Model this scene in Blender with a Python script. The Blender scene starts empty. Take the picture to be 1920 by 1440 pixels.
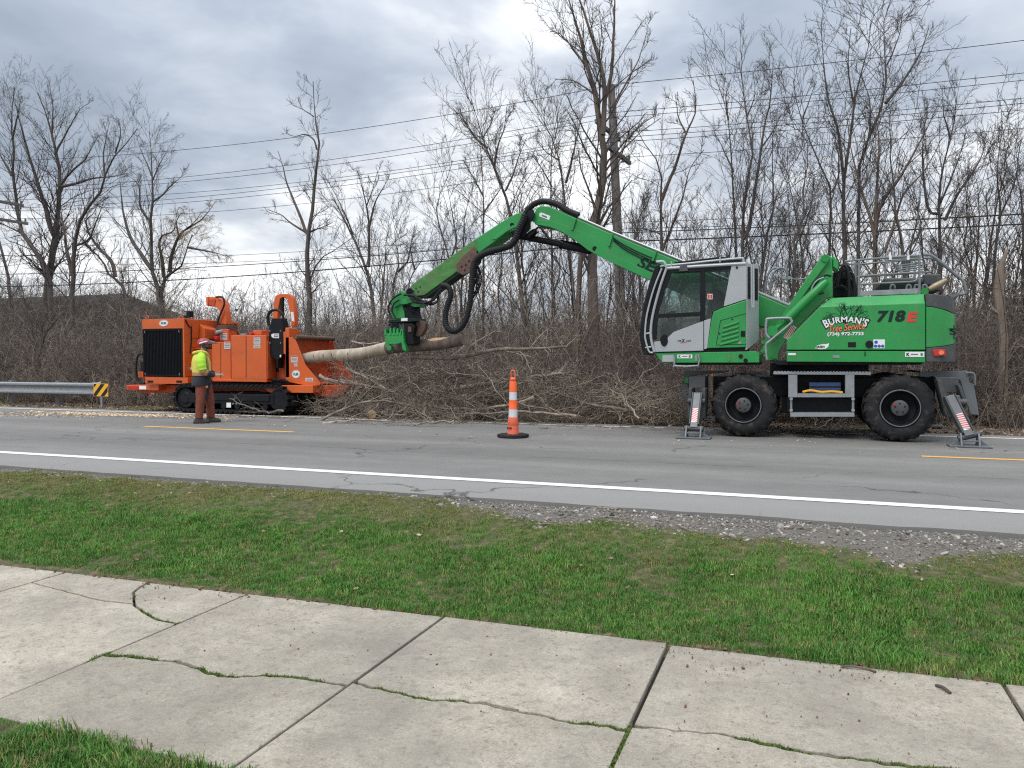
import bpy, bmesh, math, random
import numpy as np
from mathutils import Vector, Matrix, Euler, noise as mnoise

sc = bpy.context.scene
COL = sc.collection
rad = math.radians

# ------------------------------------------------------------------ camera
FPX, YAW, PIT, CAMZ = 1450.0, rad(20.5), rad(1.70), 1.25
cam_d = bpy.data.cameras.new('camera')
cam_d.sensor_width = 36.0
cam_d.lens = 36.0 * FPX / 1920.0
cam_d.clip_end = 2000.0
cam_d.clip_start = 0.05
cam = bpy.data.objects.new('camera', cam_d)
cam.location = (0, 0, CAMZ)
cam.rotation_euler = (rad(90) - PIT, 0, YAW)
COL.objects.link(cam)
sc.camera = cam

# ------------------------------------------------------------------ sky: high overcast, broken by brighter cloud
SUN_EL, SUN_AZ = rad(52), rad(200)          # azimuth clockwise from +Y
world = bpy.data.worlds.new('World')
sc.world = world
world.use_nodes = True
wn, wl = world.node_tree.nodes, world.node_tree.links
wn.clear()
w_out = wn.new('ShaderNodeOutputWorld')
w_bg = wn.new('ShaderNodeBackground')
w_bg.inputs['Strength'].default_value = 0.10
wl.new(w_bg.outputs[0], w_out.inputs[0])
sky = wn.new('ShaderNodeTexSky')
sky.sky_type = 'NISHITA'
sky.sun_disc = False
sky.sun_elevation = SUN_EL
sky.sun_rotation = SUN_AZ
tc = wn.new('ShaderNodeTexCoord')
sep = wn.new('ShaderNodeSeparateXYZ')
wl.new(tc.outputs['Generated'], sep.inputs[0])
def wmath(op, a, b=None, clamp=False):
    n = wn.new('ShaderNodeMath'); n.operation = op; n.use_clamp = clamp
    for i, x in enumerate((a, b)):
        if x is None: continue
        if isinstance(x, (int, float)): n.inputs[i].default_value = x
        else: wl.new(x, n.inputs[i])
    return n.outputs[0]
zz = wmath('ADD', wmath('MAXIMUM', sep.outputs['Z'], 0.0), 0.22)
cx = wmath('DIVIDE', sep.outputs['X'], zz)
cy = wmath('DIVIDE', sep.outputs['Y'], zz)
comb = wn.new('ShaderNodeCombineXYZ')
wl.new(cx, comb.inputs[0]); wl.new(cy, comb.inputs[1]); comb.inputs[2].default_value = 3.7
def wnoise(scale, detail, rough, dist, off):
    mp = wn.new('ShaderNodeMapping'); mp.inputs['Location'].default_value = off
    wl.new(comb.outputs[0], mp.inputs[0])
    n = wn.new('ShaderNodeTexNoise')
    n.inputs['Scale'].default_value = scale; n.inputs['Detail'].default_value = detail
    n.inputs['Roughness'].default_value = rough; n.inputs['Distortion'].default_value = dist
    wl.new(mp.outputs[0], n.inputs['Vector'])
    return n.outputs['Fac']
n1 = wnoise(0.85, 7, 0.52, 0.35, (-13.08, 1.95, 2.03))
n2 = wnoise(2.6, 6, 0.55, 0.25, (6.98, -5.01, -0.61))
mixn = wmath('ADD', wmath('MULTIPLY', n1, 0.72), wmath('MULTIPLY', n2, 0.28))
# thinner, brighter cloud low down towards the horizon
low = wmath('SUBTRACT', 1.0, wmath('MULTIPLY', sep.outputs['Z'], 3.2), True)
mixn2 = wmath('ADD', mixn, wmath('MULTIPLY', wmath('MULTIPLY', low, low), 0.13))
ramp = wn.new('ShaderNodeValToRGB')
cr = ramp.color_ramp
cr.elements[0].position = 0.38; cr.elements[0].color = (0.36, 0.42, 0.505, 1)
cr.elements[1].position = 0.64; cr.elements[1].color = (1.28, 1.30, 1.32, 1)
e = cr.elements.new(0.455); e.color = (0.47, 0.535, 0.63, 1)
e = cr.elements.new(0.515); e.color = (0.645, 0.695, 0.775, 1)
e = cr.elements.new(0.575); e.color = (0.97, 1.0, 1.03, 1)
wl.new(mixn2, ramp.inputs[0])
# overcast sky: zenith brighter than the horizon (CIE overcast)
zc_ = wmath('MAXIMUM', sep.outputs['Z'], 0.0)
grad = wmath('ADD', 1.0, wmath('MULTIPLY', wmath('MULTIPLY', zc_, zc_), 1.3))
sc10 = wn.new('ShaderNodeVectorMath'); sc10.operation = 'SCALE'
wl.new(ramp.outputs[0], sc10.inputs[0])
wl.new(wmath('MULTIPLY', grad, 8.8), sc10.inputs['Scale'])
mixw = wn.new('ShaderNodeMix'); mixw.data_type = 'RGBA'
mixw.inputs['Factor'].default_value = 0.93
wl.new(sky.outputs[0], mixw.inputs['A']); wl.new(sc10.outputs[0], mixw.inputs['B'])
wl.new(mixw.outputs['Result'], w_bg.inputs['Color'])

# ------------------------------------------------------------------ sun through cloud
sun_d = bpy.data.lights.new('sun', 'SUN')
sun_d.energy = 1.5
sun_d.angle = rad(24)
sun_d.color = (1.0, 0.96, 0.90)
sun = bpy.data.objects.new('sun', sun_d)
sdir = Vector((math.sin(SUN_AZ) * math.cos(SUN_EL), math.cos(SUN_AZ) * math.cos(SUN_EL), math.sin(SUN_EL)))
sun.rotation_euler = sdir.to_track_quat('Z', 'Y').to_euler()
sun.location = (0, -10, 30)
COL.objects.link(sun)

vs = sc.view_settings
vs.view_transform = 'Standard'
vs.look = 'None'
vs.gamma = 1.0
vs.use_curve_mapping = False
vs.exposure = 0.18
sc.render.engine = 'CYCLES'
sc.cycles.max_bounces = 6
sc.cycles.transparent_max_bounces = 12
sc.cycles.use_denoising = False
sc.cycles.filter_width = 1.2
sc.cycles.sample_clamp_indirect = 4.0

# ------------------------------------------------------------------ helpers
def ray(px, py):
    x = (px - 960) / FPX; y = -(py - 720) / FPX
    cp, sp = math.cos(PIT), math.sin(PIT)
    f = cp + y * sp; u = y * cp - sp
    return (-math.sin(YAW) * f + math.cos(YAW) * x, math.cos(YAW) * f + math.sin(YAW) * x, u)
def W(px, py, Y):
    """point of the photograph at a known distance Y across the road"""
    d = ray(px, py); t = Y / d[1]
    return Vector((d[0] * t, Y, CAMZ + d[2] * t))
def G(px, py, Z=0.0):
    d = ray(px, py); t = (Z - CAMZ) / d[2]
    return Vector((d[0] * t, d[1] * t, Z))
def S(r, g, b):
    return tuple(((c / 255) / 12.92 if c / 255 <= 0.04045 else ((c / 255 + 0.055) / 1.055) ** 2.4) for c in (r, g, b))

OFF = {}
def off_of(parent):
    return OFF.get(parent.name, Vector((0, 0, 0))) if parent else Vector((0, 0, 0))
def tag(o, label=None, cat=None, group=None, kind=None):
    if label: o['label'] = label
    if cat: o['category'] = cat
    if group: o['group'] = group
    if kind: o['kind'] = kind
    return o
def thing(name, loc, label, cat, group=None):
    o = bpy.data.objects.new(name, None)
    o.empty_display_size = 0.2
    COL.objects.link(o)
    o.location = loc
    OFF[o.name] = Vector(loc)
    return tag(o, label, cat, group)
def link(name, me, parent=None):
    o = bpy.data.objects.new(name, me)
    COL.objects.link(o)
    if parent is not None:
        o.parent = parent
        OFF[o.name] = off_of(parent)
    return o

class MB:
    def __init__(s): s.v = []; s.f = []
    def add(s, vs_, fs):
        n = len(s.v)
        s.v += [tuple(v) for v in vs_]
        s.f += [tuple(i + n for i in f) for f in fs]
        return s
    def box(s, a, b):
        x0, y0, z0 = a; x1, y1, z1 = b
        return s.add([(x0,y0,z0),(x1,y0,z0),(x1,y1,z0),(x0,y1,z0),(x0,y0,z1),(x1,y0,z1),(x1,y1,z1),(x0,y1,z1)],
                     [(0,3,2,1),(4,5,6,7),(0,1,5,4),(1,2,6,5),(2,3,7,6),(3,0,4,7)])
    def obox(s, c, ax, ay, az):
        """box with centre c and half axes"""
        c, ax, ay, az = map(Vector, (c, ax, ay, az))
        vs_ = [c + ax*i + ay*j + az*k for k in (-1,1) for i, j in ((-1,-1),(1,-1),(1,1),(-1,1))]
        return s.add(vs_, [(0,3,2,1),(4,5,6,7),(0,1,5,4),(1,2,6,5),(2,3,7,6),(3,0,4,7)])
    def extr(s, pts, vec):
        pts = [Vector(p) for p in pts]; vec = Vector(vec); n = len(pts)
        s.add(pts + [p + vec for p in pts],
              [tuple(range(n)), tuple(range(2*n-1, n-1, -1))] + [(i, i+n, (i+1) % n + n, (i+1) % n) for i in range(n)])
        return s
    def px(s, poly, Y, dy):
        """outline read at distance Y, given its real thickness dy away from the road"""
        return s.extr([W(x, y, Y) for x, y in poly], (0, dy, 0))
    def tube(s, pts, r, n=8, cap=True, sx=None):
        pts = [Vector(p) for p in pts]; k = len(pts)
        if isinstance(r, (int, float)): r = [r] * k
        base = len(s.v); prev = None
        for i in range(k):
            t = (pts[min(i+1, k-1)] - pts[max(i-1, 0)])
            if t.length < 1e-9: t = Vector((0, 0, 1))
            t.normalize()
            if prev is None:
                ref = Vector((0, 1, 0)) if abs(t.y) < 0.9 else Vector((1, 0, 0))
                u = t.cross(ref).normalized()
            else:
                u = (prev - t * prev.dot(t))
                u = u.normalized() if u.length > 1e-6 else t.orthogonal().normalized()
            prev = u; w = t.cross(u)
            a = r[i] if not isinstance(r[i], tuple) else r[i][0]
            b = r[i] if not isinstance(r[i], tuple) else r[i][1]
            for j in range(n):
                q = 2 * math.pi * j / n
                s.v.append(tuple(pts[i] + u * (a * math.cos(q)) + w * (b * math.sin(q))))
        for i in range(k-1):
            for j in range(n):
                s.f.append((base+i*n+j, base+i*n+(j+1) % n, base+(i+1)*n+(j+1) % n, base+(i+1)*n+j))
        if cap:
            s.f.append(tuple(base + j for j in range(n-1, -1, -1)))
            s.f.append(tuple(base + (k-1)*n + j for j in range(n)))
        return s
    def cyl(s, p0, p1, r, n=16): return s.tube([p0, p1], r, n)
    def lathe(s, cx_, cz_, prof, n=40, closed=True):
        """profile (y, radius) turned about an axis along Y"""
        base = len(s.v); k = len(prof)
        for y, r in prof:
            for j in range(n):
                q = 2*math.pi*j/n
                s.v.append((cx_ + r*math.cos(q), y, cz_ + r*math.sin(q)))
        for i in range(k-1 if not closed else k):
            i2 = (i+1) % k
            for j in range(n):
                s.f.append((base+i*n+j, base+i*n+(j+1) % n, base+i2*n+(j+1) % n, base+i2*n+j))
        return s
    def build(s, name, mat, parent=None, bevel=0.0, smooth=35, label=None, seg=2):
        o_ = off_of(parent)
        me = bpy.data.meshes.new(name)
        me.from_pydata([(x-o_.x, y-o_.y, z-o_.z) for x, y, z in s.v], [], s.f)
        bm = bmesh.new(); bm.from_mesh(me)
        bmesh.ops.recalc_face_normals(bm, faces=bm.faces[:])
        bm.to_mesh(me); bm.free()
        if smooth:
            me.shade_smooth(); me.set_sharp_from_angle(angle=rad(smooth))
        me.materials.append(mat)
        ob = link(name, me, parent)
        if bevel:
            m = ob.modifiers.new('bevel', 'BEVEL'); m.width = bevel; m.segments = seg
            m.limit_method = 'ANGLE'; m.angle_limit = rad(40); m.harden_normals = True
        if label: ob['label'] = label
        return ob

def curve_pts(ctrl, n=6):
    """Catmull-Rom through control points"""
    P = [Vector(p) for p in ctrl]; out = []
    for i in range(len(P)-1):
        p0, p1, p2, p3 = P[max(i-1, 0)], P[i], P[i+1], P[min(i+2, len(P)-1)]
        for k in range(n):
            t = k / n
            out.append(0.5*((2*p1) + (p2-p0)*t + (2*p0-5*p1+4*p2-p3)*t*t + (3*p1-p0-3*p2+p3)*t**3))
    out.append(P[-1])
    return out

# ------------------------------------------------------------------ materials
class NT:
    def __init__(s, name):
        s.m = bpy.data.materials.new(name); s.m.use_nodes = True
        s.t = s.m.node_tree; s.n = s.t.nodes; s.l = s.t.links
        s.b = s.n['Principled BSDF']
        s.pos = None
    def position(s):
        if s.pos is None: s.pos = s.n.new('ShaderNodeNewGeometry').outputs['Position']
        return s.pos
    def math(s, op, a, b=None, clamp=False):
        n = s.n.new('ShaderNodeMath'); n.operation = op; n.use_clamp = clamp
        for i, x in enumerate((a, b)):
            if x is None: continue
            if isinstance(x, (int, float)): n.inputs[i].default_value = x
            else: s.l.new(x, n.inputs[i])
        return n.outputs[0]
    def noise(s, scale, detail=4, rough=0.55, vec=None, dist=0.0, stretch=None):
        v = vec or s.position()
        if stretch:
            mp = s.n.new('ShaderNodeMapping'); mp.inputs['Scale'].default_value = stretch
            s.l.new(v, mp.inputs[0]); v = mp.outputs[0]
        n = s.n.new('ShaderNodeTexNoise')
        n.inputs['Scale'].default_value = scale; n.inputs['Detail'].default_value = detail
        n.inputs['Roughness'].default_value = rough; n.inputs['Distortion'].default_value = dist
        s.l.new(v, n.inputs['Vector'])
        return n.outputs['Fac']
    def vor(s, scale, feature='F1', out='Distance', vec=None, rnd=1.0):
        n = s.n.new('ShaderNodeTexVoronoi'); n.feature = feature
        n.inputs['Scale'].default_value = scale; n.inputs['Randomness'].default_value = rnd
        s.l.new(vec or s.position(), n.inputs['Vector'])
        return n.outputs[out]
    def ramp(s, fac, stops):
        n = s.n.new('ShaderNodeValToRGB'); c = n.color_ramp
        while len(c.elements) < len(stops): c.elements.new(0.5)
        for e_, (p, col) in zip(c.elements, stops):
            e_.position = p
            e_.color = (col, col, col, 1) if isinstance(col, (int, float)) else (*col[:3], 1)
        s.l.new(fac, n.inputs[0])
        return n.outputs[0]
    def mix(s, fac, a, b, mode='MIX'):
        n = s.n.new('ShaderNodeMix'); n.data_type = 'RGBA'; n.blend_type = mode
        for nm, x in (('Factor', fac), ('A', a), ('B', b)):
            if isinstance(x, (int, float)): n.inputs[nm].default_value = x
            elif isinstance(x, tuple): n.inputs[nm].default_value = (*x[:3], 1)
            else: s.l.new(x, n.inputs[nm])
        return n.outputs['Result']
    def bump(s, h, strength=0.3, dist=0.01):
        n = s.n.new('ShaderNodeBump'); n.inputs['Strength'].default_value = strength
        n.inputs['Distance'].default_value = dist
        s.l.new(h, n.inputs['Height']); s.l.new(n.outputs[0], s.b.inputs['Normal'])
    def col(s, c):
        if isinstance(c, tuple): s.b.inputs['Base Color'].default_value = (*c[:3], 1)
        else: s.l.new(c, s.b.inputs['Base Color'])
    def set(s, **k):
        for a, b in k.items(): s.b.inputs[a.replace('_', ' ')].default_value = b

def pmat(name, col, rough=0.5, metal=0.0, var=0.12, vscale=6.0, dirt=None, damt=0.45, dscale=9.0, bump=0.0, bscale=60.0, coat=0.0, stretch=None):
    """plain coloured material with uneven tone, grime and fine relief"""
    t = NT(name)
    n = t.noise(vscale, 5, 0.6, stretch=stretch)
    c = t.mix(t.ramp(n, [(0.3, 0.0), (0.7, 1.0)]), tuple(x*(1-var) for x in col), tuple(min(1, x*(1+var)) for x in col))
    if dirt:
        d = t.ramp(t.noise(dscale, 7, 0.65, dist=0.4), [(1-damt, 0.0), (1-damt+0.16, 0.75)])
        c = t.mix(d, c, dirt)
    t.col(c)
    r = t.ramp(t.noise(vscale*3, 4), [(0.3, max(0.02, rough-0.08)), (0.7, min(1, rough+0.08))])
    t.l.new(r, t.b.inputs['Roughness'])
    t.set(Metallic=metal)
    if max(col) < 0.03: t.b.inputs['Specular IOR Level'].default_value = 0.18
    if coat: t.set(Coat_Weight=coat, Coat_Roughness=0.12)
    if bump: t.bump(t.noise(bscale, 4, 0.6), bump, 0.006)
    return t.m

GRIME = S(88, 80, 70)
M = {}
def machine_paint(name, col, dust, rough):
    # enamel with road dust, rain streaks, faint scratches and small chips
    t = NT(name)
    c = t.mix(t.ramp(t.noise(1.2, 5), [(0.3, 0.0), (0.7, 1.0)]), tuple(x*0.86 for x in col), tuple(x*1.10 for x in col))
    streak = t.ramp(t.noise(5, 5, 0.65, stretch=(3.0, 3.0, 0.35)), [(0.50, 0.0), (0.72, 0.30)])
    c = t.mix(streak, c, dust)
    blot = t.ramp(t.noise(3.3, 7, 0.7, dist=0.5), [(0.52, 0.0), (0.70, 0.26)])
    c = t.mix(blot, c, tuple(x*0.55 for x in dust))
    scr = t.ramp(t.noise(60, 2, 0.5, stretch=(0.15, 0.15, 1.6)), [(0.70, 0.0), (0.74, 0.35)])
    c = t.mix(scr, c, tuple(min(1, x*1.6+0.02) for x in col))
    chip_ = t.ramp(t.noise(48, 4, 0.7), [(0.735, 0.0), (0.75, 0.8)])
    c = t.mix(chip_, c, (0.05, 0.04, 0.035))
    t.col(c)
    t.l.new(t.ramp(t.noise(4, 6, 0.65), [(0.3, rough-0.10), (0.7, rough+0.16)]), t.b.inputs['Roughness'])
    t.set(Coat_Weight=0.15, Coat_Roughness=0.2)
    t.bump(t.noise(2.2, 3), 0.05, 0.02)
    return t.m
M['green'] = machine_paint('green_paint', (0.012, 0.26, 0.055), (0.105, 0.19, 0.10), 0.40)
M['green_worn'] = pmat('worn_green_paint', (0.055, 0.20, 0.045), 0.5, 0, 0.3, 5, (0.12, 0.13, 0.07), 0.52, 9, stretch=(1, 1, 3))
M['cab_grey'] = pmat('light_grey_paint', (0.345, 0.37, 0.385), 0.40, 0, 0.05, 2, (0.27, 0.275, 0.27), 0.38, 7, coat=0.15)
M['dark_grey'] = pmat('charcoal_paint', (0.055, 0.060, 0.064), 0.55, 0, 0.15, 5, (0.10, 0.09, 0.08), 0.45, 10)
M['mid_grey'] = pmat('mid_grey_paint', (0.125, 0.14, 0.155), 0.5, 0, 0.12, 4, (0.20, 0.18, 0.16), 0.42, 8)
M['black'] = pmat('black_paint', (0.010, 0.011, 0.014), 0.55, 0, 0.25, 6, (0.028, 0.026, 0.025), 0.40, 9)
M['deep_black'] = pmat('black_core', (0.004, 0.0045, 0.007), 0.7, 0, 0.2, 6)
M['rubber'] = pmat('hose_rubber', (0.016, 0.017, 0.019), 0.5, 0, 0.2, 14, (0.05, 0.046, 0.042), 0.4, 14)
M['tyre'] = pmat('tyre_rubber', (0.020, 0.021, 0.023), 0.8, 0, 0.3, 7, (0.105, 0.083, 0.066), 0.47, 6, bump=0.4, bscale=70)
M['galv'] = pmat('galvanised_steel', (0.25, 0.27, 0.29), 0.5, 0.2, 0.15, 9, (0.17, 0.175, 0.175), 0.42, 16)
M['rail'] = pmat('grey_rail_paint', (0.15, 0.165, 0.175), 0.5, 0, 0.15, 9, (0.10, 0.105, 0.105), 0.42, 16)
M['label'] = pmat('printed_label', (0.50, 0.50, 0.50), 0.5, 0, 0.08, 30)
M['steel'] = pmat('bright_steel', (0.62, 0.63, 0.64), 0.28, 0.9, 0.1, 8)
M['orange'] = machine_paint('orange_paint', (0.58, 0.098, 0.012), (0.32, 0.13, 0.06), 0.44)
M['orange_dark'] = pmat('scuffed_orange_paint', (0.42, 0.065, 0.014), 0.55, 0, 0.25, 4, (0.16, 0.055, 0.025), 0.5, 8)
M['red'] = pmat('red_lens', (0.50, 0.02, 0.02), 0.18, 0, 0.1, 10)
M['white'] = pmat('white_decal', (0.74, 0.75, 0.76), 0.45, 0, 0.04, 12)
M['rust'] = pmat('brown_steel', (0.10, 0.058, 0.045), 0.7, 0, 0.3, 12, (0.17, 0.09, 0.055), 0.5, 18, bump=0.3)
M['letter_dark'] = pmat('dark_green_black_lettering', (0.010, 0.026, 0.022), 0.45, 0, 0.1, 9)
M['letter_red'] = pmat('red_lettering', (0.55, 0.045, 0.03), 0.45, 0, 0.06, 9)
M['letter_coral'] = pmat('coral_lettering', (0.78, 0.20, 0.10), 0.45, 0, 0.06, 9)
M['blue'] = pmat('blue_plastic', (0.018, 0.05, 0.14), 0.5, 0, 0.2, 9)
M['sticker_blue'] = pmat('blue_print', (0.03, 0.09, 0.42), 0.5, 0, 0.05, 9)
M['yellow'] = pmat('yellow_sheeting', (0.80, 0.42, 0.02), 0.5, 0, 0.08, 8, (0.5, 0.28, 0.04), 0.35, 14)
M['cone_orange'] = pmat('fluorescent_orange_plastic', (0.90, 0.14, 0.03), 0.5, 0, 0.08, 9, (0.55, 0.10, 0.04), 0.40, 22)
M['cone_orange_dull'] = pmat('faded_orange_plastic', (0.66, 0.12, 0.06), 0.55, 0, 0.12, 9, (0.30, 0.09, 0.05), 0.45, 26)
M['cone_white'] = pmat('reflective_white_sheeting', (0.60, 0.62, 0.66), 0.35, 0, 0.06, 16, (0.30, 0.29, 0.28), 0.42, 24)
M['cone_base'] = pmat('black_rubber_base', (0.022, 0.022, 0.024), 0.7, 0, 0.25, 12, (0.06, 0.055, 0.05), 0.45, 20)
M['bark'] = None

def bark(name, c1, c2, c3=None, vary=None):
    t = NT(name)
    tcn = t.n.new('ShaderNodeTexCoord')
    n = t.noise(6, 6, 0.65, vec=tcn.outputs['Object'], stretch=(1, 1, 0.22))
    c = t.ramp(n, [(0.32, c1), (0.68, c2)])
    if c3: c = t.mix(t.ramp(t.noise(0.9, 3, vec=tcn.outputs['Object']), [(0.5, 0.0), (0.68, 0.7)]), c, c3)
    if vary:
        oi = t.n.new('ShaderNodeObjectInfo')
        c = t.mix(1.0, c, t.ramp(oi.outputs['Random'], [(0.0, vary[0]), (1.0, vary[1])]), 'MULTIPLY')
    t.col(c); t.set(Roughness=0.9)
    t.bump(t.noise(22, 5, 0.7, vec=tcn.outputs['Object'], stretch=(1, 1, 0.2)), 0.6, 0.02)
    return t.m
M['bark'] = bark('grey_bark', (0.046, 0.039, 0.036), (0.122, 0.104, 0.094))
M['bark_brown'] = bark('brown_bark', (0.066, 0.049, 0.042), (0.165, 0.128, 0.106))
M['bark_pale'] = bark('pale_dead_wood', (0.11, 0.086, 0.068), (0.25, 0.20, 0.160))
M['twig'] = bark('dark_twigs', (0.050, 0.042, 0.040), (0.108, 0.091, 0.085))
M['twig_red'] = bark('reddish_twigs', (0.095, 0.074, 0.068), (0.20, 0.160, 0.145))
M['twig_gold'] = bark('golden_willow_twigs', (0.17, 0.125, 0.062), (0.30, 0.23, 0.13))
M['brush'] = bark('brush_stems', (0.068, 0.057, 0.051), (0.225, 0.190, 0.168), None, (0.55, 1.45))
M['brush_tan'] = bark('tan_brush_stems', (0.105, 0.084, 0.069), (0.33, 0.272, 0.222), None, (0.6, 1.4))
M['branch'] = bark('cut_branch_bark', (0.085, 0.068, 0.055), (0.36, 0.298, 0.240), None, (0.6, 1.5))
M['log_peeled'] = bark('peeled_log_wood', (0.26, 0.215, 0.165), (0.50, 0.44, 0.355), (0.15, 0.11, 0.08))
M['cut_wood'] = pmat('fresh_cut_wood', (0.55, 0.37, 0.20), 0.7, 0, 0.2, 40)
M['pole'] = bark('weathered_pole_wood', (0.10, 0.092, 0.086), (0.19, 0.175, 0.165))

# ------------------------------------------------------------------ lettering
def text_mesh(body, size, extrude=0.0015, shear=0.0, bold=0.0, spacing=1.0):
    cu = bpy.data.curves.new('lettering', 'FONT')
    cu.body = body; cu.size = size; cu.extrude = extrude; cu.shear = shear; cu.offset = bold
    cu.align_x = 'CENTER'; cu.align_y = 'CENTER'; cu.resolution_u = 3; cu.space_character = spacing
    ob = bpy.data.objects.new('lettering', cu)
    me = bpy.data.meshes.new_from_object(ob)
    bpy.data.objects.remove(ob); bpy.data.curves.remove(cu)
    return me
def letters(name, body, centre, height, mat, parent, width=None, shear=0.0, bold=0.0, ux=(1,0,0), uz=(0,0,1), spacing=1.0, fn=None):
    """lettering lying on a surface, fitted to its real height and width"""
    me = text_mesh(body, 1.0, 0.002, shear, bold, spacing)
    co = np.empty(len(me.vertices)*3); me.vertices.foreach_get('co', co); co = co.reshape(-1, 3)
    mn, mx = co.min(0), co.max(0); c = (mn+mx)/2
    sz = height/(mx[1]-mn[1]); sx = (width/(mx[0]-mn[0])) if width else sz
    ux, uz = Vector(ux), Vector(uz); un = ux.cross(uz); o_ = off_of(parent); C_ = Vector(centre)
    out = []
    for p in co:
        a, b = (p[0]-c[0])*sx, (p[1]-c[1])*sz
        if fn: a, b = fn(a, b)
        q = C_ + ux*a + uz*b + un*(p[2]) - o_
        out += [q.x, q.y, q.z]
    me.vertices.foreach_set('co', np.array(out)); me.update()
    me.name = name; me.materials.append(mat)
    return link(name, me, parent)
def panel(name, poly, Y, mat, parent, dy=0.004, bevel=0, label=None):
    return MB().px(poly, Y, dy).build(name, mat, parent, bevel, label=label)

# ------------------------------------------------------------------ branching wood (numpy)
def tubes_mesh(name, batches, mat, parent=None, origin=None):
    """batches of (points[k,n,3], radii[k,n], sides) -> one mesh"""
    V, Q = [], []; base = 0
    for P, R, ns in batches:
        k, n, _ = P.shape
        if k == 0: continue
        T = np.empty_like(P)
        T[:, 1:-1] = P[:, 2:] - P[:, :-2]; T[:, 0] = P[:, 1] - P[:, 0]; T[:, -1] = P[:, -1] - P[:, -2]
        T /= np.linalg.norm(T, axis=2, keepdims=True) + 1e-9
        ref = np.zeros_like(T); ref[..., 1] = 1.0
        mean_t = np.abs(T[..., 1]).mean(1)
        ref[mean_t > 0.8] = (1.0, 0, 0)
        U = np.cross(T, ref); U /= np.linalg.norm(U, axis=2, keepdims=True) + 1e-9
        Wv = np.cross(T, U)
        q = 2*np.pi*np.arange(ns)/ns
        ring = P[:, :, None] + R[:, :, None, None]*(U[:, :, None]*np.cos(q)[:, None] + Wv[:, :, None]*np.sin(q)[:, None])
        V.append(ring.reshape(-1, 3))
        i = np.arange(k)[:, None, None]*n*ns; a = np.arange(n-1)[None, :, None]*ns; j = np.arange(ns)[None, None, :]
        j2 = (j+1) % ns
        f = np.stack([i+a+j, i+a+j2, i+a+ns+j2, i+a+ns+j], -1).reshape(-1, 4) + base
        Q.append(f); base += k*n*ns
    V = np.concatenate(V); Q = np.concatenate(Q)
    if origin is not None: V = V - np.array(origin)
    me = bpy.data.meshes.new(name)
    me.vertices.add(len(V)); me.vertices.foreach_set('co', V.astype(np.float32).ravel())
    me.loops.add(len(Q)*4); me.loops.foreach_set('vertex_index', Q.astype(np.int32).ravel())
    me.polygons.add(len(Q)); me.polygons.foreach_set('loop_start', np.arange(0, len(Q)*4, 4, dtype=np.int32))
    me.polygons.foreach_set('loop_total', np.full(len(Q), 4, dtype=np.int32))
    me.update(calc_edges=True)
    me.shade_smooth()
    me.materials.append(mat)
    return me
def resample(ctrl, n):
    c = np.array([tuple(p) for p in curve_pts(ctrl, 5)])
    d = np.concatenate([[0], np.cumsum(np.linalg.norm(np.diff(c, axis=0), axis=1))])
    t = np.linspace(0, d[-1], n)
    return np.stack([np.interp(t, d, c[:, i]) for i in range(3)], 1)
def sprout(rng, P, R, m, ratio, n, ang=(0.5, 1.0), up=0.35, wander=0.22, t0=0.2, lmin=0.12, lmax=9.0, rr=0.55, rmin=0.004, taper=0.35, droop=0.0):
    """m side shoots on every parent: returns points and radii"""
    k, np_, _ = P.shape
    L = np.linalg.norm(np.diff(P, axis=1), axis=2).sum(1)
    t = t0 + (1-t0)*(np.arange(m)[None, :] + rng.random((k, m)))/m
    x = t*(np_-1); i0 = np.clip(x.astype(int), 0, np_-2); fr = (x-i0)[..., None]
    kk = np.arange(k)[:, None]
    base = P[kk, i0]*(1-fr) + P[kk, i0+1]*fr
    rad_ = R[kk, i0]*(1-fr[..., 0]) + R[kk, i0+1]*fr[..., 0]
    tan = P[kk, i0+1] - P[kk, i0]; tan /= np.linalg.norm(tan, axis=2, keepdims=True) + 1e-9
    rnd = rng.normal(size=(k, m, 3)); perp = rnd - tan*(rnd*tan).sum(2, keepdims=True)
    perp /= np.linalg.norm(perp, axis=2, keepdims=True) + 1e-9
    a = rng.uniform(*ang, size=(k, m, 1))
    d = tan*np.cos(a) + perp*np.sin(a); d[..., 2] += up*rng.random((k, m))
    d /= np.linalg.norm(d, axis=2, keepdims=True)
    ln = np.clip(L[:, None]*ratio*(1.15-0.65*t)*rng.uniform(0.55, 1.25, (k, m)), lmin, lmax)
    base = base.reshape(-1, 3); d = d.reshape(-1, 3); ln = ln.ravel(); r0 = np.maximum(rad_.ravel()*rr, rmin)
    K = len(ln); out = np.empty((K, n, 3)); out[:, 0] = base
    step = ln/(n-1)
    for s_ in range(1, n):
        d = d + rng.normal(size=(K, 3))*wander
        d[:, 2] += up*0.16 - droop*s_/n
        d /= np.linalg.norm(d, axis=1, keepdims=True)
        out[:, s_] = out[:, s_-1] + d*step[:, None]
    rr_ = r0[:, None]*np.linspace(1, taper, n)[None, :]
    return out, np.maximum(rr_, rmin*0.6)

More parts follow.
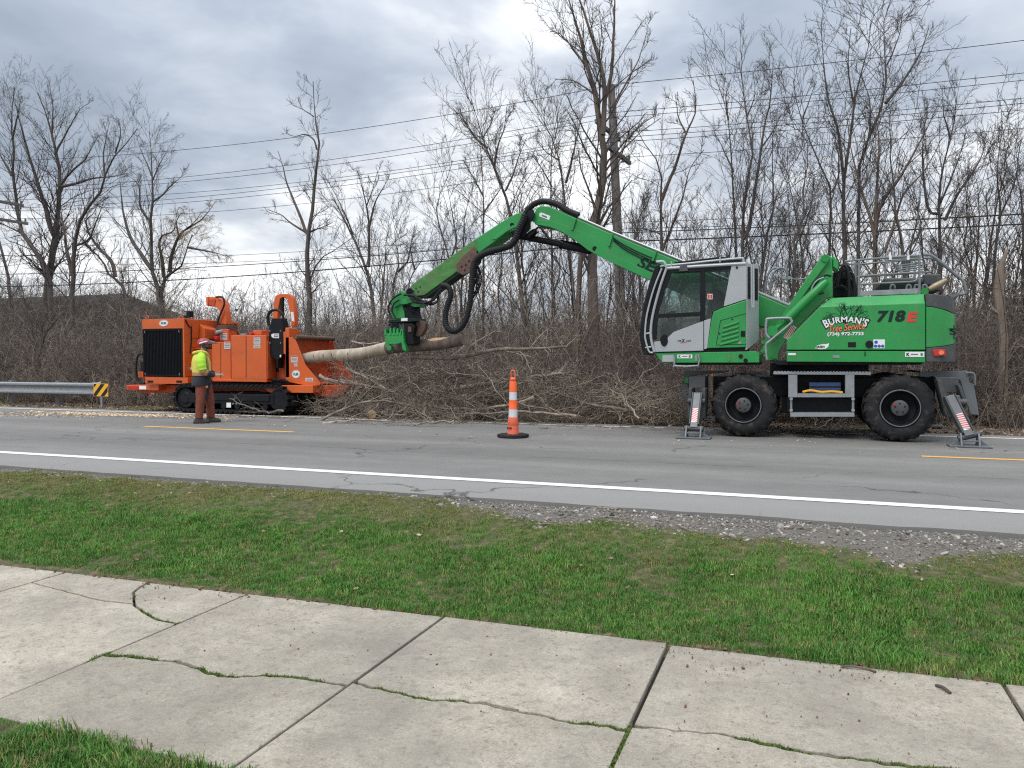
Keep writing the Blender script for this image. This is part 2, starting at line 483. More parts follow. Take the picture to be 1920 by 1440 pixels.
# ------------------------------------------------------------------ scattering (one object of stuff)
def scatter(name, pts, rots, scls, idx, sources, label, cat):
    src = bpy.data.collections.new(name + '_pieces')
    for i, me in enumerate(sources):
        o = bpy.data.objects.new('%s_piece_%02d' % (name, i), me)
        src.objects.link(o)
    pts = np.asarray(pts, dtype=np.float32)
    me = bpy.data.meshes.new(name)
    me.vertices.add(len(pts)); me.vertices.foreach_set('co', pts.ravel())
    for nm, typ, dat in (('rot', 'FLOAT_VECTOR', rots), ('scl', 'FLOAT', scls), ('idx', 'INT', idx)):
        at = me.attributes.new(nm, typ, 'POINT')
        at.data.foreach_set('vector' if typ == 'FLOAT_VECTOR' else 'value', np.asarray(dat, dtype=np.int32 if typ == 'INT' else np.float32).ravel())
    for m in sources:
        for mm in m.materials:
            if mm.name not in [x.name for x in me.materials]: me.materials.append(mm)
    ng = bpy.data.node_groups.new(name + '_scatter', 'GeometryNodeTree')
    ng.interface.new_socket('Geometry', in_out='INPUT', socket_type='NodeSocketGeometry')
    ng.interface.new_socket('Geometry', in_out='OUTPUT', socket_type='NodeSocketGeometry')
    N, Lk = ng.nodes, ng.links
    gi, go = N.new('NodeGroupInput'), N.new('NodeGroupOutput')
    ci = N.new('GeometryNodeCollectionInfo'); ci.inputs['Collection'].default_value = src
    ci.inputs['Separate Children'].default_value = True; ci.inputs['Reset Children'].default_value = True
    iop = N.new('GeometryNodeInstanceOnPoints'); iop.inputs['Pick Instance'].default_value = True
    def attr(nm, dt):
        a = N.new('GeometryNodeInputNamedAttribute'); a.data_type = dt; a.inputs['Name'].default_value = nm
        return a.outputs['Attribute']
    e2r = N.new('FunctionNodeEulerToRotation')
    Lk.new(attr('rot', 'FLOAT_VECTOR'), e2r.inputs[0])
    Lk.new(gi.outputs[0], iop.inputs['Points']); Lk.new(ci.outputs[0], iop.inputs['Instance'])
    Lk.new(attr('idx', 'INT'), iop.inputs['Instance Index'])
    Lk.new(e2r.outputs[0], iop.inputs['Rotation']); Lk.new(attr('scl', 'FLOAT'), iop.inputs['Scale'])
    Lk.new(iop.outputs[0], go.inputs[0])
    o = link(name, me)
    m = o.modifiers.new('scatter', 'NODES'); m.node_group = ng
    return tag(o, label, cat, kind='stuff')
RNG = np.random.default_rng(11)
random.seed(5)
# ================================================================== THE SETTING
ROAD0, ROAD1 = 6.60, 15.02
def walk_edge(X): return 4.395 + 0.0246*max(-8.0, min(3.0, X))
GE = [(-40, 6.5), (-9.0, 6.35), (-7.0, 6.45), (-5.0, 6.52), (-3.1, 6.50), (-2.85, 6.40), (-2.35, 6.22), (-2.0, 6.02), (-1.75, 6.10), (-1.45, 6.24), (-1.0, 6.14), (-0.55, 6.08), (-0.2, 6.02), (0.1, 5.98), (0.42, 5.96), (0.55, 5.72), (0.72, 5.76), (0.90, 6.00), (1.4, 6.14), (2.2, 6.1), (40, 6.1)]
def grass_edge(X): return float(np.interp(X, [a for a, b in GE], [b for a, b in GE]))
def fbm(x, y, s, seed=0.0): return mnoise.noise(Vector((x*s, y*s, seed)))
def gz(X, Y):
    e = walk_edge(X)
    if Y < 2.36: z = -0.345
    elif Y < 2.46: z = -0.345 - 0.35*(Y-2.36)
    elif Y < e-0.06: z = -0.380
    elif Y < e+0.03: z = -0.380 + (Y-e+0.06)/0.09*0.035
    elif Y < ROAD0:
        t = (Y-e-0.03)/(ROAD0-e-0.03); t = t*t*(3-2*t)
        z = -0.345 + t*0.295 + 0.035*fbm(X, Y, 0.9)*min(1, (Y-e)*2)*min(1, (ROAD0-Y)*3+0.2) + 0.014*fbm(X, Y, 3.1, 4)
    elif Y < ROAD1: z = -0.09
    else:
        a = min(1.0, (Y-ROAD1)/6.0)
        z = -0.035 + 0.16*a*fbm(X, Y, 0.35, 2) + 0.03*fbm(X, Y, 1.7, 6)
        if Y > 60: z += min(3.0, (Y-60)*0.01)
    return z
xs = np.unique(np.concatenate([np.linspace(-900, -60, 22), np.linspace(-60, -16, 40), np.arange(-16, 8.01, 0.2), np.linspace(8, 60, 30), np.linspace(60, 900, 22)]))
ys = np.unique(np.concatenate([np.linspace(-300, -10, 12), np.linspace(-10, 2.2, 12), [2.30, 2.36, 2.41, 2.46, 2.52], np.linspace(2.6, 4.1, 5), [4.20, 4.27, 4.335, 4.38, 4.425, 4.47], np.arange(4.55, 6.61, 0.12), [6.64, 6.70, 9, 12, 14.9, 15.0, 15.03], np.arange(15.15, 24, 0.25), np.linspace(24.5, 60, 40), np.linspace(65, 900, 25)]))
gv = []
for Y in ys:
    for X in xs:
        sh = (walk_edge(X)-4.395) if 4.15 < Y < 4.5 else 0.0
        gv.append((X, Y+sh, gz(X, Y+sh)))
nx_ = len(xs)
gf = [(j*nx_+i, j*nx_+i+1, (j+1)*nx_+i+1, (j+1)*nx_+i) for j in range(len(ys)-1) for i in range(nx_-1)]
t = NT('ground_soil_and_litter')
sp_ = t.n.new('ShaderNodeSeparateXYZ'); t.l.new(t.position(), sp_.inputs[0])
soil = t.ramp(t.noise(14, 8, 0.7), [(0.25, (0.040, 0.046, 0.018)), (0.5, (0.085, 0.085, 0.034)), (0.62, (0.17, 0.135, 0.075)), (0.8, (0.27, 0.215, 0.125))])
grit = t.ramp(t.noise(55, 6, 0.75), [(0.3, (0.06, 0.053, 0.046)), (0.55, (0.155, 0.142, 0.125)), (0.75, (0.30, 0.285, 0.26))])
gat = t.n.new('ShaderNodeAttribute'); gat.attribute_name = 'gravel'
gm = t.ramp(t.math('ADD', gat.outputs['Fac'], t.math('MULTIPLY', t.math('SUBTRACT', t.noise(6.0, 5, 0.65), 0.5), 0.7)), [(0.42, 0.0), (0.58, 1.0)])
near_c = t.mix(gm, soil, grit)
wm = t.math('MULTIPLY', t.math('GREATER_THAN', sp_.outputs['Y'], 2.42), t.math('LESS_THAN', sp_.outputs['Y'], 4.24))
near_c = t.mix(wm, near_c, (0.030, 0.026, 0.020))
litter = t.ramp(t.noise(26, 8, 0.72), [(0.28, (0.030, 0.024, 0.020)), (0.5, (0.090, 0.068, 0.052)), (0.66, (0.17, 0.130, 0.098)), (0.85, (0.27, 0.22, 0.17))])
litter = t.mix(t.ramp(t.noise(0.7, 4), [(0.52, 0.0), (0.64, 0.6)]), litter, (0.055, 0.065, 0.028))
far_m = t.ramp(t.math('MULTIPLY', t.math('SUBTRACT', sp_.outputs['Y'], 14.0), 1.0), [(0.3, 0.0), (0.6, 1.0)])
t.col(t.mix(far_m, near_c, litter)); t.set(Roughness=0.95)
t.bump(t.noise(40, 6, 0.7), 0.7, 0.03)
me = bpy.data.meshes.new('ground'); me.from_pydata(gv, [], gf); me.shade_smooth(); me.materials.append(t.m)
ga = me.attributes.new('gravel', 'FLOAT', 'POINT')
ga.data.foreach_set('value', np.array([max(0.0, min(1.0, 0.5 + (y-grass_edge(x)-0.05)*2.2)) if y < 7 else 1.0 for x, y, z in gv], dtype=np.float32))
tag(link('ground', me), 'grassy and leaf strewn ground on both sides of the road', 'ground', kind='structure')

# ------------------------------------------------------------------ road
t = NT('aged_asphalt')
sp_ = t.n.new('ShaderNodeSeparateXYZ'); t.l.new(t.position(), sp_.inputs[0])
Yo = sp_.outputs['Y']
agg = t.ramp(t.noise(210, 3, 0.7), [(0.28, (0.100, 0.097, 0.094)), (0.5, (0.172, 0.167, 0.161)), (0.74, (0.28, 0.272, 0.262))])
band = t.noise(0.55, 4, 0.6, stretch=(0.10, 1.6, 1))
c = t.mix(1.0, agg, t.ramp(band, [(0.34, 0.78), (0.66, 1.12)]), 'MULTIPLY')
c = t.mix(1.0, c, t.ramp(t.noise(2.2, 6, 0.65), [(0.3, 0.90), (0.7, 1.07)]), 'MULTIPLY')
# pale dusty shoulders outside the edge lines
sh1 = t.ramp(t.math('ADD', t.math('MULTIPLY', t.math('SUBTRACT', 7.42, Yo), 3.0), t.math('MULTIPLY', t.noise(5, 4), 0.4)), [(0.2, 0.0), (0.6, 1.0)])
sh2 = t.ramp(t.math('ADD', t.math('MULTIPLY', t.math('SUBTRACT', Yo, 14.55), 2.2), t.math('MULTIPLY', t.noise(3.5, 5, 0.7), 0.8)), [(0.35, 0.0), (0.8, 1.0)])
c = t.mix(t.math('MULTIPLY', sh1, 0.6), c, (0.265, 0.262, 0.258))
c = t.mix(t.math('MULTIPLY', sh2, 0.8), c, (0.225, 0.205, 0.180))
# longitudinal paving seam and hairline cracks
wob = t.math('MULTIPLY', t.math('SUBTRACT', t.noise(1.3, 5, 0.7), 0.5), 0.16)
def seam(y0, w, mlo, sc_):
    d = t.math('ABSOLUTE', t.math('SUBTRACT', t.math('ADD', Yo, wob), y0))
    m = t.math('SUBTRACT', 1.0, t.math('DIVIDE', d, w), True)
    return t.math('MULTIPLY', m, t.ramp(t.noise(sc_, 3, stretch=(1, 0.05, 1)), [(mlo, 0.0), (mlo+0.06, 1.0)]))
c = t.mix(seam(9.52, 0.022, 0.50, 0.8), c, (0.045, 0.045, 0.046))
c = t.mix(t.math('MULTIPLY', seam(11.52, 0.03, 0.42, 1.1), 0.6), c, (0.07, 0.07, 0.07))
ck = t.vor(0.42, 'DISTANCE_TO_EDGE', 'Distance')
n_ = t.n.new('ShaderNodeTexVoronoi'); n_.feature = 'DISTANCE_TO_EDGE'; n_.inputs['Scale'].default_value = 0.33
vm = t.n.new('ShaderNodeVectorMath'); vm.operation = 'ADD'
nn = t.n.new('ShaderNodeTexNoise'); nn.inputs['Scale'].default_value = 1.6; nn.inputs['Detail'].default_value = 6
t.l.new(t.position(), nn.inputs['Vector']); t.l.new(t.position(), vm.inputs[0]); t.l.new(nn.outputs['Color'], vm.inputs[1])
t.l.new(vm.outputs[0], n_.inputs['Vector'])
crk = t.math('MULTIPLY', t.math('SUBTRACT', 1.0, t.math('DIVIDE', n_.outputs['Distance'], 0.009), True), t.ramp(t.noise(0.35, 3), [(0.50, 0.0), (0.56, 0.9)]))
c = t.mix(crk, c, (0.05, 0.05, 0.05))
# tyre-carried mud spots
c = t.mix(t.ramp(t.noise(5, 7, 0.72), [(0.64, 0.0), (0.72, 0.35)]), c, (0.10, 0.09, 0.08))
t.col(c); t.set(Roughness=0.86)
t.bump(t.noise(230, 3, 0.7), 0.35, 0.006)
M['asphalt'] = t.m
rx = np.concatenate([[-900, -300, -100, -40], np.arange(-24, 12.001, 0.12), [40, 100, 300, 900]])
rv, rf = [], []
for X in rx:
    n0 = ROAD0 + 0.05*fbm(X, 0, 0.7, 1) + 0.035*fbm(X, 0, 3.7, 2) + 0.03*max(0, fbm(X, 0, 1.3, 9))
    n1 = ROAD1 + 0.10*fbm(X, 0, 0.6, 5) + 0.05*fbm(X, 0, 3.1, 7)
    rv += [(X, n0+0.012, -0.12), (X, n0, -0.022), (X, n0+0.03, 0.0), (X, 9.0, 0.0), (X, 12.0, 0.0), (X, n1-0.04, 0.0), (X, n1, -0.03), (X, n1, -0.12)]
for i in range(len(rx)-1):
    for j in range(7): rf.append((i*8+j, (i+1)*8+j, (i+1)*8+j+1, i*8+j+1))
me = bpy.data.meshes.new('road'); me.from_pydata(rv, [], rf); me.shade_smooth(); me.set_sharp_from_angle(angle=rad(30)); me.materials.append(M['asphalt'])
tag(link('road', me), 'grey two lane asphalt road', 'road', kind='structure')

def paint(name, col, thin):
    t = NT(name)
    c = t.mix(t.ramp(t.noise(30, 6, 0.7), [(0.35, 0.0), (0.75, 0.6)]), col, tuple(x*0.75 for x in col))
    t.col(c); t.set(Roughness=0.7)
    wear = t.ramp(t.noise(45, 6, 0.75), [(thin, 0.0), (thin+0.05, 1.0)])
    tr = t.n.new('ShaderNodeBsdfTransparent'); mx = t.n.new('ShaderNodeMixShader')
    t.l.new(wear, mx.inputs[0]); t.l.new(tr.outputs[0], mx.inputs[1]); t.l.new(t.b.outputs[0], mx.inputs[2])
    t.l.new(mx.outputs[0], t.n['Material Output'].inputs['Surface'])
    return t.m
M['line_white'] = paint('white_road_paint', (0.74, 0.74, 0.72), 0.30)
M['line_white2'] = paint('worn_white_road_paint', (0.66, 0.66, 0.64), 0.38)
M['line_yellow'] = paint('yellow_road_paint', (0.72, 0.40, 0.075), 0.34)
def stripe(name, x0, x1, y, w, mat, label):
    xs_ = [x0] + [x for x in np.arange(-24, 12, 0.5) if x0 < x < x1] + [x1]
    v, f = [], []
    for X in xs_:
        a = 0.008*fbm(X, 0, 1.1, 3) + 0.01*fbm(X, 1, 0.3, 8)
        v += [(X, y-w/2+a, 0.004), (X, y+w/2+a, 0.004)]
    for i in range(len(xs_)-1): f.append((2*i, 2*i+2, 2*i+3, 2*i+1))
    me = bpy.data.meshes.new(name); me.from_pydata(v, [], f); me.materials.append(mat)
    tag(link(name, me), label, 'road marking', kind='structure')
stripe('edge_line', -500, 500, 7.45, 0.165, M['line_white'], 'solid white edge line on the near side of the road')
stripe('edge_line', -500, 500, 14.48, 0.14, M['line_white2'], 'solid white edge line passing under the green machine')
stripe('centre_dash', -11.75, -8.35, 11.36, 0.125, M['line_yellow'], 'yellow centre dash in front of the orange chipper')
stripe('centre_dash', 1.49, 4.7, 11.36, 0.125, M['line_yellow'], 'yellow centre dash below the right outrigger foot')
stripe('centre_dash', -24.9, -21.5, 11.36, 0.125, M['line_yellow'], 'yellow centre dash far down the road beyond the left edge')

# ------------------------------------------------------------------ sidewalk, slab by slab
t = NT('sidewalk_concrete')
oi = t.n.new('ShaderNodeObjectInfo')
base = t.ramp(t.noise(3.0, 7, 0.65), [(0.25, (0.30, 0.268, 0.215)), (0.5, (0.40, 0.362, 0.297)), (0.75, (0.49, 0.450, 0.375))])
c = t.mix(1.0, base, t.ramp(t.noise(85, 5, 0.8), [(0.27, 0.30), (0.42, 0.84), (0.60, 1.06), (0.73, 1.6)]), 'MULTIPLY')
c = t.mix(1.0, c, t.ramp(oi.outputs['Random'], [(0.0, 0.86), (1.0, 1.08)]), 'MULTIPLY')
pit = t.vor(24, 'F1', 'Distance')
pm = t.math('MULTIPLY', t.math('SUBTRACT', 1.0, t.math('DIVIDE', pit, 0.30), True), t.ramp(t.noise(9, 5, 0.75), [(0.46, 0.0), (0.58, 1.0)]))
c = t.mix(t.math('MULTIPLY', pm, 0.85), c, (0.125, 0.108, 0.09))
dark = t.ramp(t.noise(0.9, 7, 0.72), [(0.43, 0.0), (0.66, 0.82)])
c = t.mix(dark, c, (0.215, 0.198, 0.17))
c = t.mix(t.math('MULTIPLY', t.ramp(t.noise(17, 7, 0.72, dist=0.6), [(0.51, 0.0), (0.63, 1.0)]), 0.5), c, (0.175, 0.155, 0.13))
t.col(c); t.set(Roughness=0.93)
hgt = t.math('ADD', t.noise(140, 4, 0.75), t.math('MULTIPLY', pm, -1.2))
t.bump(hgt, 0.55, 0.008)
M['concrete'] = t.m
walk = link('sidewalk', None) if False else bpy.data.objects.new('sidewalk', None)
COL.objects.link(walk); tag(walk, 'cracked pale concrete sidewalk running across the foreground', 'sidewalk', kind='structure')
ZW = -0.35
def jag(pts, amp, step=0.05, seed=0):
    out = []
    for i in range(len(pts)-1):
        a, b = Vector((pts[i][0], pts[i][1])), Vector((pts[i+1][0], pts[i+1][1]))
        k = max(1, int((b-a).length/step)); nrm = Vector((-(b-a).y, (b-a).x)).normalized()
        for q in range(k):
            p = a.lerp(b, q/k)
            w = 0 if (i == 0 and q == 0) else amp*(mnoise.noise(Vector((p.x*5, p.y*5, seed))) + 0.8*mnoise.noise(Vector((p.x*17, p.y*17, seed+3))))
            out.append((p.x+nrm.x*w, p.y+nrm.y*w))
    out.append((pts[-1][0], pts[-1][1]))
    return out
def slab(poly, gap, rnd):
    # drop duplicate points, shrink by the joint width, thicken
    P = [Vector(p) for p in poly]; Q = []
    for p in P:
        if not Q or (p-Q[-1]).length > 0.004: Q.append(p)
    if (Q[0]-Q[-1]).length < 0.004: Q.pop()
    area = sum(Q[i].x*Q[(i+1) % len(Q)].y - Q[(i+1) % len(Q)].x*Q[i].y for i in range(len(Q)))
    if area < 0: Q.reverse()
    n = len(Q); R_ = []
    for i in range(n):
        a = (Q[i]-Q[i-1]).normalized(); b = (Q[(i+1) % n]-Q[i]).normalized()
        na, nb = Vector((-a.y, a.x)), Vector((-b.y, b.x)); m = (na+nb)
        m = m*2/max(0.9, m.length_squared) if m.length > 1e-6 else na
        R_.append(Q[i] + m*gap)
    dz = rnd.uniform(-0.003, 0.003); tx, ty = rnd.uniform(-0.003, 0.003), rnd.uniform(-0.004, 0.004)
    c = sum(R_, Vector((0, 0)))/n
    top = [(p.x, p.y, ZW+dz+(p.x-c.x)*tx+(p.y-c.y)*ty) for p in R_]
    mb = MB().extr(top, (0, 0, -0.115))
    o = mb.build('slab', M['concrete'], walk, bevel=0.007, smooth=40)
    return o
def g2(px, py): p = G(px, py, ZW); return (p.x, p.y)
JX = [-14.2, -12.7, -11.2, -9.7, -8.2, -6.72, -5.20, -3.55, -2.075, -0.685, 0.955, 2.45, 3.95, 5.45]
rndS = random.Random(3)
NEAR = 2.40
crackY = {-3.55: 3.135, -2.075: 3.30, -0.685: 3.325, 0.955: 3.42}
moss_lines = []
for i in range(len(JX)-1):
    x0, x1 = JX[i], JX[i+1]
    f0, f1 = (x0, walk_edge(x0)), (x1, walk_edge(x1))
    if x0 == -5.20:
        c1 = [(x0, g2(60, 1092)[1]), g2(120, 1107), g2(190, 1124), g2(252, 1131)]
        c2 = [(g2(281, 1089)[0], walk_edge(-4.4)), g2(266, 1099), g2(250, 1110), g2(252, 1131), g2(275, 1150), g2(300, 1161), (x1, g2(326, 1166)[1])]
        J1 = jag(c1, 0.014, 0.05, 1); J2a = jag(c2[:4], 0.014, 0.04, 2); J2b = jag(c2[3:], 0.016, 0.04, 3)
        slab([f0] + J1 + J2a[::-1] + [f0][:0], 0.006, rndS)
        slab(J2a + J2b[1:] + [f1], 0.009, rndS)
        slab([(x0, NEAR)] + [(x1, NEAR)] + J2b[::-1] + J1[::-1][1:], 0.0115, rndS)
        moss_lines.append((J2a + J2b, 0.25))
    elif x0 in crackY and x1 in crackY:
        mids = {-3.55: [(-3.1, 3.19), (-2.75, 3.13), (-2.4, 3.24)], -2.075: [(-1.7, 3.235), (-1.35, 3.30), (-1.0, 3.265)], -0.685: [(-0.3, 3.385), (0.1, 3.335), (0.5, 3.39)]}[x0]
        J = jag([(x0, crackY[x0])] + mids + [(x1, crackY[x1]-(0.05 if x0 != -0.685 else 0))], 0.022, 0.022, i)
        nz = lambda a, b: max(0.0, 0.004+0.014*mnoise.noise(Vector((a*6, b*6, 3.3)))+0.008*mnoise.noise(Vector((a*31, b*31, 8))))
        Ju = [(a, b+nz(a, b)) for a, b in J]; Jl = [(a, b-nz(a, b+5)) for a, b in J]
        slab(Ju + [f1, f0], 0.0105, rndS)
        slab([(x0, NEAR), (x1, NEAR)] + Jl[::-1], 0.0085, rndS)
        moss_lines.append((J, {-3.55: 1.0, -2.075: 0.8, -0.685: 0.35}[x0]))
    else:
        slab([(x0, NEAR), (x1, NEAR), f1, f0], 0.0105, rndS)
moss_lines.append(([(-0.685, 2.4 + 0.05*k) for k in range(20)], 0.9))
moss_lines.append(([(-2.075, 3.2 + 0.04*k) for k in range(4)], 1.5))
moss_lines.append(([(-3.55, 3.05 + 0.03*k) for k in range(5)], 0.7))
moss_lines.append(([(-3.55, 2.4 + 0.05*k) for k in range(13)], 0.1))

# ------------------------------------------------------------------ grass
def blade_tuft(name, nb, h, spread, mat, rng, wid=0.0045, lean=0.5):
    v, f = [], []
    for _ in range(nb):
        a = rng.uniform(0, 6.283); r = spread*math.sqrt(rng.random())
        bx, by = r*math.cos(a), r*math.sin(a)
        hh = h*rng.uniform(0.45, 1.15); d = rng.uniform(0, 6.283); l = hh*lean*rng.random()
        ux, uy = math.cos(d+1.57)*wid, math.sin(d+1.57)*wid
        lx, ly = math.cos(d)*l, math.sin(d)*l
        n = len(v)
        v += [(bx-ux, by-uy, -0.012), (bx+ux, by+uy, -0.012), (bx+lx*0.4-ux*0.8, by+ly*0.4-uy*0.8, hh*0.55), (bx+lx*0.4+ux*0.8, by+ly*0.4+uy*0.8, hh*0.55), (bx+lx, by+ly, hh*(0.98-0.25*l/hh))]
        f += [(n, n+1, n+3, n+2), (n+2, n+3, n+4)]
    me = bpy.data.meshes.new(name); me.from_pydata(v, [], f); me.shade_smooth(); me.materials.append(mat)
    return me
t = NT('grass_blades')
sp_ = t.n.new('ShaderNodeSeparateXYZ'); t.l.new(t.position(), sp_.inputs[0])
oi = t.n.new('ShaderNodeObjectInfo')
lush = t.ramp(t.noise(1.3, 4), [(0.3, (0.062, 0.176, 0.030)), (0.7, (0.125, 0.280, 0.052))])
olive = t.ramp(t.noise(2.1, 5), [(0.3, (0.145, 0.185, 0.05)), (0.7, (0.31, 0.275, 0.12))])
dm = t.math('ADD', t.math('MULTIPLY', t.math('SUBTRACT', sp_.outputs['Y'], 5.55), 0.80), t.math('MULTIPLY', t.math('SUBTRACT', t.noise(0.75, 5, 0.65), 0.5), 2.8))
c = t.mix(t.ramp(dm, [(0.0, 0.0), (0.55, 0.9)]), lush, olive)
c = t.mix(t.ramp(oi.outputs['Random'], [(0.74, 0.0), (0.97, 0.8)]), c, (0.30, 0.25, 0.11))
c = t.mix(1.0, c, t.ramp(t.noise(9, 3), [(0.3, 0.78), (0.7, 1.2)]), 'MULTIPLY')
t.col(c); t.set(Roughness=0.6)
t.b.inputs['Specular IOR Level'].default_value = 0.25
t.b.inputs['Subsurface Weight'].default_value = 0.0
M['grass'] = t.m
rr = random.Random(8)
tufts = [blade_tuft('grass_tuft', 30, h, 0.055, M['grass'], rr, 0.0021, ln) for h, ln in ((0.034, 0.9), (0.040, 0.8), (0.046, 0.7), (0.028, 1.2), (0.062, 0.8))]
def lawn(name, x0, x1, y0, y1, n, keep, label, smin=0.7, smax=1.25):
    P, Rr, Sc, Ix = [], [], [], []
    X = RNG.uniform(x0, x1, n); Yv = RNG.uniform(y0, y1, n)
    for a, b in zip(X, Yv):
        k = keep(a, b)
        if k <= 0 or RNG.random() > k: continue
        P.append((a, b, gz(a, b))); Rr.append((RNG.normal()*0.12, RNG.normal()*0.12, RNG.random()*6.28))
        cl = 0.78 + 0.55*fbm(a, b, 1.5, 3) + 0.3*fbm(a, b, 5, 8)
        Sc.append(cl*RNG.uniform(smin, smax)*(0.62 if b > 5.6 else 1.0))
        Ix.append(int(RNG.choice([0, 1, 2, 3, 4], p=[0.27, 0.27, 0.2, 0.2, 0.06])))
    return scatter(name, P, Rr, Sc, Ix, tufts, label, 'grass')
def keep_main(x, y):
    e = walk_edge(x); ge = grass_edge(x) + 0.12*fbm(x, y, 2.3, 1) + 0.06*fbm(x, y, 7, 1)
    if y < e+0.012+0.02*fbm(x, 0, 4, 2): return 0
    k = 1.0
    if y > ge: k = 0.10 if y < ge+0.25 and x < -3 else 0.0
    bare = fbm(x, y, 1.7, 12) + 0.35*fbm(x, y, 6, 3)
    if y > 5.5 and bare > 0.28: k *= 0.45
    return k
lawn('lawn', -14, 5.0, 4.35, 6.62, 46000, keep_main, 'green lawn strip turning olive and patchy towards the road')
def keep_near(x, y):
    e = 2.40 + 0.035*fbm(x, 0, 3, 2) + 0.02*fbm(x, 0, 9, 2) + (0.06*min(1, max(0, -2.3-x)) if True else 0)
    return 1.0 if y < e else 0.0
lawn('lawn_near', -5.0, 0.2, 1.2, 2.5, 5200, keep_near, 'green grass in the bottom left corner before the sidewalk', 0.8, 1.3).name = 'lawn_grass'
def keep_verge(x, y):
    return 0.8 if fbm(x, y, 0.6, 31) + 0.3*fbm(x, y, 3, 1) > (-0.05 if x < -16 else 0.42) else 0.0
lawn('verge_grass', -34, 6, 15.25, 17.4, 7000, keep_verge, 'thin green grass under the guardrail and along the far verge', 0.9, 2.0)

# moss in the sidewalk cracks
mt = NT('crack_moss'); mt.col(mt.ramp(mt.noise(30, 4), [(0.3, (0.07, 0.12, 0.02)), (0.7, (0.14, 0.20, 0.045))])); mt.set(Roughness=0.9)
mossT = [blade_tuft('moss_tuft', 22, h, 0.016, mt.m, rr, 0.0022, 1.3) for h in (0.006, 0.009, 0.014)]
P, Rr, Sc, Ix = [], [], [], []
for ln, dens in moss_lines:
    for (x, y) in ln:
        for _ in range(12):
            patch = max(0.0, 0.30 + 1.9*fbm(x, y, 3.1, 21))
            if RNG.random() < dens*patch*1.5:
                P.append((x+RNG.normal()*0.011, y+RNG.normal()*0.008, ZW-0.010)); Rr.append((0, 0, RNG.random()*6.28)); Sc.append(RNG.uniform(0.6, 1.4)); Ix.append(int(RNG.integers(0, 3)))
scatter('crack_moss', P, Rr, Sc, Ix, mossT, 'bright green moss growing in the sidewalk cracks', 'moss')

# ------------------------------------------------------------------ gravel, leaves, chips
def pebble(name, seed, mat, sub=1):
    bm = bmesh.new(); bmesh.ops.create_icosphere(bm, subdivisions=sub, radius=1.0); r_ = random.Random(seed)
    for v in bm.verts:
        v.co *= r_.uniform(0.7, 1.2); v.co.x *= 1.25; v.co.z *= 0.62
    me = bpy.data.meshes.new(name); bm.to_mesh(me); bm.free(); me.materials.append(mat)
    return me
t = NT('gravel_stone'); oi = t.n.new('ShaderNodeObjectInfo')
t.col(t.ramp(oi.outputs['Random'], [(0.0, (0.09, 0.08, 0.07)), (0.4, (0.19, 0.178, 0.16)), (0.8, (0.30, 0.285, 0.26)), (1.0, (0.48, 0.46, 0.43))])); t.set(Roughness=0.9)
peb = [pebble('gravel_stone', s_, t.m) for s_ in range(4)]
P, Rr, Sc, Ix = [], [], [], []
for _ in range(46000):
    x = RNG.uniform(-12, 5.0); y = RNG.uniform(5.1, 6.62)
    ge = grass_edge(x) + 0.10*fbm(x, y, 2.3, 1) + 0.06*fbm(x, y, 7, 1)
    if y < ge - 0.10: continue
    dens = (0.35 if x < -3.2 else 1.0)*(0.45 + 0.9*max(0, 0.5+fbm(x, y, 1.1, 17)))
    if RNG.random() > dens: continue
    P.append((x, y, gz(x, y)+0.002)); Rr.append((RNG.normal()*0.4, RNG.normal()*0.4, RNG.random()*6.28))
    Sc.append(0.0052*math.exp(RNG.normal()*0.6)); Ix.append(int(RNG.integers(0, 4)))
scatter('gravel', P, Rr, Sc, Ix, peb, 'loose grey gravel along the near edge of the road', 'gravel')

def leaf_mesh(name, mat, curl, w=0.5):
    v = [(-1, 0, 0.05), (-0.35, w, curl*0.6), (0.4, w*0.8, curl*0.4), (1, 0, curl*1.1), (0.4, -w*0.8, curl*0.5), (-0.35, -w, curl*0.8), (0, 0, 0)]
    me = bpy.data.meshes.new(name); me.from_pydata(v, [], [(6, i, (i+1) % 6) for i in range(6)]); me.shade_smooth(); me.materials.append(mat); return me
t = NT('dead_leaf'); oi = t.n.new('ShaderNodeObjectInfo')
t.col(t.ramp(oi.outputs['Random'], [(0.0, (0.075, 0.048, 0.032)), (0.45, (0.17, 0.115, 0.075)), (0.8, (0.31, 0.225, 0.155)), (1.0, (0.46, 0.37, 0.27))])); t.set(Roughness=0.85)
leaves = [leaf_mesh('dead_leaf', t.m, c_, w_) for c_, w_ in ((0.2, 0.55), (0.45, 0.5), (-0.1, 0.65), (0.3, 0.35))]
P, Rr, Sc, Ix = [], [], [], []
for _ in range(420):
    x = RNG.uniform(-11, 4); y = RNG.uniform(4.45, 6.4)
    if fbm(x, y, 1.2, 41) < 0.05 and RNG.random() < 0.75: continue
    P.append((x, y, gz(x, y)+0.03)); Rr.append((RNG.normal()*0.5, RNG.normal()*0.5, RNG.random()*6.28)); Sc.append(RNG.uniform(0.008, 0.022)); Ix.append(int(RNG.integers(0, 4)))
scatter('dead_leaves', P, Rr, Sc, Ix, leaves, 'scattered dry dead leaves lying on the lawn', 'leaves')
P, Rr, Sc, Ix = [], [], [], []
for _ in range(24000):
    x = RNG.uniform(-30, 12); y = 15.0 + 9.0*RNG.random()**1.5
    if x < -16 and y < 15.9 and RNG.random() < 0.6: continue
    P.append((x, y, gz(x, y)+0.015)); Rr.append((RNG.normal()*0.5, RNG.normal()*0.5, RNG.random()*6.28)); Sc.append(RNG.uniform(0.015, 0.042)); Ix.append(int(RNG.integers(0, 4)))
scatter('leaf_litter', P, Rr, Sc, Ix, leaves, 'brown leaf litter covering the ground at the edge of the wood', 'leaf litter')
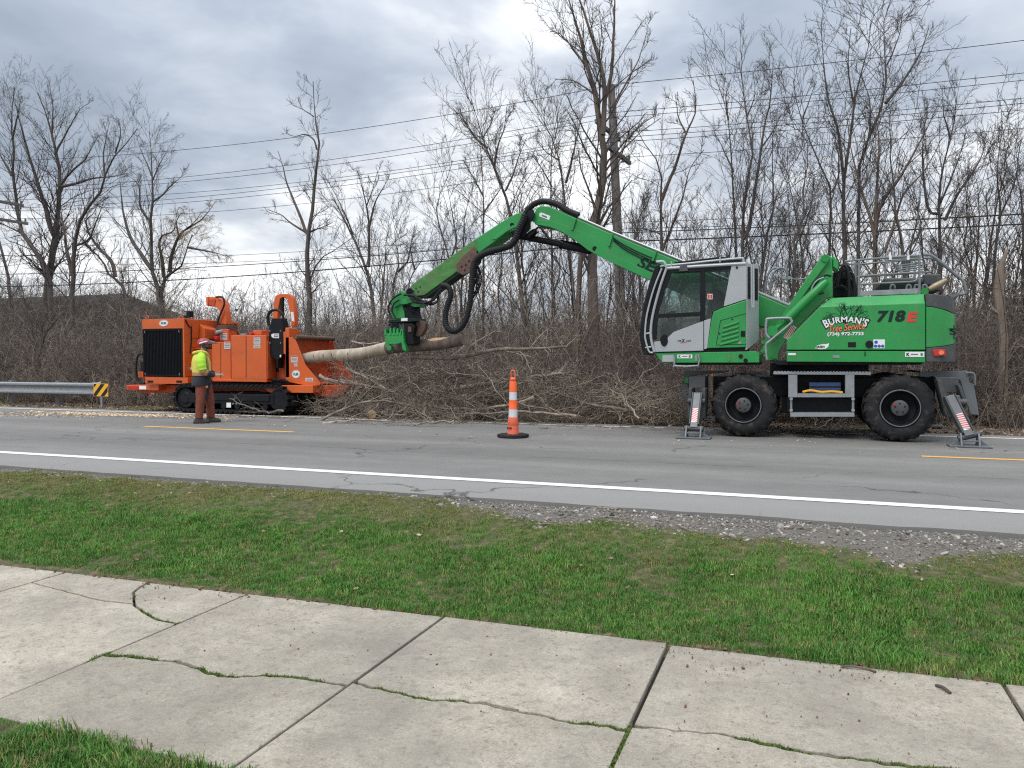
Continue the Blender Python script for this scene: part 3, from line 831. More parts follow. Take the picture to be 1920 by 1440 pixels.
# wood chips blown on to the road
t = NT('wood_chip'); oi = t.n.new('ShaderNodeObjectInfo')
t.col(t.ramp(oi.outputs['Random'], [(0.0, (0.40, 0.29, 0.18)), (1.0, (0.70, 0.57, 0.40))])); t.set(Roughness=0.8)
chip = []
for s_ in range(3):
    mb = MB(); r_ = random.Random(s_); mb.box((-1, -0.5, -0.12), (1, 0.5, 0.12)); me = bpy.data.meshes.new('wood_chip')
    me.from_pydata([(x+r_.uniform(-.3, .3), y+r_.uniform(-.2, .2), z) for x, y, z in mb.v], [], mb.f); me.materials.append(t.m); chip.append(me)
P, Rr, Sc, Ix = [], [], [], []
def chips_at(n, cx_, cy_, sx, sy, s0, s1, zf=lambda x, y: 0.004):
    for _ in range(n):
        x = cx_+RNG.normal()*sx; y = cy_+RNG.normal()*sy
        P.append((x, y, zf(x, y)+0.002)); Rr.append((RNG.normal()*0.25, RNG.normal()*0.25, RNG.random()*6.28)); Sc.append(RNG.uniform(s0, s1)); Ix.append(int(RNG.integers(0, 3)))
a = G(190, 777); b = G(70, 777)
chips_at(1500, a.x, a.y, 1.0, 0.16, 0.012, 0.034)
chips_at(260, b.x, b.y-0.1, 1.2, 0.35, 0.012, 0.03)
chips_at(300, a.x+2.2, a.y+0.25, 1.0, 0.3, 0.012, 0.03)
for _ in range(110):
    x = RNG.uniform(-12, 3); y = RNG.uniform(11.5, 14.6)
    chips_at(1, x, y, 0.02, 0.02, 0.008, 0.022)
scatter('wood_chips', P, Rr, Sc, Ix, chip, 'pale wood chips scattered on the road beside the chipper', 'wood chips')
# bark crumbs and seed debris on the sidewalk
t = NT('reddish_bud_debris'); oi = t.n.new('ShaderNodeObjectInfo')
t.col(t.ramp(oi.outputs['Random'], [(0.0, (0.05, 0.028, 0.02)), (0.6, (0.14, 0.06, 0.042)), (1.0, (0.22, 0.14, 0.09))])); t.set(Roughness=0.9)
crumb = [pebble('bud', 20+s_, t.m) for s_ in range(3)]
P, Rr, Sc, Ix = [], [], [], []
def crumbs(n, px_, py_, sx, sy):
    c_ = G(px_, py_, ZW)
    for _ in range(n):
        x, y = c_.x+RNG.normal()*sx, c_.y+RNG.normal()*sy
        if y > walk_edge(x)+0.02 or y < 2.42: continue
        P.append((x, y, ZW+0.004)); Rr.append((RNG.normal(), RNG.normal(), RNG.random()*6.28)); Sc.append(0.0026*math.exp(RNG.normal()*0.5)); Ix.append(int(RNG.integers(0, 3)))
for q in ((1400, 1245, 26), (1550, 1258, 26), (1370, 1262, 20), (1640, 1272, 14), (1265, 1225, 30)): crumbs(q[2], q[0], q[1], 0.10, 0.05)
for q in ((330, 1098, 60), (290, 1100, 30), (455, 1120, 30), (270, 1125, 20)): crumbs(q[2], q[0], q[1], 0.09, 0.03)
crumbs(170, 1100, 1270, 1.5, 0.45)
for _ in range(360):
    x = RNG.uniform(-6, 2); P.append((x, walk_edge(x)+RNG.normal()*0.016-0.012, ZW+0.005)); Rr.append((0, 0, RNG.random()*6)); Sc.append(0.004*math.exp(RNG.normal()*0.5)); Ix.append(0)
scatter('bud_debris', P, Rr, Sc, Ix, crumb, 'reddish buds and crumbs scattered along the sidewalk edge', 'debris')
def twig(ctrl, r, label):
    o = MB().tube(curve_pts(ctrl, 4), r, 6).build('fallen_twig', M['bark_brown'])
    tag(o, label, 'twig')
def gp(px_, py_, dz=0.006): q = G(px_, py_, ZW); return Vector((q.x, q.y, ZW+dz))
twig([gp(1578, 1252), gp(1600, 1254, 0.012), gp(1625, 1256), gp(1642, 1262)], 0.006, 'thin brown twig lying along the lawn edge of the sidewalk')
twig([gp(1755, 1287), gp(1768, 1294, 0.014), gp(1782, 1302)], 0.008, 'short brown bark stick on the right sidewalk slab')
twig([gp(802, 1147), gp(820, 1148, 0.012), gp(838, 1150)], 0.007, 'pale stick at the lawn edge by the middle sidewalk joint')
# ================================================================== THE WOOD BEHIND THE ROAD
def bare_tree(name, Y, limbs, label, seed, twigmat='twig', barkmat='bark', dense=1.0, droop=0.0, group='bare trees behind the road', spread=0.10, cat='tree', fine=1.0, reach=2.6):
    """limbs: (list of photo points from the butt outwards, butt width in photo pixels, tip width); each limb gets its own depth"""
    rng = np.random.default_rng(seed)
    allP, allR = [], []
    basept = W(limbs[0][0][0][0], limbs[0][0][0][1], Y)
    trunk_line = None
    for li, (pts, w0, w1) in enumerate(limbs):
        P3 = [W(x, y, Y) for x, y in pts]
        dist = (P3[0]-Vector((0, 0, CAMZ))).length
        k = dist/FPX
        if li == 0:
            z0 = gz(P3[0].x, Y) - 0.15
            if P3[0].z > z0+0.05:
                P3 = [Vector((P3[0].x - (P3[1].x-P3[0].x)*0.2, Y, z0))] + P3
        n = 16
        C_ = resample(P3, n)
        L = np.linalg.norm(np.diff(C_, axis=0), axis=1).sum()
        # every limb leans into or out of the wood by its own amount
        slope = 0.0 if li == 0 else rng.choice([-1, 1])*rng.uniform(0.15, 0.5)*spread*10*0.35
        tt = np.linspace(0, 1, n)
        C_[:, 1] += slope*L*tt**1.3 + np.cumsum(rng.normal(size=n))*0.012*L/3
        if li > 0 and trunk_line is not None:
            j = np.argmin(np.linalg.norm(trunk_line[:, [0, 2]]-C_[0, [0, 2]], axis=1))
            C_[:, 1] += trunk_line[j, 1]-C_[0, 1]
        C_[:, 0] += np.cumsum(rng.normal(size=n))*0.006
        trunk_line = C_ if trunk_line is None else np.concatenate([trunk_line, C_])
        R_ = np.maximum(w0*k/2*0.86*(1-np.linspace(0, 1, n))**0.8, max(w1*k/2*0.7, 0.010))
        if li == 0: R_[0] *= 1.35; R_[1] *= 1.12
        allP.append(C_); allR.append(R_)
    P = np.array(allP); R = np.array(allR)
    root = thing(name, basept*0 + Vector((P[0, 0, 0], P[0, 0, 1], P[0, 0, 2])), label, cat, group)
    o_ = tuple(OFF[root.name])
    link('trunk', tubes_mesh('trunk', [(P, R, 8)], M[barkmat], None, o_), root)
    lens = np.linalg.norm(np.diff(P, axis=1), axis=2).sum(1)
    b = []
    A2, B2 = [], []
    for i in range(len(P)):
        m = max(3, int(lens[i]*3.0*dense))
        p2, r2 = sprout(rng, P[i:i+1], R[i:i+1], m, 0.36, 7, (0.45, 1.0), 0.4, 0.16, 0.30 if i == 0 else 0.12, 0.35, reach, 0.30, 0.0075, 0.35, droop*0.4)
        A2.append(p2); B2.append(r2)
    P2, R2 = np.concatenate(A2), np.concatenate(B2)
    P3, R3 = sprout(rng, P2, R2, 7, 0.42, 5, (0.4, 0.95), 0.3, 0.2, 0.15, 0.18, 1.3, 0.5, 0.0048, 0.5, droop)
    P4, R4 = sprout(rng, P3, R3, max(3, int(5*fine)), 0.5, 3, (0.35, 0.9), 0.2, 0.2, 0.2, 0.12, 0.7, 0.7, 0.0038, 0.6, droop*1.4)
    link('crown', tubes_mesh('crown', [(P2, R2, 4), (P3, R3, 3), (P4, R4, 3)], M[twigmat], None, o_), root)
    return root

bare_tree('bare_tree', 30, [
    ([(90, 600), (92, 530), (96, 480), (102, 423), (104, 388), (108, 350), (101, 280), (88, 225), (73, 175)], 17, 2),
    ([(108, 350), (137, 341), (163, 330), (192, 326), (215, 318)], 6, 1.5),
    ([(108, 348), (131, 315), (152, 292), (168, 250)], 5, 1.2),
    ([(97, 440), (93, 431), (84, 388), (77, 356), (63, 283), (55, 236), (52, 200)], 9, 1.2),
    ([(101, 290), (120, 240), (135, 200), (150, 185)], 4, 1), ([(95, 250), (100, 200), (98, 160)], 3.5, 1)],
    'tallest bare tree at the far left with a broad fan crown', 101, dense=1.1)
bare_tree('bare_tree', 29, [
    ([(92, 600), (84, 512), (58, 472), (38, 440), (23, 397), (13, 350), (12, 327), (17, 292), (13, 257), (15, 198), (17, 160)], 13, 1.6),
    ([(12, 327), (0, 300), (-14, 270)], 5, 1.2), ([(36, 436), (10, 425), (-15, 415)], 4, 1.2), ([(14, 260), (30, 215), (40, 180)], 4, 1)],
    'leaning bare tree curving off the left edge of the picture', 102)
bare_tree('bare_tree', 33, [
    ([(26, 610), (22, 534), (12, 469), (0, 432), (-12, 395)], 11, 5)],
    'thick leaning trunk cut by the left edge of the picture', 103, dense=0.6)
bare_tree('bare_tree', 27, [
    ([(134, 600), (132, 520), (134, 464), (146, 411), (163, 382), (187, 353), (192, 327), (210, 286), (230, 265), (250, 240)], 12, 1.4),
    ([(131, 516), (117, 469), (108, 426), (100, 395)], 9, 2),
    ([(136, 461), (163, 449), (175, 429), (190, 397), (200, 372)], 5, 1.2),
    ([(192, 327), (187, 290), (190, 255), (195, 225)], 4, 1), ([(210, 286), (222, 250), (222, 222)], 3.5, 1)],
    'bare tree bending to the right beside the tallest left tree', 104)
bare_tree('bare_tree', 31, [
    ([(240, 610), (230, 554), (222, 534), (198, 513), (187, 490), (163, 464), (152, 457)], 13, 4),
    ([(208, 518), (201, 487), (175, 455), (163, 417), (181, 402), (192, 388)], 8, 1.4),
    ([(163, 464), (140, 440), (128, 425)], 4, 1.2)],
    'crooked bare tree leaning far to the left behind the guardrail', 105)
bare_tree('bare_tree', 27, [
    ([(303, 610), (294, 545), (286, 516), (281, 499), (283, 440), (284, 411), (289, 379), (287, 344), (284, 300), (280, 246)], 12, 1.4),
    ([(282, 504), (257, 472), (239, 449), (222, 417), (210, 379), (201, 344), (198, 320)], 9, 1.2),
    ([(283, 414), (262, 388), (251, 344), (224, 325)], 5, 1.2),
    ([(289, 379), (305, 365), (325, 340), (345, 322)], 4, 1), ([(286, 344), (298, 310), (312, 280)], 3, 1), ([(285, 330), (270, 290), (262, 262)], 3, 1)],
    'pointed bare tree rising behind the front of the orange chipper', 106, dense=0.9)
bare_tree('willow_tree', 28, [
    ([(306, 610), (304, 535), (318, 512), (335, 503), (350, 472), (356, 455), (362, 440)], 12, 2.5),
    ([(306, 520), (300, 478), (294, 455), (300, 440), (318, 432), (321, 400)], 7, 1.4),
    ([(316, 510), (321, 484), (341, 446), (359, 432), (376, 423), (392, 408)], 8, 1.6),
    ([(353, 464), (379, 469), (408, 475), (430, 482)], 5, 1.2),
    ([(359, 432), (385, 415), (400, 395), (408, 380)], 4, 1), ([(341, 446), (335, 415), (345, 395)], 4, 1)],
    'rounded willow with golden drooping twigs behind the chipper', 107, twigmat='twig_gold', dense=1.5, droop=0.5, fine=1.5)
bare_tree('bare_tree', 20.5, [
    ([(576, 680), (575, 600), (574, 560), (572, 503), (571, 458), (574, 422), (577, 384), (581, 339), (584, 297), (586, 273), (590, 258), (583, 234), (577, 208), (572, 169), (570, 143)], 15, 2),
    ([(570, 437), (552, 393), (537, 360), (528, 339), (519, 309), (505, 277)], 7, 1.2),
    ([(568, 434), (540, 416), (525, 402), (500, 392)], 5, 1.2), ([(575, 432), (596, 426), (622, 417)], 3.5, 1.2),
    ([(584, 276), (578, 258), (560, 246), (537, 249), (517, 242)], 4, 1), ([(577, 213), (557, 200), (533, 190)], 2.5, 0.8)],
    'lone straight slim tree reaching high above the black mast of the chipper', 108, dense=0.6, fine=0.7, reach=0.8)
bare_tree('bare_tree', 21, [
    ([(582, 680), (578, 560), (580, 520), (599, 485), (629, 467), (662, 444)], 9, 1.5)],
    'thin bent sapling leaning right from the foot of the slim tree', 109, dense=0.9)
bare_tree('bare_tree', 26, [
    ([(705, 640), (698, 560), (686, 512), (671, 467), (647, 419), (629, 384), (608, 340)], 12, 1.4),
    ([(688, 500), (689, 428), (686, 384), (674, 322)], 7, 1.2), ([(689, 431), (701, 384), (719, 354), (733, 330)], 5, 1),
    ([(660, 440), (640, 380), (625, 345)], 4, 1), ([(687, 390), (700, 345), (705, 318)], 3, 1)],
    'wide V shaped bare tree standing left of the grapple', 110, dense=1.0)
bare_tree('bare_tree', 24, [
    ([(735, 640), (738, 560), (740, 521), (749, 494), (743, 455), (740, 440), (749, 412)], 9, 1.6),
    ([(746, 509), (764, 491), (772, 461), (780, 440)], 5, 1.2)],
    'gnarled short tree with curling limbs above the grapple', 111, dense=1.1)
bare_tree('bare_tree', 25, [
    ([(760, 640), (764, 540), (778, 506), (796, 482), (810, 455)], 7, 1.2), ([(778, 506), (770, 470), (775, 440)], 4, 1)],
    'small twisted tree just right of the gnarled one', 112, dense=1.2)
bare_tree('bare_tree', 24, [
    ([(858, 640), (850, 560), (843, 518), (829, 452), (814, 399), (820, 363), (838, 321), (845, 300)], 8, 1.2),
    ([(838, 490), (852, 450), (848, 410), (842, 350)], 5, 1)],
    'slim curved tree crossed by the upper end of the stick arm', 113, dense=1.0)
bare_tree('bare_tree', 21.5, [
    ([(990, 700), (982, 600), (968, 470), (958, 399), (948, 365), (929, 320), (916, 285), (903, 251), (892, 209), (886, 186)], 14, 1.5),
    ([(927, 314), (934, 272), (948, 241), (956, 200)], 5, 1), ([(913, 277), (887, 254), (868, 227), (857, 203)], 5, 1),
    ([(948, 359), (961, 328), (974, 285), (985, 256)], 5, 1), ([(905, 258), (920, 225), (925, 200)], 3, 1)],
    'bare tree with spreading crown behind the elbow of the green boom', 114, dense=1.25, fine=1.3)
bare_tree('bare_tree', 24, [
    ([(905, 700), (908, 560), (909, 433), (911, 359), (908, 304), (905, 262)], 9, 1.3), ([(910, 400), (935, 360), (948, 330)], 4, 1), ([(911, 370), (890, 330), (878, 305)], 4, 1)],
    'straight slender tree passing behind the middle of the stick arm', 115, dense=1.1)
bare_tree('bare_tree', 22.5, [
    ([(1082, 700), (1075, 560), (1062, 430), (1059, 391), (1057, 349), (1048, 296), (1035, 254), (1019, 225), (1000, 190)], 12, 1.4),
    ([(1061, 343), (1074, 291), (1082, 246), (1090, 204)], 6, 1), ([(1048, 300), (1025, 285), (1003, 262)], 3.5, 1), ([(1040, 262), (1045, 225), (1040, 195)], 3, 1)],
    'forked bare tree directly above the elbow of the boom', 116, dense=1.1)
bare_tree('bare_tree', 26, [
    ([(1038, 700), (1036, 560), (1034, 375), (1034, 328), (1035, 280), (1043, 227), (1054, 183)], 8, 1.2), ([(1034, 350), (1010, 310), (990, 285)], 4, 1)],
    'thin upright tree between the elbow and the tall double tree', 117, dense=1.0)
bare_tree('bare_tree', 19.5, [
    ([(1118, 720), (1114, 640), (1112, 560), (1110, 467), (1117, 408), (1126, 369), (1132, 311), (1130, 253), (1119, 214), (1115, 171), (1101, 128), (1089, 78), (1070, 12), (1058, -30)], 30, 2),
    ([(1132, 255), (1138, 194), (1136, 148), (1121, 89), (1105, 39), (1093, 0), (1085, -40)], 12, 2),
    ([(1137, 187), (1148, 144), (1154, 78), (1160, 23), (1166, -40)], 9, 2), ([(1150, 205), (1179, 155), (1200, 109), (1214, 55)], 5, 1),
    ([(1130, 330), (1165, 280), (1195, 245), (1230, 215)], 5, 1), ([(1116, 180), (1080, 155), (1040, 150)], 4, 1), ([(1100, 128), (1060, 75), (1035, 65)], 4, 1)],
    'tallest tree reaching past the top of the picture beside the utility pole', 118, barkmat='bark_brown', dense=0.95, fine=1.3, reach=1.9)
bare_tree('bare_tree', 20, [
    ([(1080, 720), (1082, 640), (1086, 560), (1090, 478), (1104, 430), (1117, 406)], 24, 14)],
    'stout second trunk joining the tallest tree behind the boom', 119, barkmat='bark_brown', dense=0.2)
bare_tree('bare_tree', 21, [
    ([(1248, 700), (1243, 560), (1241, 467), (1239, 369), (1237, 311), (1210, 272), (1192, 238)], 13, 1.3),
    ([(1240, 375), (1249, 355), (1272, 299), (1288, 253), (1307, 210), (1303, 152)], 8, 1.2),
    ([(1243, 470), (1249, 452), (1280, 381), (1299, 323), (1325, 290)], 6, 1.2), ([(1288, 253), (1270, 215), (1272, 175)], 4, 1),
    ([(1240, 440), (1215, 430), (1195, 432)], 4, 1.5)],
    'open forked tree right above the front of the cab', 120, barkmat='bark_brown', dense=0.75)
bare_tree('bare_tree', 25, [
    ([(1383, 700), (1381, 560), (1381, 474), (1377, 389), (1373, 311), (1365, 214), (1346, 153)], 9, 1.2),
    ([(1366, 225), (1362, 180), (1372, 150)], 3, 1), ([(1374, 320), (1350, 270), (1335, 240)], 4, 1)],
    'slim left stem of the tree clump above the cab roof', 121, dense=0.9)
bare_tree('bare_tree', 24, [
    ([(1394, 700), (1394, 560), (1393, 447), (1400, 350), (1412, 292), (1400, 218), (1393, 155), (1388, 120)], 11, 1.2),
    ([(1394, 450), (1404, 435), (1416, 350), (1432, 233), (1443, 187), (1447, 102)], 8, 1.2), ([(1425, 280), (1450, 240), (1462, 215)], 4, 1), ([(1400, 225), (1415, 180), (1412, 140)], 3, 1)],
    'twin stemmed tree above the rear of the cab', 122, dense=0.9)
bare_tree('bare_tree', 23, [
    ([(1584, 700), (1585, 600), (1584, 482), (1580, 389), (1582, 330), (1593, 253), (1603, 167), (1623, 105), (1632, 35)], 13, 1.4),
    ([(1582, 340), (1572, 249), (1553, 187), (1545, 128), (1541, 60)], 6, 1), ([(1600, 190), (1590, 120), (1595, 60)], 4, 1)],
    'straight tall stem above the green lifting arm', 123, dense=0.9)
bare_tree('bare_tree', 21, [
    ([(1640, 700), (1640, 600), (1638, 490), (1638, 436), (1615, 358), (1603, 311), (1595, 272), (1590, 230)], 14, 1.6),
    ([(1640, 442), (1650, 389), (1689, 330), (1732, 253), (1752, 208)], 8, 1.2), ([(1641, 430), (1646, 350), (1650, 249), (1630, 187)], 7, 1.2),
    ([(1658, 474), (1681, 412), (1697, 362), (1740, 311), (1770, 253)], 6, 1.2)],
    'many stemmed tree spreading from behind the roof railing', 124, barkmat='bark_brown', dense=0.85)
bare_tree('bare_tree', 22, [
    ([(1608, 700), (1608, 600), (1607, 482), (1609, 389), (1607, 330), (1627, 264), (1654, 202), (1658, 136), (1650, 78), (1670, 8)], 10, 1.2),
    ([(1656, 208), (1689, 163), (1720, 109), (1737, 62)], 6, 1), ([(1627, 264), (1628, 200), (1615, 150)], 4, 1), ([(1658, 140), (1680, 90), (1685, 50)], 3, 1)],
    'highest crowned tree of the right hand clump', 125, dense=0.95)
bare_tree('bare_tree', 24, [
    ([(1560, 700), (1558, 560), (1557, 467), (1560, 358), (1545, 323), (1525, 272), (1502, 214), (1490, 152)], 9, 1.2), ([(1560, 360), (1575, 320), (1570, 270)], 4, 1), ([(1505, 220), (1518, 180), (1530, 150)], 3, 1)],
    'tree leaning left from the right hand clump', 126, dense=1.0)
bare_tree('bare_tree', 27, [
    ([(1532, 700), (1510, 560), (1502, 470), (1490, 400), (1478, 340), (1475, 280)], 7, 1), ([(1500, 450), (1520, 390), (1525, 340)], 4, 1)],
    'small tree in the gap behind the grey handrails', 127, dense=1.1)
bare_tree('bare_tree', 25, [
    ([(1765, 700), (1764, 600), (1763, 482), (1763, 369), (1770, 311), (1790, 233), (1795, 180)], 11, 1.2),
    ([(1772, 412), (1798, 362), (1833, 311), (1862, 250)], 6, 1), ([(1762, 400), (1740, 389), (1728, 292), (1736, 212)], 6, 1), ([(1785, 260), (1770, 215), (1765, 185)], 4, 1), ([(1765, 380), (1800, 300), (1820, 230)], 4, 1)],
    'bushy crowned tree above the exhaust end of the machine', 128, dense=1.25, fine=1.2)
bare_tree('bare_tree', 23, [
    ([(1862, 700), (1862, 560), (1864, 474), (1875, 400), (1868, 330), (1872, 292), (1882, 236)], 10, 1.2), ([(1872, 410), (1895, 360), (1905, 310)], 4, 1)],
    'bare tree near the right edge behind the broken snag', 129, dense=1.0)
bare_tree('bare_tree', 22, [
    ([(1918, 720), (1918, 560), (1918, 400), (1906, 330), (1914, 262)], 9, 1.4), ([(1917, 420), (1935, 350), (1940, 300)], 5, 1)],
    'dark trunk standing at the right edge of the picture', 130, dense=0.9)
bare_tree('leaning_tree', 21, [
    ([(1880, 590), (1850, 545), (1810, 500), (1768, 452)], 9, 3)],
    'fallen trunk propped at a slant behind the back of the machine', 131, dense=0.7)
bare_tree('bare_tree', 18.4, [
    ([(74, 735), (72, 660), (62, 628), (48, 605), (30, 585), (8, 570)], 8, 1.6),
    ([(73, 668), (82, 640), (92, 620), (118, 596), (132, 588)], 5, 1.2), ([(66, 640), (63, 600), (61, 565), (62, 530)], 5, 1.2), ([(76, 655), (78, 610), (84, 580)], 4, 1)],
    'low dark crab tree with crooked boughs behind the guardrail', 132, dense=1.2)
# the broken snag
rng = np.random.default_rng(55)
sp = [W(x, y, 18.2) for x, y in ((1879, 752), (1880, 700), (1882, 640), (1877, 590), (1872, 545), (1876, 500), (1884, 480), (1890, 464))]
sn = thing('broken_snag', (sp[0].x, 18.2, 0), 'pale barkless broken snag standing at the right behind the machine', 'dead tree')
MB().tube([Vector((sp[0].x, 18.2, -0.1))] + sp, [0.13, 0.10, 0.085, 0.08, 0.08, 0.095, 0.07, 0.04, 0.008], 9).build('trunk', M['bark_pale'], sn)
MB().tube([sp[4], sp[4]+Vector((0.12, 0.05, 0.32)), sp[4]+Vector((0.26, 0.05, 0.42))], [0.07, 0.05, 0.01], 7).build('splinter', M['bark_pale'], sn)
MB().tube([sp[3], sp[3]+Vector((-0.15, -0.04, 0.1)), sp[3]+Vector((-0.2, -0.04, 0.24))], [0.05, 0.03, 0.008], 6).build('splinter', M['bark_pale'], sn)

# ------------------------------------------------------------------ young trees filling the wood (each a tree of its own)
def young(seed, h):
    rng = np.random.default_rng(seed)
    n = 12; P = np.zeros((1, n, 3)); P[0, :, 2] = np.linspace(-0.1, h, n)
    P[0, :, 0] = np.cumsum(rng.normal(size=n))*0.012*h; P[0, :, 1] = np.cumsum(rng.normal(size=n))*0.012*h
    R = np.linspace(0.011*h, 0.009, n)[None]
    P1, R1 = sprout(rng, P, R, int(rng.integers(7, 11)), 0.48, 9, (0.3, 0.62), 0.5, 0.12, 0.22, 0.8, 5, 0.55, 0.012, 0.3)
    P2, R2 = sprout(rng, P1, R1, 7, 0.40, 5, (0.4, 0.9), 0.4, 0.18, 0.15, 0.3, 2.5, 0.5, 0.008, 0.4)
    P3, R3 = sprout(rng, P2, R2, 6, 0.45, 4, (0.4, 0.9), 0.3, 0.2, 0.15, 0.2, 1.2, 0.65, 0.006, 0.5)
    P4, R4 = sprout(rng, P3, R3, 2, 0.5, 3, (0.35, 0.9), 0.2, 0.2, 0.3, 0.12, 0.6, 0.7, 0.005, 0.6)
    return tubes_mesh('trunk', [(P, R, 7), (P1, R1, 5)], M['bark']), tubes_mesh('crown', [(P2, R2, 3), (P3, R3, 3), (P4, R4, 3)], M['twig'])
protos = [young(200+i, h) for i, h in enumerate((8.5, 7.5, 9.5, 6.5, 8.0))]
rt = random.Random(77)
spots = []
for px_ in list(range(430, 1910, 27)):
    Y = rt.uniform(30, 52)
    spots.append((px_+rt.uniform(-14, 14), Y, rt.uniform(0.62, 1.0)))
for px_ in list(range(-10, 430, 55)): spots.append((px_+rt.uniform(-14, 14), rt.uniform(36, 56), rt.uniform(0.55, 0.85)))
for px_ in range(1930, 2600, 45): spots.append((px_+rt.uniform(-14, 14), rt.uniform(22, 45), rt.uniform(0.65, 1.05)))
for px_ in (5, 28, 50, 70, 112, 150, 168, 190, 205, 222, 250): spots.append((px_+rt.uniform(-8, 8), rt.uniform(31, 45), rt.uniform(0.55, 0.8)))
for px_ in (830, 870, 935, 985, 1015, 1045, 1150, 1185, 1215, 1275, 1300, 1330, 1360, 1420, 1450, 1475, 1500, 1530, 1700, 1740, 1800, 1830, 1890): spots.append((px_+rt.uniform(-8, 8), rt.uniform(20, 27), rt.uniform(0.62, 0.85)))
for i, (px_, Y, s_) in enumerate(spots):
    g = W(px_, 700, Y)
    zone = min((p for p in ((180, 'left of the chipper'), (430, 'behind the chipper radiator'), (620, 'behind the chipper mast'), (830, 'behind the grapple'), (1000, 'behind the stick arm'), (1200, 'under the boom'), (1420, 'behind the cab'), (1640, 'behind the lifting arm'), (1925, 'right of the logo'), (3000, 'past the right edge'))  if px_ < p[0]), key=lambda p: p[0])[1]
    dep = 'near' if Y < 28 else 'distant'
    root = thing('young_tree', (g.x, Y, gz(g.x, Y)), 'slender bare %s young tree in the wood %s' % (dep, zone), 'tree', '%s young trees %s' % (dep, zone))
    a, b = protos[i % 5]
    for nm, me in (('trunk', a), ('crown', b)):
        o = bpy.data.objects.new(nm, me); COL.objects.link(o); o.parent = root
    root.rotation_euler = (rt.uniform(-.05, .05), rt.uniform(-.05, .05), rt.uniform(0, 6.28))
    root.scale = (s_, s_, s_*rt.uniform(0.9, 1.1))

# ------------------------------------------------------------------ undergrowth: a thicket nobody could count
def clump(seed, n, h, w, mats):
    rng = np.random.default_rng(seed); k = 6
    P = np.zeros((n, k, 3)); a = rng.random(n)*6.283; r = w*np.sqrt(rng.random(n))
    P[:, 0, 0] = r*np.cos(a); P[:, 0, 1] = r*np.sin(a); P[:, 0, 2] = -0.1
    d = np.stack([np.cos(a)*0.25+rng.normal(size=n)*0.3, np.sin(a)*0.25+rng.normal(size=n)*0.3, np.ones(n)], 1)
    hh = h*rng.uniform(0.35, 1.1, n)
    for i in range(1, k):
        d = d + rng.normal(size=(n, 3))*0.16; d /= np.linalg.norm(d, axis=1, keepdims=True)
        P[:, i] = P[:, i-1] + d*(hh/(k-1))[:, None]
    R = rng.uniform(0.006, 0.016, n)[:, None]*np.linspace(1, 0.4, k)[None]
    P2, R2 = sprout(rng, P, R, 6, 0.42, 5, (0.4, 1.1), 0.15, 0.28, 0.2, 0.2, 1.6, 0.6, 0.0052, 0.5)
    P3, R3 = sprout(rng, P2, R2, 4, 0.5, 3, (0.4, 1.0), 0.1, 0.3, 0.15, 0.12, 0.8, 0.7, 0.0046, 0.6)
    return tubes_mesh('brush_clump', [(P, R, 4), (P2, R2, 3), (P3, R3, 3)], M[mats])
clumps = [clump(300+i, 34, h, w, m) for i, (h, w, m) in enumerate(((2.6, 0.9, 'brush'), (3.2, 1.1, 'brush'), (2.2, 0.8, 'brush_tan'), (1.4, 0.8, 'brush_tan'), (3.6, 1.2, 'brush'), (2.8, 1.0, 'twig_red')))]
clumps += [clump(320+i, 5, h, 0.7, 'brush_tan') for i, h in enumerate((4.2, 3.4))]
P, Rr, Sc, Ix = [], [], [], []
def brush_row(y0, y1, n, pxa, pxb, s0, s1, kinds):
    for _ in range(n):
        px_ = RNG.uniform(pxa, pxb); Y = RNG.uniform(y0, y1); g = W(px_, 700, Y)
        P.append((g.x, Y, gz(g.x, Y))); Rr.append((RNG.normal()*0.1, RNG.normal()*0.1, RNG.random()*6.28)); Sc.append(RNG.uniform(s0, s1)); Ix.append(int(RNG.choice(kinds)))
brush_row(17.0, 18.5, 50, -60, 800, 0.55, 0.95, [2, 3, 3, 5]); brush_row(17.0, 18.5, 24, 800, 1260, 0.4, 0.7, [2, 3, 3, 5]); brush_row(17.0, 18.5, 30, 1260, 1790, 0.5, 0.9, [2, 3, 3, 5]); brush_row(18.0, 19.0, 9, 1790, 1990, 0.35, 0.6, [2, 3])
brush_row(18.5, 22, 90, -80, 800, 0.7, 1.1, [0, 1, 2, 4, 5]); brush_row(18.5, 22, 44, 800, 1280, 0.5, 0.8, [0, 1, 2, 4, 5]); brush_row(18.5, 22, 62, 1280, 1800, 0.65, 1.05, [0, 1, 2, 4, 5]); brush_row(20.5, 23, 22, 1800, 2000, 0.6, 0.95, [0, 1, 2, 4, 5])
brush_row(30, 46, 190, -80, 290, 1.2, 1.9, [0, 1, 4, 4])
brush_row(22, 30, 190, -80, 2000, 0.75, 1.1, [0, 1, 4, 5])
brush_row(30, 45, 190, -100, 2000, 0.85, 1.25, [0, 1, 4])
brush_row(17.2, 22, 110, -80, 2000, 0.7, 1.2, [6, 7])
brush_row(19.5, 45, 130, 1990, 2700, 0.8, 1.25, [0, 1, 2, 4, 5]); brush_row(17.5, 45, 90, -420, -80, 0.8, 1.25, [0, 1, 2, 4, 5])
scatter('thicket', P, Rr, Sc, Ix, clumps, 'dense tangle of bare grey brown brush under the trees', 'thicket')
P, Rr, Sc, Ix = [], [], [], []
brush_row(46, 75, 230, -120, 2020, 1.2, 1.9, [0, 1, 4])
brush_row(75, 120, 170, -120, 2020, 1.7, 2.7, [0, 1, 4])
brush_row(46, 100, 90, 2020, 2700, 1.5, 2.4, [0, 1, 4]); brush_row(46, 100, 60, -420, -120, 1.5, 2.4, [0, 1, 4])
scatter('far_wood', P, Rr, Sc, Ix, clumps, 'hazy mass of distant bare woodland closing the view', 'woodland')

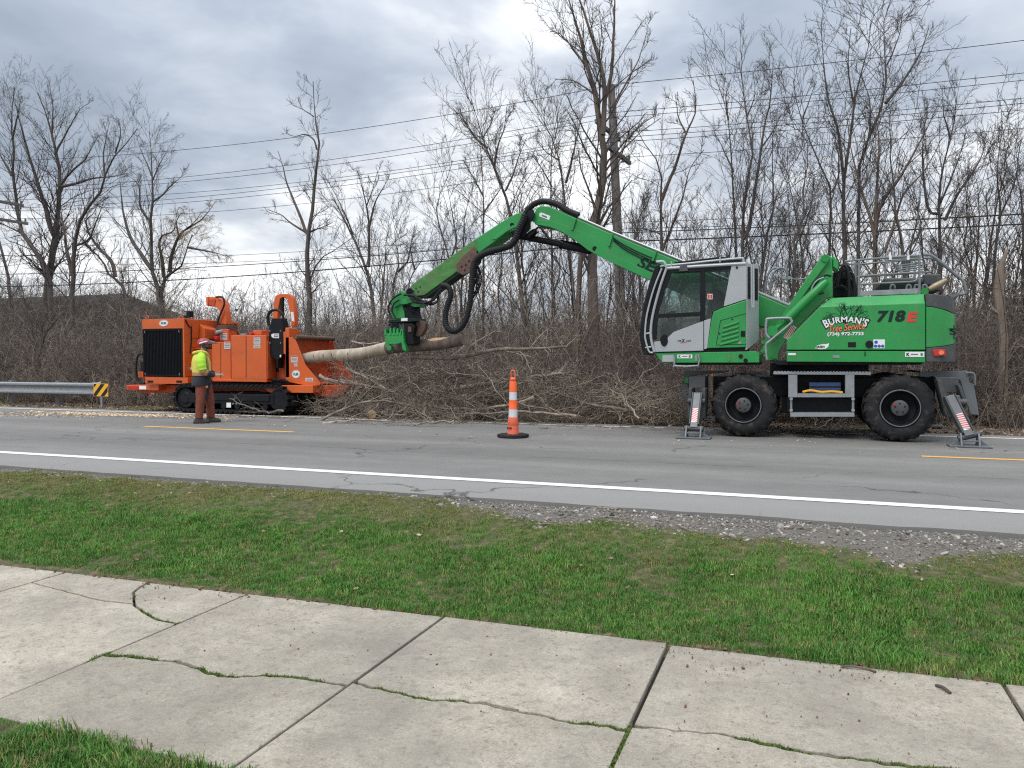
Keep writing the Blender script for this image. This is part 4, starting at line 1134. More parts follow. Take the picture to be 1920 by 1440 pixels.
# ------------------------------------------------------------------ house behind the trees on the left
HY = 48.0
hA, hB = W(-60, 560, HY), W(236, 598, HY)
eave = hB.z; ridge = W(150, 552, HY).z; rx0, rx1 = W(-90, 540, HY).x, W(152, 541, HY).x
house = thing('house', ((hA.x+hB.x)/2, HY+4, 0), 'dark roofed house half hidden behind the trees on the left', 'house')
t = NT('asphalt_shingles'); t.col(t.ramp(t.noise(9, 6, 0.7), [(0.3, (0.014, 0.014, 0.015)), (0.7, (0.030, 0.029, 0.030))])); t.set(Roughness=0.9)
x0, x1 = W(-190, 593, HY).x, hB.x
MB().add([(x0, HY-0.4, eave), (x1+0.3, HY-0.4, eave), (x1+0.3, HY+9, eave), (x0, HY+9, eave), (x0+3, HY+4.2, ridge+0.4), (rx1, HY+4.2, ridge+0.4)], [(0, 1, 5, 4), (1, 2, 5), (2, 3, 4, 5), (3, 0, 4), (3, 2, 1, 0)]).build('roof', t.m, house, smooth=0)
MB().box((x0+0.4, HY, -0.2), (x1-0.2, HY+8.6, eave-0.01)).build('wall', pmat('grey_siding', (0.035, 0.034, 0.034), 0.7, stretch=(0.2, 0.2, 8)), house, smooth=0)
for px_ in (40, 110, 180):
    c_ = W(px_, 640, HY)
    w_ = MB().box((c_.x-0.6, HY-0.06, 1.9), (c_.x+0.6, HY-0.005, 3.4)).build('window', pmat('grey_window_frame', (0.16, 0.16, 0.16)), house, smooth=0)
    MB().box((c_.x-0.5, HY-0.075, 2.0), (c_.x+0.5, HY-0.062, 3.3)).build('pane', pmat('dark_pane', (0.02, 0.025, 0.03), 0.1), w_, smooth=0)
MB().box((x1-0.2, HY-0.42, eave-0.16), (x1+0.02, HY-0.40, eave-0.02)).build('gutter', M['cab_grey'], house, smooth=0)

# ------------------------------------------------------------------ utility poles and wires
PY = 26.0
def pole(top, foot, arms, label):
    root = thing('utility_pole', (foot.x, foot.y, gz(foot.x, foot.y)), label, 'utility pole', 'utility poles')
    MB().tube([Vector((foot.x, foot.y, -0.3)), foot.lerp(top, 0.5), top], [0.19, 0.165, 0.125], 12).build('post', M['pole'], root)
    d = (top-foot).normalized()
    for z, ln, side in arms:
        t_ = (z-foot.z)/(top.z-foot.z); c_ = foot.lerp(top, t_) + Vector((side*0.17, 0, 0))
        ax = Vector((0.10, 1.0, -0.0)).normalized()
        a = MB().obox(c_, ax*ln, Vector((1, -0.1, 0)).normalized()*0.055, Vector((0, 0, 0.065))).build('crossarm', M['pole'], root, bevel=0.008)
        for q in (-0.93, -0.45, 0.93):
            p_ = c_ + ax*ln*q + Vector((0, 0, 0.065))
            MB().tube([p_, p_+Vector((0, 0, 0.06)), p_+Vector((0, 0, 0.1)), p_+Vector((0, 0, 0.16))], [0.02, 0.045, 0.035, 0.05], 8).build('insulator', M['mid_grey'], a)
    return root
ARMS = [(9.08, 1.2, -1), (8.22, 1.2, 1)]
pt, pf = W(1146, 160, PY), W(1172, 640, PY); pf.z = 0
pole(pt, pf, ARMS, 'tall grey utility pole with two crossarms behind the boom')
pt2 = Vector((-36.3, PY, 10.7)); pf2 = Vector((-36.3, PY, 0))
pole(pt2, pf2, [(8.9, 1.5, 1), (8.05, 1.7, 1)], 'utility pole at the left edge showing only its crossarm ends')
def wire(y_, zA, zB, zC, r, label, sag=0.9):
    """strung from the left pole to the middle pole and on to the right"""
    def seg(a, b, s_):
        return [a.lerp(b, k/14) - Vector((0, 0, s_*4*(k/14)*(1-k/14))) for k in range(15)]
    a0, a, b, c_ = Vector((-75, y_, zA+0.3)), Vector((-36.3, y_, zA)), Vector((-6.0, y_, zB)), Vector((33, y_, zC))
    pts = seg(a0, a, sag)[:-1] + seg(a, b, sag)[:-1] + seg(b, c_, sag)
    tag(MB().tube(pts, r, 5).build('overhead_wire', M['black']), label, 'wire', 'overhead wires')
wire(26.0, 10.75, 10.6, 11.4, 0.010, 'highest single overhead wire running from the top of the pole', 0.55)
wire(25.0, 9.20, 9.35, 10.2, 0.009, 'near wire of the upper crossarm', 0.55)
wire(25.5, 9.20, 9.35, 10.2, 0.009, 'second wire of the upper crossarm', 0.60)
wire(27.1, 9.15, 9.30, 10.2, 0.009, 'far wire of the upper crossarm', 0.60)
wire(24.9, 8.30, 8.50, 9.35, 0.009, 'near wire of the lower crossarm', 0.55)
wire(25.4, 8.30, 8.50, 9.35, 0.009, 'second wire of the lower crossarm', 0.60)
wire(27.2, 8.25, 8.45, 9.3, 0.009, 'far wire of the lower crossarm', 0.60)
wire(25.7, 5.35, 5.55, 5.9, 0.016, 'upper of the two thick low cables', 0.30)
wire(25.65, 4.75, 5.25, 5.65, 0.021, 'lower and thickest of the low cables', 0.30)
wire(27.5, 6.3, 6.2, 6.7, 0.009, 'thin service wire above the low cables', 0.4)
wire(28.2, 6.2, 6.1, 6.6, 0.009, 'faint service wire just below the thin one', 0.5)
# ================================================================== GREEN MATERIAL HANDLER
def Wx(px_, Y): return W(px_, 680, Y).x
def Wz(py_, px_, Y): return W(px_, py_, Y).z
t = NT('tinted_glass')
tr = t.n.new('ShaderNodeBsdfTransparent'); tr.inputs[0].default_value = (0.74, 0.82, 0.79, 1)
gl = t.n.new('ShaderNodeBsdfGlossy'); gl.inputs['Roughness'].default_value = 0.04; gl.inputs[0].default_value = (0.85, 0.9, 0.9, 1)
fr = t.n.new('ShaderNodeFresnel'); fr.inputs[0].default_value = 1.42
mx = t.n.new('ShaderNodeMixShader'); t.l.new(fr.outputs[0], mx.inputs[0]); t.l.new(tr.outputs[0], mx.inputs[1]); t.l.new(gl.outputs[0], mx.inputs[2])
t.l.new(mx.outputs[0], t.n['Material Output'].inputs['Surface'])
M['glass'] = t.m

ex = thing('material_handler', (0.2, 14.5, 0.0), 'large green wheeled log handler with grey cab standing on outriggers', 'excavator')
Y0 = 13.15

# ---- undercarriage
xa, xb = -0.885, 1.43
ch = MB()
ch.box((-1.42, 13.72, 0.66), (1.98, 15.28, 0.985))
ch.box((-1.15, 13.85, 0.40), (-0.60, 15.15, 0.66)); ch.box((1.15, 13.85, 0.40), (1.72, 15.15, 0.66))
ch.box((-0.30, 13.74, 0.38), (0.86, 15.26, 0.66))
ch.build('chassis', M['black'], ex, bevel=0.012)
for x in (xa, xb):
    MB().cyl((x, 13.35, 0.515), (x, 15.65, 0.515), 0.085, 14).build('axle', M['black'], ex)

def wheel(x, z, y_out, y_in, rot):
    """y_out: outer face (rim side), y_in: inner face"""
    s_ = 1 if y_in > y_out else -1
    w = abs(y_in-y_out); R = 0.50
    pr = [(0.07, 0.278), (0.02, 0.30), (0.0, 0.36), (0.004, 0.42), (0.04, 0.475), (0.09, R-0.004), (w*0.5, R), (w-0.09, R-0.004), (w-0.04, 0.475), (w-0.004, 0.42), (w, 0.36), (w-0.02, 0.30), (w-0.07, 0.278)]
    mb = MB().lathe(x, z, [(y_out+s_*a, r) for a, r in pr], 56)
    nl = 20
    for k in range(nl):
        for side in (0, 1):
            q0 = 2*math.pi*(k+0.5*side)/nl + rot
            prev = None
            # a curved lug from the shoulder to the middle of the tread
            prof = [(0.012, 0.405, 0.0, 0.030), (0.018, 0.455, 0.02, 0.034), (0.055, 0.505, 0.05, 0.036), (0.14, 0.525, 0.13, 0.034), (w*0.52, 0.525, 0.24, 0.030)]
            rings = []
            for (a, r, dq, hw) in prof:
                a_ = a if side == 0 else w-a
                y = y_out + s_*a_; ring = []
                for rr_, sg in ((r-0.045, -1), (r, -0.72), (r, 0.72), (r-0.045, 1)):
                    q = q0 + dq + sg*hw/r
                    ring.append((x+rr_*math.cos(q), y, z+rr_*math.sin(q)))
                rings.append(ring)
            v = [p for rg in rings for p in rg]; f = []
            for i in range(len(rings)-1):
                for j in range(3): f.append((i*4+j, i*4+j+1, (i+1)*4+j+1, (i+1)*4+j))
            f += [(0, 1, 2, 3), tuple(len(v)-4+j for j in (3, 2, 1, 0))]
            mb.add(v, f)
    o = mb.build('wheel', M['tyre'], ex, smooth=40)
    rim = [(0.015, 0.285), (0.0, 0.272), (0.03, 0.258), (0.06, 0.25), (0.16, 0.235), (0.20, 0.16), (0.20, 0.0001), (0.25, 0.0001), (0.25, 0.25), (0.06, 0.283)]
    MB().lathe(x, z, [(y_out+s_*(a+0.006), r) for a, r in rim], 40).build('rim', M['black'], o, smooth=40)
    hub = [(0.05, 0.0001), (0.05, 0.105), (0.062, 0.122), (0.22, 0.13), (0.22, 0.0001)]
    h = MB().lathe(x, z, [(y_out+s_*a, r) for a, r in hub], 28).build('hub', M['dark_grey'], o, smooth=40)
    for k in range(5):
        q = 2*math.pi*k/5+rot; cx_, cz_ = x+0.072*math.cos(q), z+0.072*math.sin(q)
        MB().cyl((cx_, y_out+s_*0.044, cz_), (cx_, y_out+s_*0.056, cz_), 0.012, 8).build('bolt', M['deep_black'], o)
    MB().lathe(x, z, [(y_out-s_*0.002, 0.272), (y_out-s_*0.004, 0.282), (y_out+s_*0.012, 0.29), (y_out+s_*0.012, 0.272)], 40).build('rim_ring', M['mid_grey'], o, smooth=40)
    q = 2.9 if x < 0 else 2.5
    MB().box((x+0.09*math.cos(q)-0.016, y_out+s_*0.044, z+0.09*math.sin(q)-0.016), (x+0.09*math.cos(q)+0.016, y_out+s_*0.0475, z+0.09*math.sin(q)+0.016)).build('tag', M['red'], o)
    return o
wheel(xa, 0.525, 13.17, 13.70, 0.1); wheel(xb, 0.525, 13.17, 13.70, 0.35)
wheel(xa, 0.525, 15.83, 15.30, 0.2); wheel(xb, 0.525, 15.83, 15.30, 0.6)

# ---- step box and catwalk between the wheels
YB = 13.28
st = MB().px([(1450, 697), (1633, 698), (1633, 703), (1450, 702)], YB, 0.5).build('catwalk', M['galv'], ex, bevel=0.004)
g_ = MB()
for k in range(30):
    x = Wx(1452+k*6.1, YB); g_.box((x, YB+0.01, Wz(697.5, 1540, YB)), (x+0.03, YB+0.48, Wz(697.5, 1540, YB)+0.012))
g_.build('grip_strip', M['galv'], st)
tb = MB()
for poly in ([(1478, 703), (1495, 703), (1495, 745), (1478, 745)], [(1585, 703), (1602, 703), (1602, 745), (1585, 745)], [(1495, 738), (1585, 738), (1585, 745), (1495, 745)]): tb.px(poly, YB, 0.40)
o = tb.build('tool_box', M['galv'], ex, bevel=0.004)
MB().px([(1495, 703.5), (1585, 703.5), (1585, 738), (1495, 738)], YB+0.36, 0.03).build('back_panel', M['black'], o)
MB().px([(1517, 717), (1577, 717), (1577, 737), (1517, 737)], YB+0.10, 0.2).build('blue_case', M['blue'], o, bevel=0.01)
MB().px([(1517, 724), (1577, 724), (1577, 726.5), (1517, 726.5)], YB+0.092, 0.01).build('case_rib', M['black'], o)
MB().tube(curve_pts([W(x, y, YB+0.05) for x, y in ((1505, 735), (1520, 732), (1540, 735), (1560, 734), (1580, 736))], 4), 0.018, 6).build('strap', M['yellow'], o)
MB().px([(1482, 774), (1602, 774), (1602, 781.5), (1482, 781.5)], YB-0.02, 0.26).build('lower_step', M['galv'], ex, bevel=0.004)
for px_ in (1483.5, 1599.5):
    MB().cyl(W(px_, 744, YB+0.02), W(px_, 777, YB+0.02), 0.018, 8).build('step_rod', M['galv'], ex)
    for py_ in (748, 769): MB().cyl(W(px_, py_, YB-0.02), W(px_, py_, YB+0.05), 0.026, 8).build('rod_bolt', M['galv'], ex)
MB().box((-0.22, 13.50, 0.40), (0.80, 13.74, 0.66)).build('tank', M['black'], ex, bevel=0.02)

# ---- outriggers
def stripes(name, c, ax, az, an, n, parent, w=0.5):
    """white plate with slanted red bars: c centre, ax/az half axes, an normal"""
    c, ax, az, an = map(Vector, (c, ax, az, an))
    o = MB().obox(c, ax, az, an*0.002).build(name, M['white'], parent)
    mb = MB()
    for k in range(n):
        a = -1 + 2*k/n; b = a + 1.0/n
        pts = [c+ax*-1+az*max(-1, min(1, a-0.16)), c+ax*1+az*max(-1, min(1, a+0.16)), c+ax*1+az*max(-1, min(1, b+0.16)), c+ax*-1+az*max(-1, min(1, b-0.16))]
        mb.extr([p+an*0.0022 for p in pts], an*0.0015)
    mb.build('red_bar', M['letter_red'], o)
    return o
def outrigger(top, foot, lbl):
    top, foot = Vector(top), Vector(foot)
    d = (foot-top).normalized(); sx = Vector((1, 0, 0)); sx = (sx - d*sx.dot(d)).normalized(); sy = d.cross(sx).normalized()
    if sy.y > 0: sy = -sy
    knee = foot + Vector((0, 0, 0.16))
    d2 = knee-top; L = d2.length
    leg = MB().obox((top+knee)/2, sx*0.06, sy*0.06, d2/2).build('outrigger_leg', M['mid_grey'], ex, bevel=0.012, label=lbl)
    for s_ in (-1, 1):
        MB().obox((top+knee)/2+sx*s_*0.071-d2*0.05, sx*0.010, sy*0.072, d2*0.46).build('cheek_plate', M['dark_grey'], leg, bevel=0.006)
    stripes('warning_stripe', top+d2*0.66+sy*0.063, sx*0.042, d2*0.20, sy, 8, leg)
    MB().cyl(knee-sx*0.15, knee+sx*0.15, 0.045, 14).build('foot_pin', M['dark_grey'], leg)
    ft = MB()
    ft.extr([foot+Vector((x, y, 0.006)) for x, y in ((-0.27, -0.16), (0.27, -0.16), (0.27, 0.16), (-0.27, 0.16))], (0, 0, 0.022))
    for s_ in (-1, 1):
        x = s_*0.115
        ft.extr([foot+Vector((x-0.012, -0.14, 0.026)), foot+Vector((x-0.012, 0.14, 0.026)), foot+Vector((x-0.012, 0.045, 0.205)), foot+Vector((x-0.012, -0.045, 0.205))], (0.024, 0, 0))
        ft.extr([foot+Vector((s_*0.125, -0.012, 0.026)), foot+Vector((s_*0.245, -0.012, 0.026)), foot+Vector((s_*0.125, -0.012, 0.13))], (0, 0.024, 0))
    ft.box((foot.x-0.10, foot.y-0.10, 0.085), (foot.x+0.10, foot.y-0.08, 0.105))
    ft.build('foot_plate', M['mid_grey'], ex, bevel=0.004)
    return leg
fA, fB = G(1301, 822), G(1817, 838)
outrigger((W(1308, 745, 13.05).x, 13.05, 0.70), (fA.x, fA.y, 0), 'front near outrigger leg with striped warning panel')
outrigger((W(1780, 738, 13.02).x, 13.02, 0.73), (fB.x, fB.y, 0), 'rear near outrigger leg with striped warning panel')
# outrigger carriers on the chassis ends
cr_ = MB()
cr_.px([(1292, 706), (1322, 706), (1322, 728), (1292, 728)], 13.30, 0.5)
cr_.px([(1291, 728), (1297, 728), (1296, 782), (1289, 782)], 13.06, 0.42); cr_.px([(1316, 728), (1323, 728), (1321, 785), (1314, 785)], 13.06, 0.42)
cr_.build('outrigger_carrier', M['dark_grey'], ex, bevel=0.01)
MB().px([(1298, 736), (1314, 736), (1314, 750), (1297, 750)], 13.12, 0.16).build('carrier_block', M['mid_grey'], ex, bevel=0.012)
MB().cyl(W(1290, 752, 13.02), W(1322, 752, 13.02), 0.05, 14).build('carrier_pin', M['dark_grey'], ex)
cr_ = MB()
cr_.px([(1752, 706), (1794, 708), (1806, 738), (1772, 736)], 13.30, 0.45)
cr_.px([(1757, 712), (1765, 712), (1788, 772), (1786, 782), (1778, 783), (1772, 776)], 13.08, 0.40); cr_.px([(1796, 722), (1803, 724), (1816, 762), (1810, 764)], 13.06, 0.4)
cr_.build('outrigger_carrier', M['dark_grey'], ex, bevel=0.01)
MB().px([(1778, 741), (1800, 741), (1803, 750), (1782, 750)], 13.10, 0.16).build('carrier_block', M['mid_grey'], ex, bevel=0.012)
MB().cyl(W(1778, 754, 13.02), W(1812, 754, 13.02), 0.05, 14).build('carrier_pin', M['dark_grey'], ex)
# mudguards and far outriggers
MB().px([(1724, 697), (1814, 695), (1818, 718), (1826, 721), (1836, 778), (1820, 777), (1800, 712), (1724, 706)], 13.78, 0.05).build('rear_guard', M['mid_grey'], ex, bevel=0.006)
MB().px([(1716, 696), (1726, 695), (1724, 699), (1713, 698)], 13.78, 1.2).build('guard_lip', M['black'], ex)
MB().tube(curve_pts([W(x, y, 13.74) for x, y in ((1811, 699), (1822, 699), (1827, 703), (1828, 712), (1828, 722))], 4), 0.016, 8).build('guard_handle', M['mid_grey'], ex)
MB().px([(1283, 694), (1363, 694), (1361, 698), (1308, 704), (1293, 705), (1291, 718), (1281, 718)], 15.2, 0.5).build('front_guard', M['dark_grey'], ex, bevel=0.006)
MB().px([(1281, 718), (1291, 718), (1289, 753), (1273, 763)], 15.3, 0.08).build('front_flap', M['mid_grey'], ex)
MB().px([(1284, 708), (1291, 708), (1291, 718), (1284, 718)], 15.18, 0.02).build('lamp_box', M['green'], ex)
for fx, tx in ((-1.62, -1.5), (2.27, 2.1)):
    MB().obox(((fx+tx)/2, 16.2, 0.42), (0.075, 0, 0), (0, 0.07, 0), ((fx-tx)/2, 0.38, -0.30)).build('far_leg', M['mid_grey'], ex)
    MB().box((fx-0.27, 16.45, 0.006), (fx+0.27, 16.75, 0.03)).build('far_foot', M['mid_grey'], ex)
MB().cyl((0.28, 14.48, 0.985), (0.28, 14.48, 1.215), 0.80, 40).build('slewing_ring', M['black'], ex)

# ---- upper body
def XZ(px_, py_, Y=Y0): p = W(px_, py_, Y); return p.x, p.z
YF = 15.75
def hood_shell():
    A, B, C_, D, E_ = [XZ(*p) for p in ((1475, 656.3), (1475, 638), (1537.6, 574.8), (1735.3, 568), (1735.3, 656.3))]
    F = XZ(1559.4, 558.4, Y0+0.17); Gc = XZ(1735.3, 551, Y0+0.17)
    v = []
    for (x, z), y in [(A, Y0), (B, Y0), (C_, Y0), (D, Y0), (E_, Y0), (F, Y0+0.17), ((D[0], Gc[1]), Y0+0.17)]: v.append((x, y, z))
    for (x, z), y in [(A, YF), (B, YF), (C_, YF), (D, YF), (E_, YF), (F, YF-0.17), ((D[0], Gc[1]), YF-0.17)]: v.append((x, y, z))
    f = [(0, 1, 2, 3, 4), (2, 5, 6, 3), (5, 12, 13, 6), (1, 8, 9, 2), (2, 9, 12, 5), (7, 11, 10, 9, 8), (9, 10, 13, 12), (4, 3, 6, 13, 10, 11), (0, 4, 11, 7), (0, 7, 8, 1)]
    return MB().add(v, f).build('engine_hood', M['green'], ex, bevel=0.014, seg=3)
hood = hood_shell()
MB().px([(1475, 658.2), (1735.3, 658.2), (1735.3, 679.5), (1475, 678.2)], Y0+0.012, 2.56).build('side_skirt', M['green'], ex, bevel=0.008)
MB().px([(1479, 650), (1733, 650), (1733, 668), (1479, 668)], Y0+0.05, 2.4).build('frame_core', M['black'], ex)
MB().px([(1440, 676), (1740, 676), (1725, 684), (1460, 684)], Y0+0.15, 2.2).build('deck_plate', M['black'], ex)
MB().px([(1621, 659), (1623, 659), (1623, 668), (1621, 668)], Y0+0.006, 0.01).build('skirt_slot', M['black'], ex)
# counterweight: three bands wrapped round the tail
cols = [(1736.6, 13.15), (1748, 13.152), (1762, 13.17), (1775, 13.225), (1785, 13.31), (1790, 13.40), (1791.5, 13.50)]
top_ = [550.3, 551.5, 553, 554.5, 556.5, 560, 563]; b1 = [574.3, 575, 578, 582.5, 586.5, 589, 590]; b2 = [651.8, 651.2, 650, 648.2, 646.3, 645, 644.5]; b3 = [678.7] * 7
def band(name, up, lo, mat, parent, inset=0.0):
    n = len(cols); v, f = [], []
    for (px_, Y), u, l in zip(cols, up, lo):
        pu = W(px_, u, Y+inset); pl = W(px_, l, Y+inset); v += [tuple(pu), tuple(pl)]
    for (px_, Y), u, l in list(zip(cols, up, lo))[::-1]:
        p = W(px_, u, Y+inset); q = W(px_, l, Y+inset); yy = 28.9-Y
        v += [(p.x, yy-inset, p.z), (q.x, yy-inset, q.z)]
    k = 2*n
    for i in range(k): f.append((2*i, 2*i+1, 2*((i+1) % k)+1, 2*((i+1) % k)))
    f.append(tuple(2*i for i in range(k))); f.append(tuple(2*i+1 for i in range(k-1, -1, -1)))
    return MB().add(v, f).build(name, mat, parent, bevel=0.01)
cw = band('counterweight', [x+0.35 for x in b1], [x-0.35 for x in b2], M['green'], ex)
band('upper_trim', top_, [x-0.35 for x in b1], M['dark_grey'], cw); band('lower_trim', [x+0.35 for x in b2], b3, M['dark_grey'], cw)
tl = MB().px([(1748, 656), (1772, 654.5), (1774, 667), (1752, 667.5)], 13.135, 0.06).build('tail_light', M['red'], cw, bevel=0.006)
MB().cyl(W(1765, 661, 13.118), W(1765, 661, 13.13), 0.035, 14).build('reflector', M['letter_coral'], tl)
letters('maker_emblem', 'S', W(1787, 622, 13.30) + Vector((0, -0.02, 0)), 0.10, M['letter_dark'], cw, 0.09, bold=0.03)
MB().px([(1781, 615.5), (1789, 615.5), (1789, 617.3), (1781, 617.3)], 13.25, 0.05).build('emblem_bar', M['letter_dark'], cw)
MB().px([(1788.3, 610), (1789.8, 610), (1789.8, 636), (1788.3, 636)], 13.36, 0.05).build('emblem_bar', M['letter_dark'], cw)

# ---- lettering and decals on the hood
def Hc(px_, py_): v = W(px_, py_, Y0-0.004); return v
px2m = lambda px_, a, b: (W(a, 620, Y0).x - W(b, 620, Y0).x)
def wid(a, b): return abs(W(b, 620, Y0).x - W(a, 620, Y0).x)
def hei(a, b, px_): return abs(W(px_, a, Y0).z - W(px_, b, Y0).z)
MODEL = hei(582, 604, 1680)
letters('model_number', '718', Hc(1671, 593), MODEL, M['letter_dark'], hood, wid(1644, 1698), shear=0.18, bold=0.045)
letters('model_letter', 'E', Hc(1710.5, 594.5), MODEL*0.84, M['letter_red'], hood, wid(1699, 1722), shear=0.18, bold=0.05)
def arch(R_, hw):
    def fn(a, b):
        q = a/R_; b = b*(0.92+0.5*(a/hw)**2)
        return (R_+b)*math.sin(q), (R_+b)*math.cos(q)-R_
    return fn
cB = Hc(1585.5, 598.5); Wd = wid(1543, 1628)
# the tree printed behind the name
rngd = random.Random(4); tm = MB()
tc_ = Hc(1586, 600) + Vector((0, 0.0026, 0)); sc_ = wid(1541, 1630)/2
def twigline(p, a, l, w, d):
    q = (p[0]+math.sin(a)*l, p[1]+math.cos(a)*l)
    nx2, nz2 = math.cos(a)*w, -math.sin(a)*w
    tm.extr([tc_+Vector((p[0]-nx2, 0, p[1]-nz2)), tc_+Vector((p[0]+nx2, 0, p[1]+nz2)), tc_+Vector((q[0]+nx2*0.6, 0, q[1]+nz2*0.6)), tc_+Vector((q[0]-nx2*0.6, 0, q[1]-nz2*0.6))], (0, 0.0012, 0))
    if d > 0:
        for _ in range(3 if d > 1 else 2): twigline(q, a+rngd.uniform(-0.85, 0.85), l*rngd.uniform(0.55, 0.85), w*0.66, d-1)
for a in (-1.25, -0.95, -0.6, -0.25, 0.1, 0.45, 0.8, 1.1): twigline((0.02*a, -0.04), a, sc_*0.36, 0.0065, 3)
for a, w in ((3.14, 0.016),): twigline((0.0, -0.03), a, 0.20, w, 0)
for a in (2.6, 3.0, 3.4, 3.75): twigline((0.0, -0.20), a, 0.045, 0.008, 0)
tm.build('tree_emblem', M['letter_dark'], hood, smooth=0)
hB_ = hei(592, 604, 1585)
letters('name_outline', "BURMAN'S", cB + Vector((0, 0.0010, 0)), hB_*1.22, M['letter_dark'], hood, Wd*1.05, bold=0.075, fn=arch(0.70, Wd/2), spacing=1.08)
letters('owner_name', "BURMAN'S", cB + Vector((0, -0.0016, 0)), hB_, M['white'], hood, Wd, bold=0.025, fn=arch(0.70, Wd/2), spacing=1.08)
letters('service_outline', 'Tree Service', Hc(1588, 613.5)+Vector((0, 0.0004, 0)), hei(607, 620, 1585)*1.1, M['letter_dark'], hood, wid(1552, 1621)*1.02, shear=0.35, bold=0.06, ux=(1, 0, 0.10), uz=(-0.10, 0, 1))
letters('service_line', 'Tree Service', Hc(1588, 613.5)+Vector((0, -0.0022, 0)), hei(607, 620, 1585), M['letter_coral'], hood, wid(1552, 1620), shear=0.35, bold=0.012, ux=(1, 0, 0.10), uz=(-0.10, 0, 1))
letters('phone_number', '(734) 972-7733', Hc(1585, 626.8), hei(623, 631, 1585), M['white'], hood, wid(1551, 1619), bold=0.03)
lf = MB().px([(1528, 656-3), (1531, 648), (1541, 645.5), (1550, 645), (1554.5, 643.5), (1553, 650), (1548, 654), (1538, 655)], Y0-0.004, 0.003).build('leaf_decal', M['white'], hood)
letters('leaf_word', 'GREEN', Hc(1538, 650.3)+Vector((0, -0.003, 0)), hei(648, 652.5, 1540), M['letter_dark'], hood, wid(1530, 1547), shear=0.2, bold=0.02)
panel('latch_recess', [(1590, 641.5), (1605, 641.5), (1605, 651), (1590, 651)], Y0-0.006, M['black'], hood, 0.01, 0.002)
fc = MB().tube([W(1630, 645.5, Y0-0.018), W(1630, 645.5, Y0+0.004)], 0.056, 18).build('fuel_cap', M['black'], hood)
st_ = panel('safety_sticker', [(1637.5, 636.5), (1659, 636.5), (1659, 653), (1637.5, 653)], Y0-0.004, M['white'], hood, 0.003)
for px_, py_, r in ((1642.5, 641.5, 0.026), (1641.5, 649, 0.024), (1648.3, 649, 0.024), (1655, 649, 0.024)):
    MB().cyl(W(px_, py_, Y0-0.0065), W(px_, py_, Y0-0.0045), r, 14).build('pictogram', M['sticker_blue'], st_)
def kplate(cx_, cy_, w_, h_, Y, parent):
    o = panel('dealer_plate', [(cx_-w_/2, cy_-h_/2), (cx_+w_/2, cy_-h_/2), (cx_+w_/2, cy_+h_/2), (cx_-w_/2, cy_+h_/2)], Y-0.003, M['white'], parent, 0.003)
    letters('dealer_letter', 'K', W(cx_-w_*0.34, cy_, Y-0.005), abs(W(cx_, cy_-h_*0.32, Y).z-W(cx_, cy_+h_*0.32, Y).z), M['black'], o, bold=0.04)
    MB().px([(cx_-w_*0.2, cy_-h_*0.12), (cx_+w_*0.18, cy_-h_*0.12), (cx_+w_*0.18, cy_+h_*0.12), (cx_-w_*0.2, cy_+h_*0.12)], Y-0.0045, 0.001).build('dealer_print', M['mid_grey'], o)
    MB().cyl(W(cx_+w_*0.35, cy_, Y-0.0045), W(cx_+w_*0.35, cy_, Y-0.0032), 0.024, 12).build('dealer_seal', M['mid_grey'], o)
kplate(1715, 664.5, 36, 9.5, Y0+0.008, ex)
panel('small_plate', [(1561.5, 665.5), (1574, 666), (1574, 671.5), (1561.5, 671)], Y0+0.006, M['galv'], ex)
panel('small_plate', [(1478, 662), (1492, 662), (1492, 666), (1478, 666)], Y0+0.006, M['white'], ex)

# ---- roof railing, exhaust and engine top
YR = 13.42
def rail(name, pts, r, Y, mat='rail', n=4, dY=0.0):
    return MB().tube(curve_pts([W(x, y, Y) for x, y in pts], n), r*(0.8 if mat == 'rail' else 1.0), 8).build(name, M[mat], ex)
ZR = lambda: 0
def box_px(name, x0, x1, y0, y1, Y, dy, mat, bevel=0.004): return MB().px([(x0, y0), (x1, y0), (x1, y1), (x0, y1)], Y, dy).build(name, M[mat], ex, bevel=bevel)
MB().px([(1610, 546), (1725, 540.5), (1725, 550.5), (1610, 555)], YR, 0.03).build('toe_board', M['galv'], ex, bevel=0.003)
for px_, a, b in ((1610.5, 487, 556), (1724, 479, 552)): MB().obox((W(px_, a, YR)+W(px_, b, YR))/2, (0.015, 0, 0), (0, 0.015, 0), (W(px_, a, YR)-W(px_, b, YR))/2).build('rail_post', M['rail'], ex)
rail('top_rail', [(1584, 490), (1610, 487.3), (1664, 483), (1724, 479)], 0.02, YR)
rail('mid_rail', [(1612, 518), (1660, 514), (1724, 510.5)], 0.016, YR)
rail('low_rail', [(1612, 533), (1660, 530.5), (1705, 528.5), (1717, 526), (1722, 519), (1724, 510)], 0.018, YR)
YR2 = 15.3
for px_ in (1604, 1660, 1715): MB().cyl(W(px_, 492, YR2), W(px_, 560, YR2), 0.02, 8).build('rail_post', M['rail'], ex)
rail('top_rail', [(1584, 490), (1600, 496), (1660, 491), (1730, 486)], 0.02, YR2)
rail('mid_rail', [(1600, 520), (1660, 516), (1745, 510)], 0.018, YR2)
for k in range(5): rail('basket_bar', [(1672+k*3, 491+k*4.3), (1685+k*3, 497+k*3.5), (1732, 492+k*4.2)], 0.014, 14.0+k*0.22)
for k in range(3): rail('basket_bar', [(1662, 482+k*3), (1690, 480.5+k*3), (1726, 478.5+k*3)], 0.016, 13.7+k*0.25)
for px_ in (1669.5, 1703): panel('rail_tag', [(px_-2.5, 479), (px_+2.5, 479), (px_+2.5, 487), (px_-2.5, 487)], YR-0.025, M['white'], ex)
rail('ladder_rail', [(1732, 478), (1745, 478.5), (1765, 492), (1790, 513), (1803, 524), (1808, 532), (1811, 549), (1798, 552)], 0.030, 13.9, n=3)
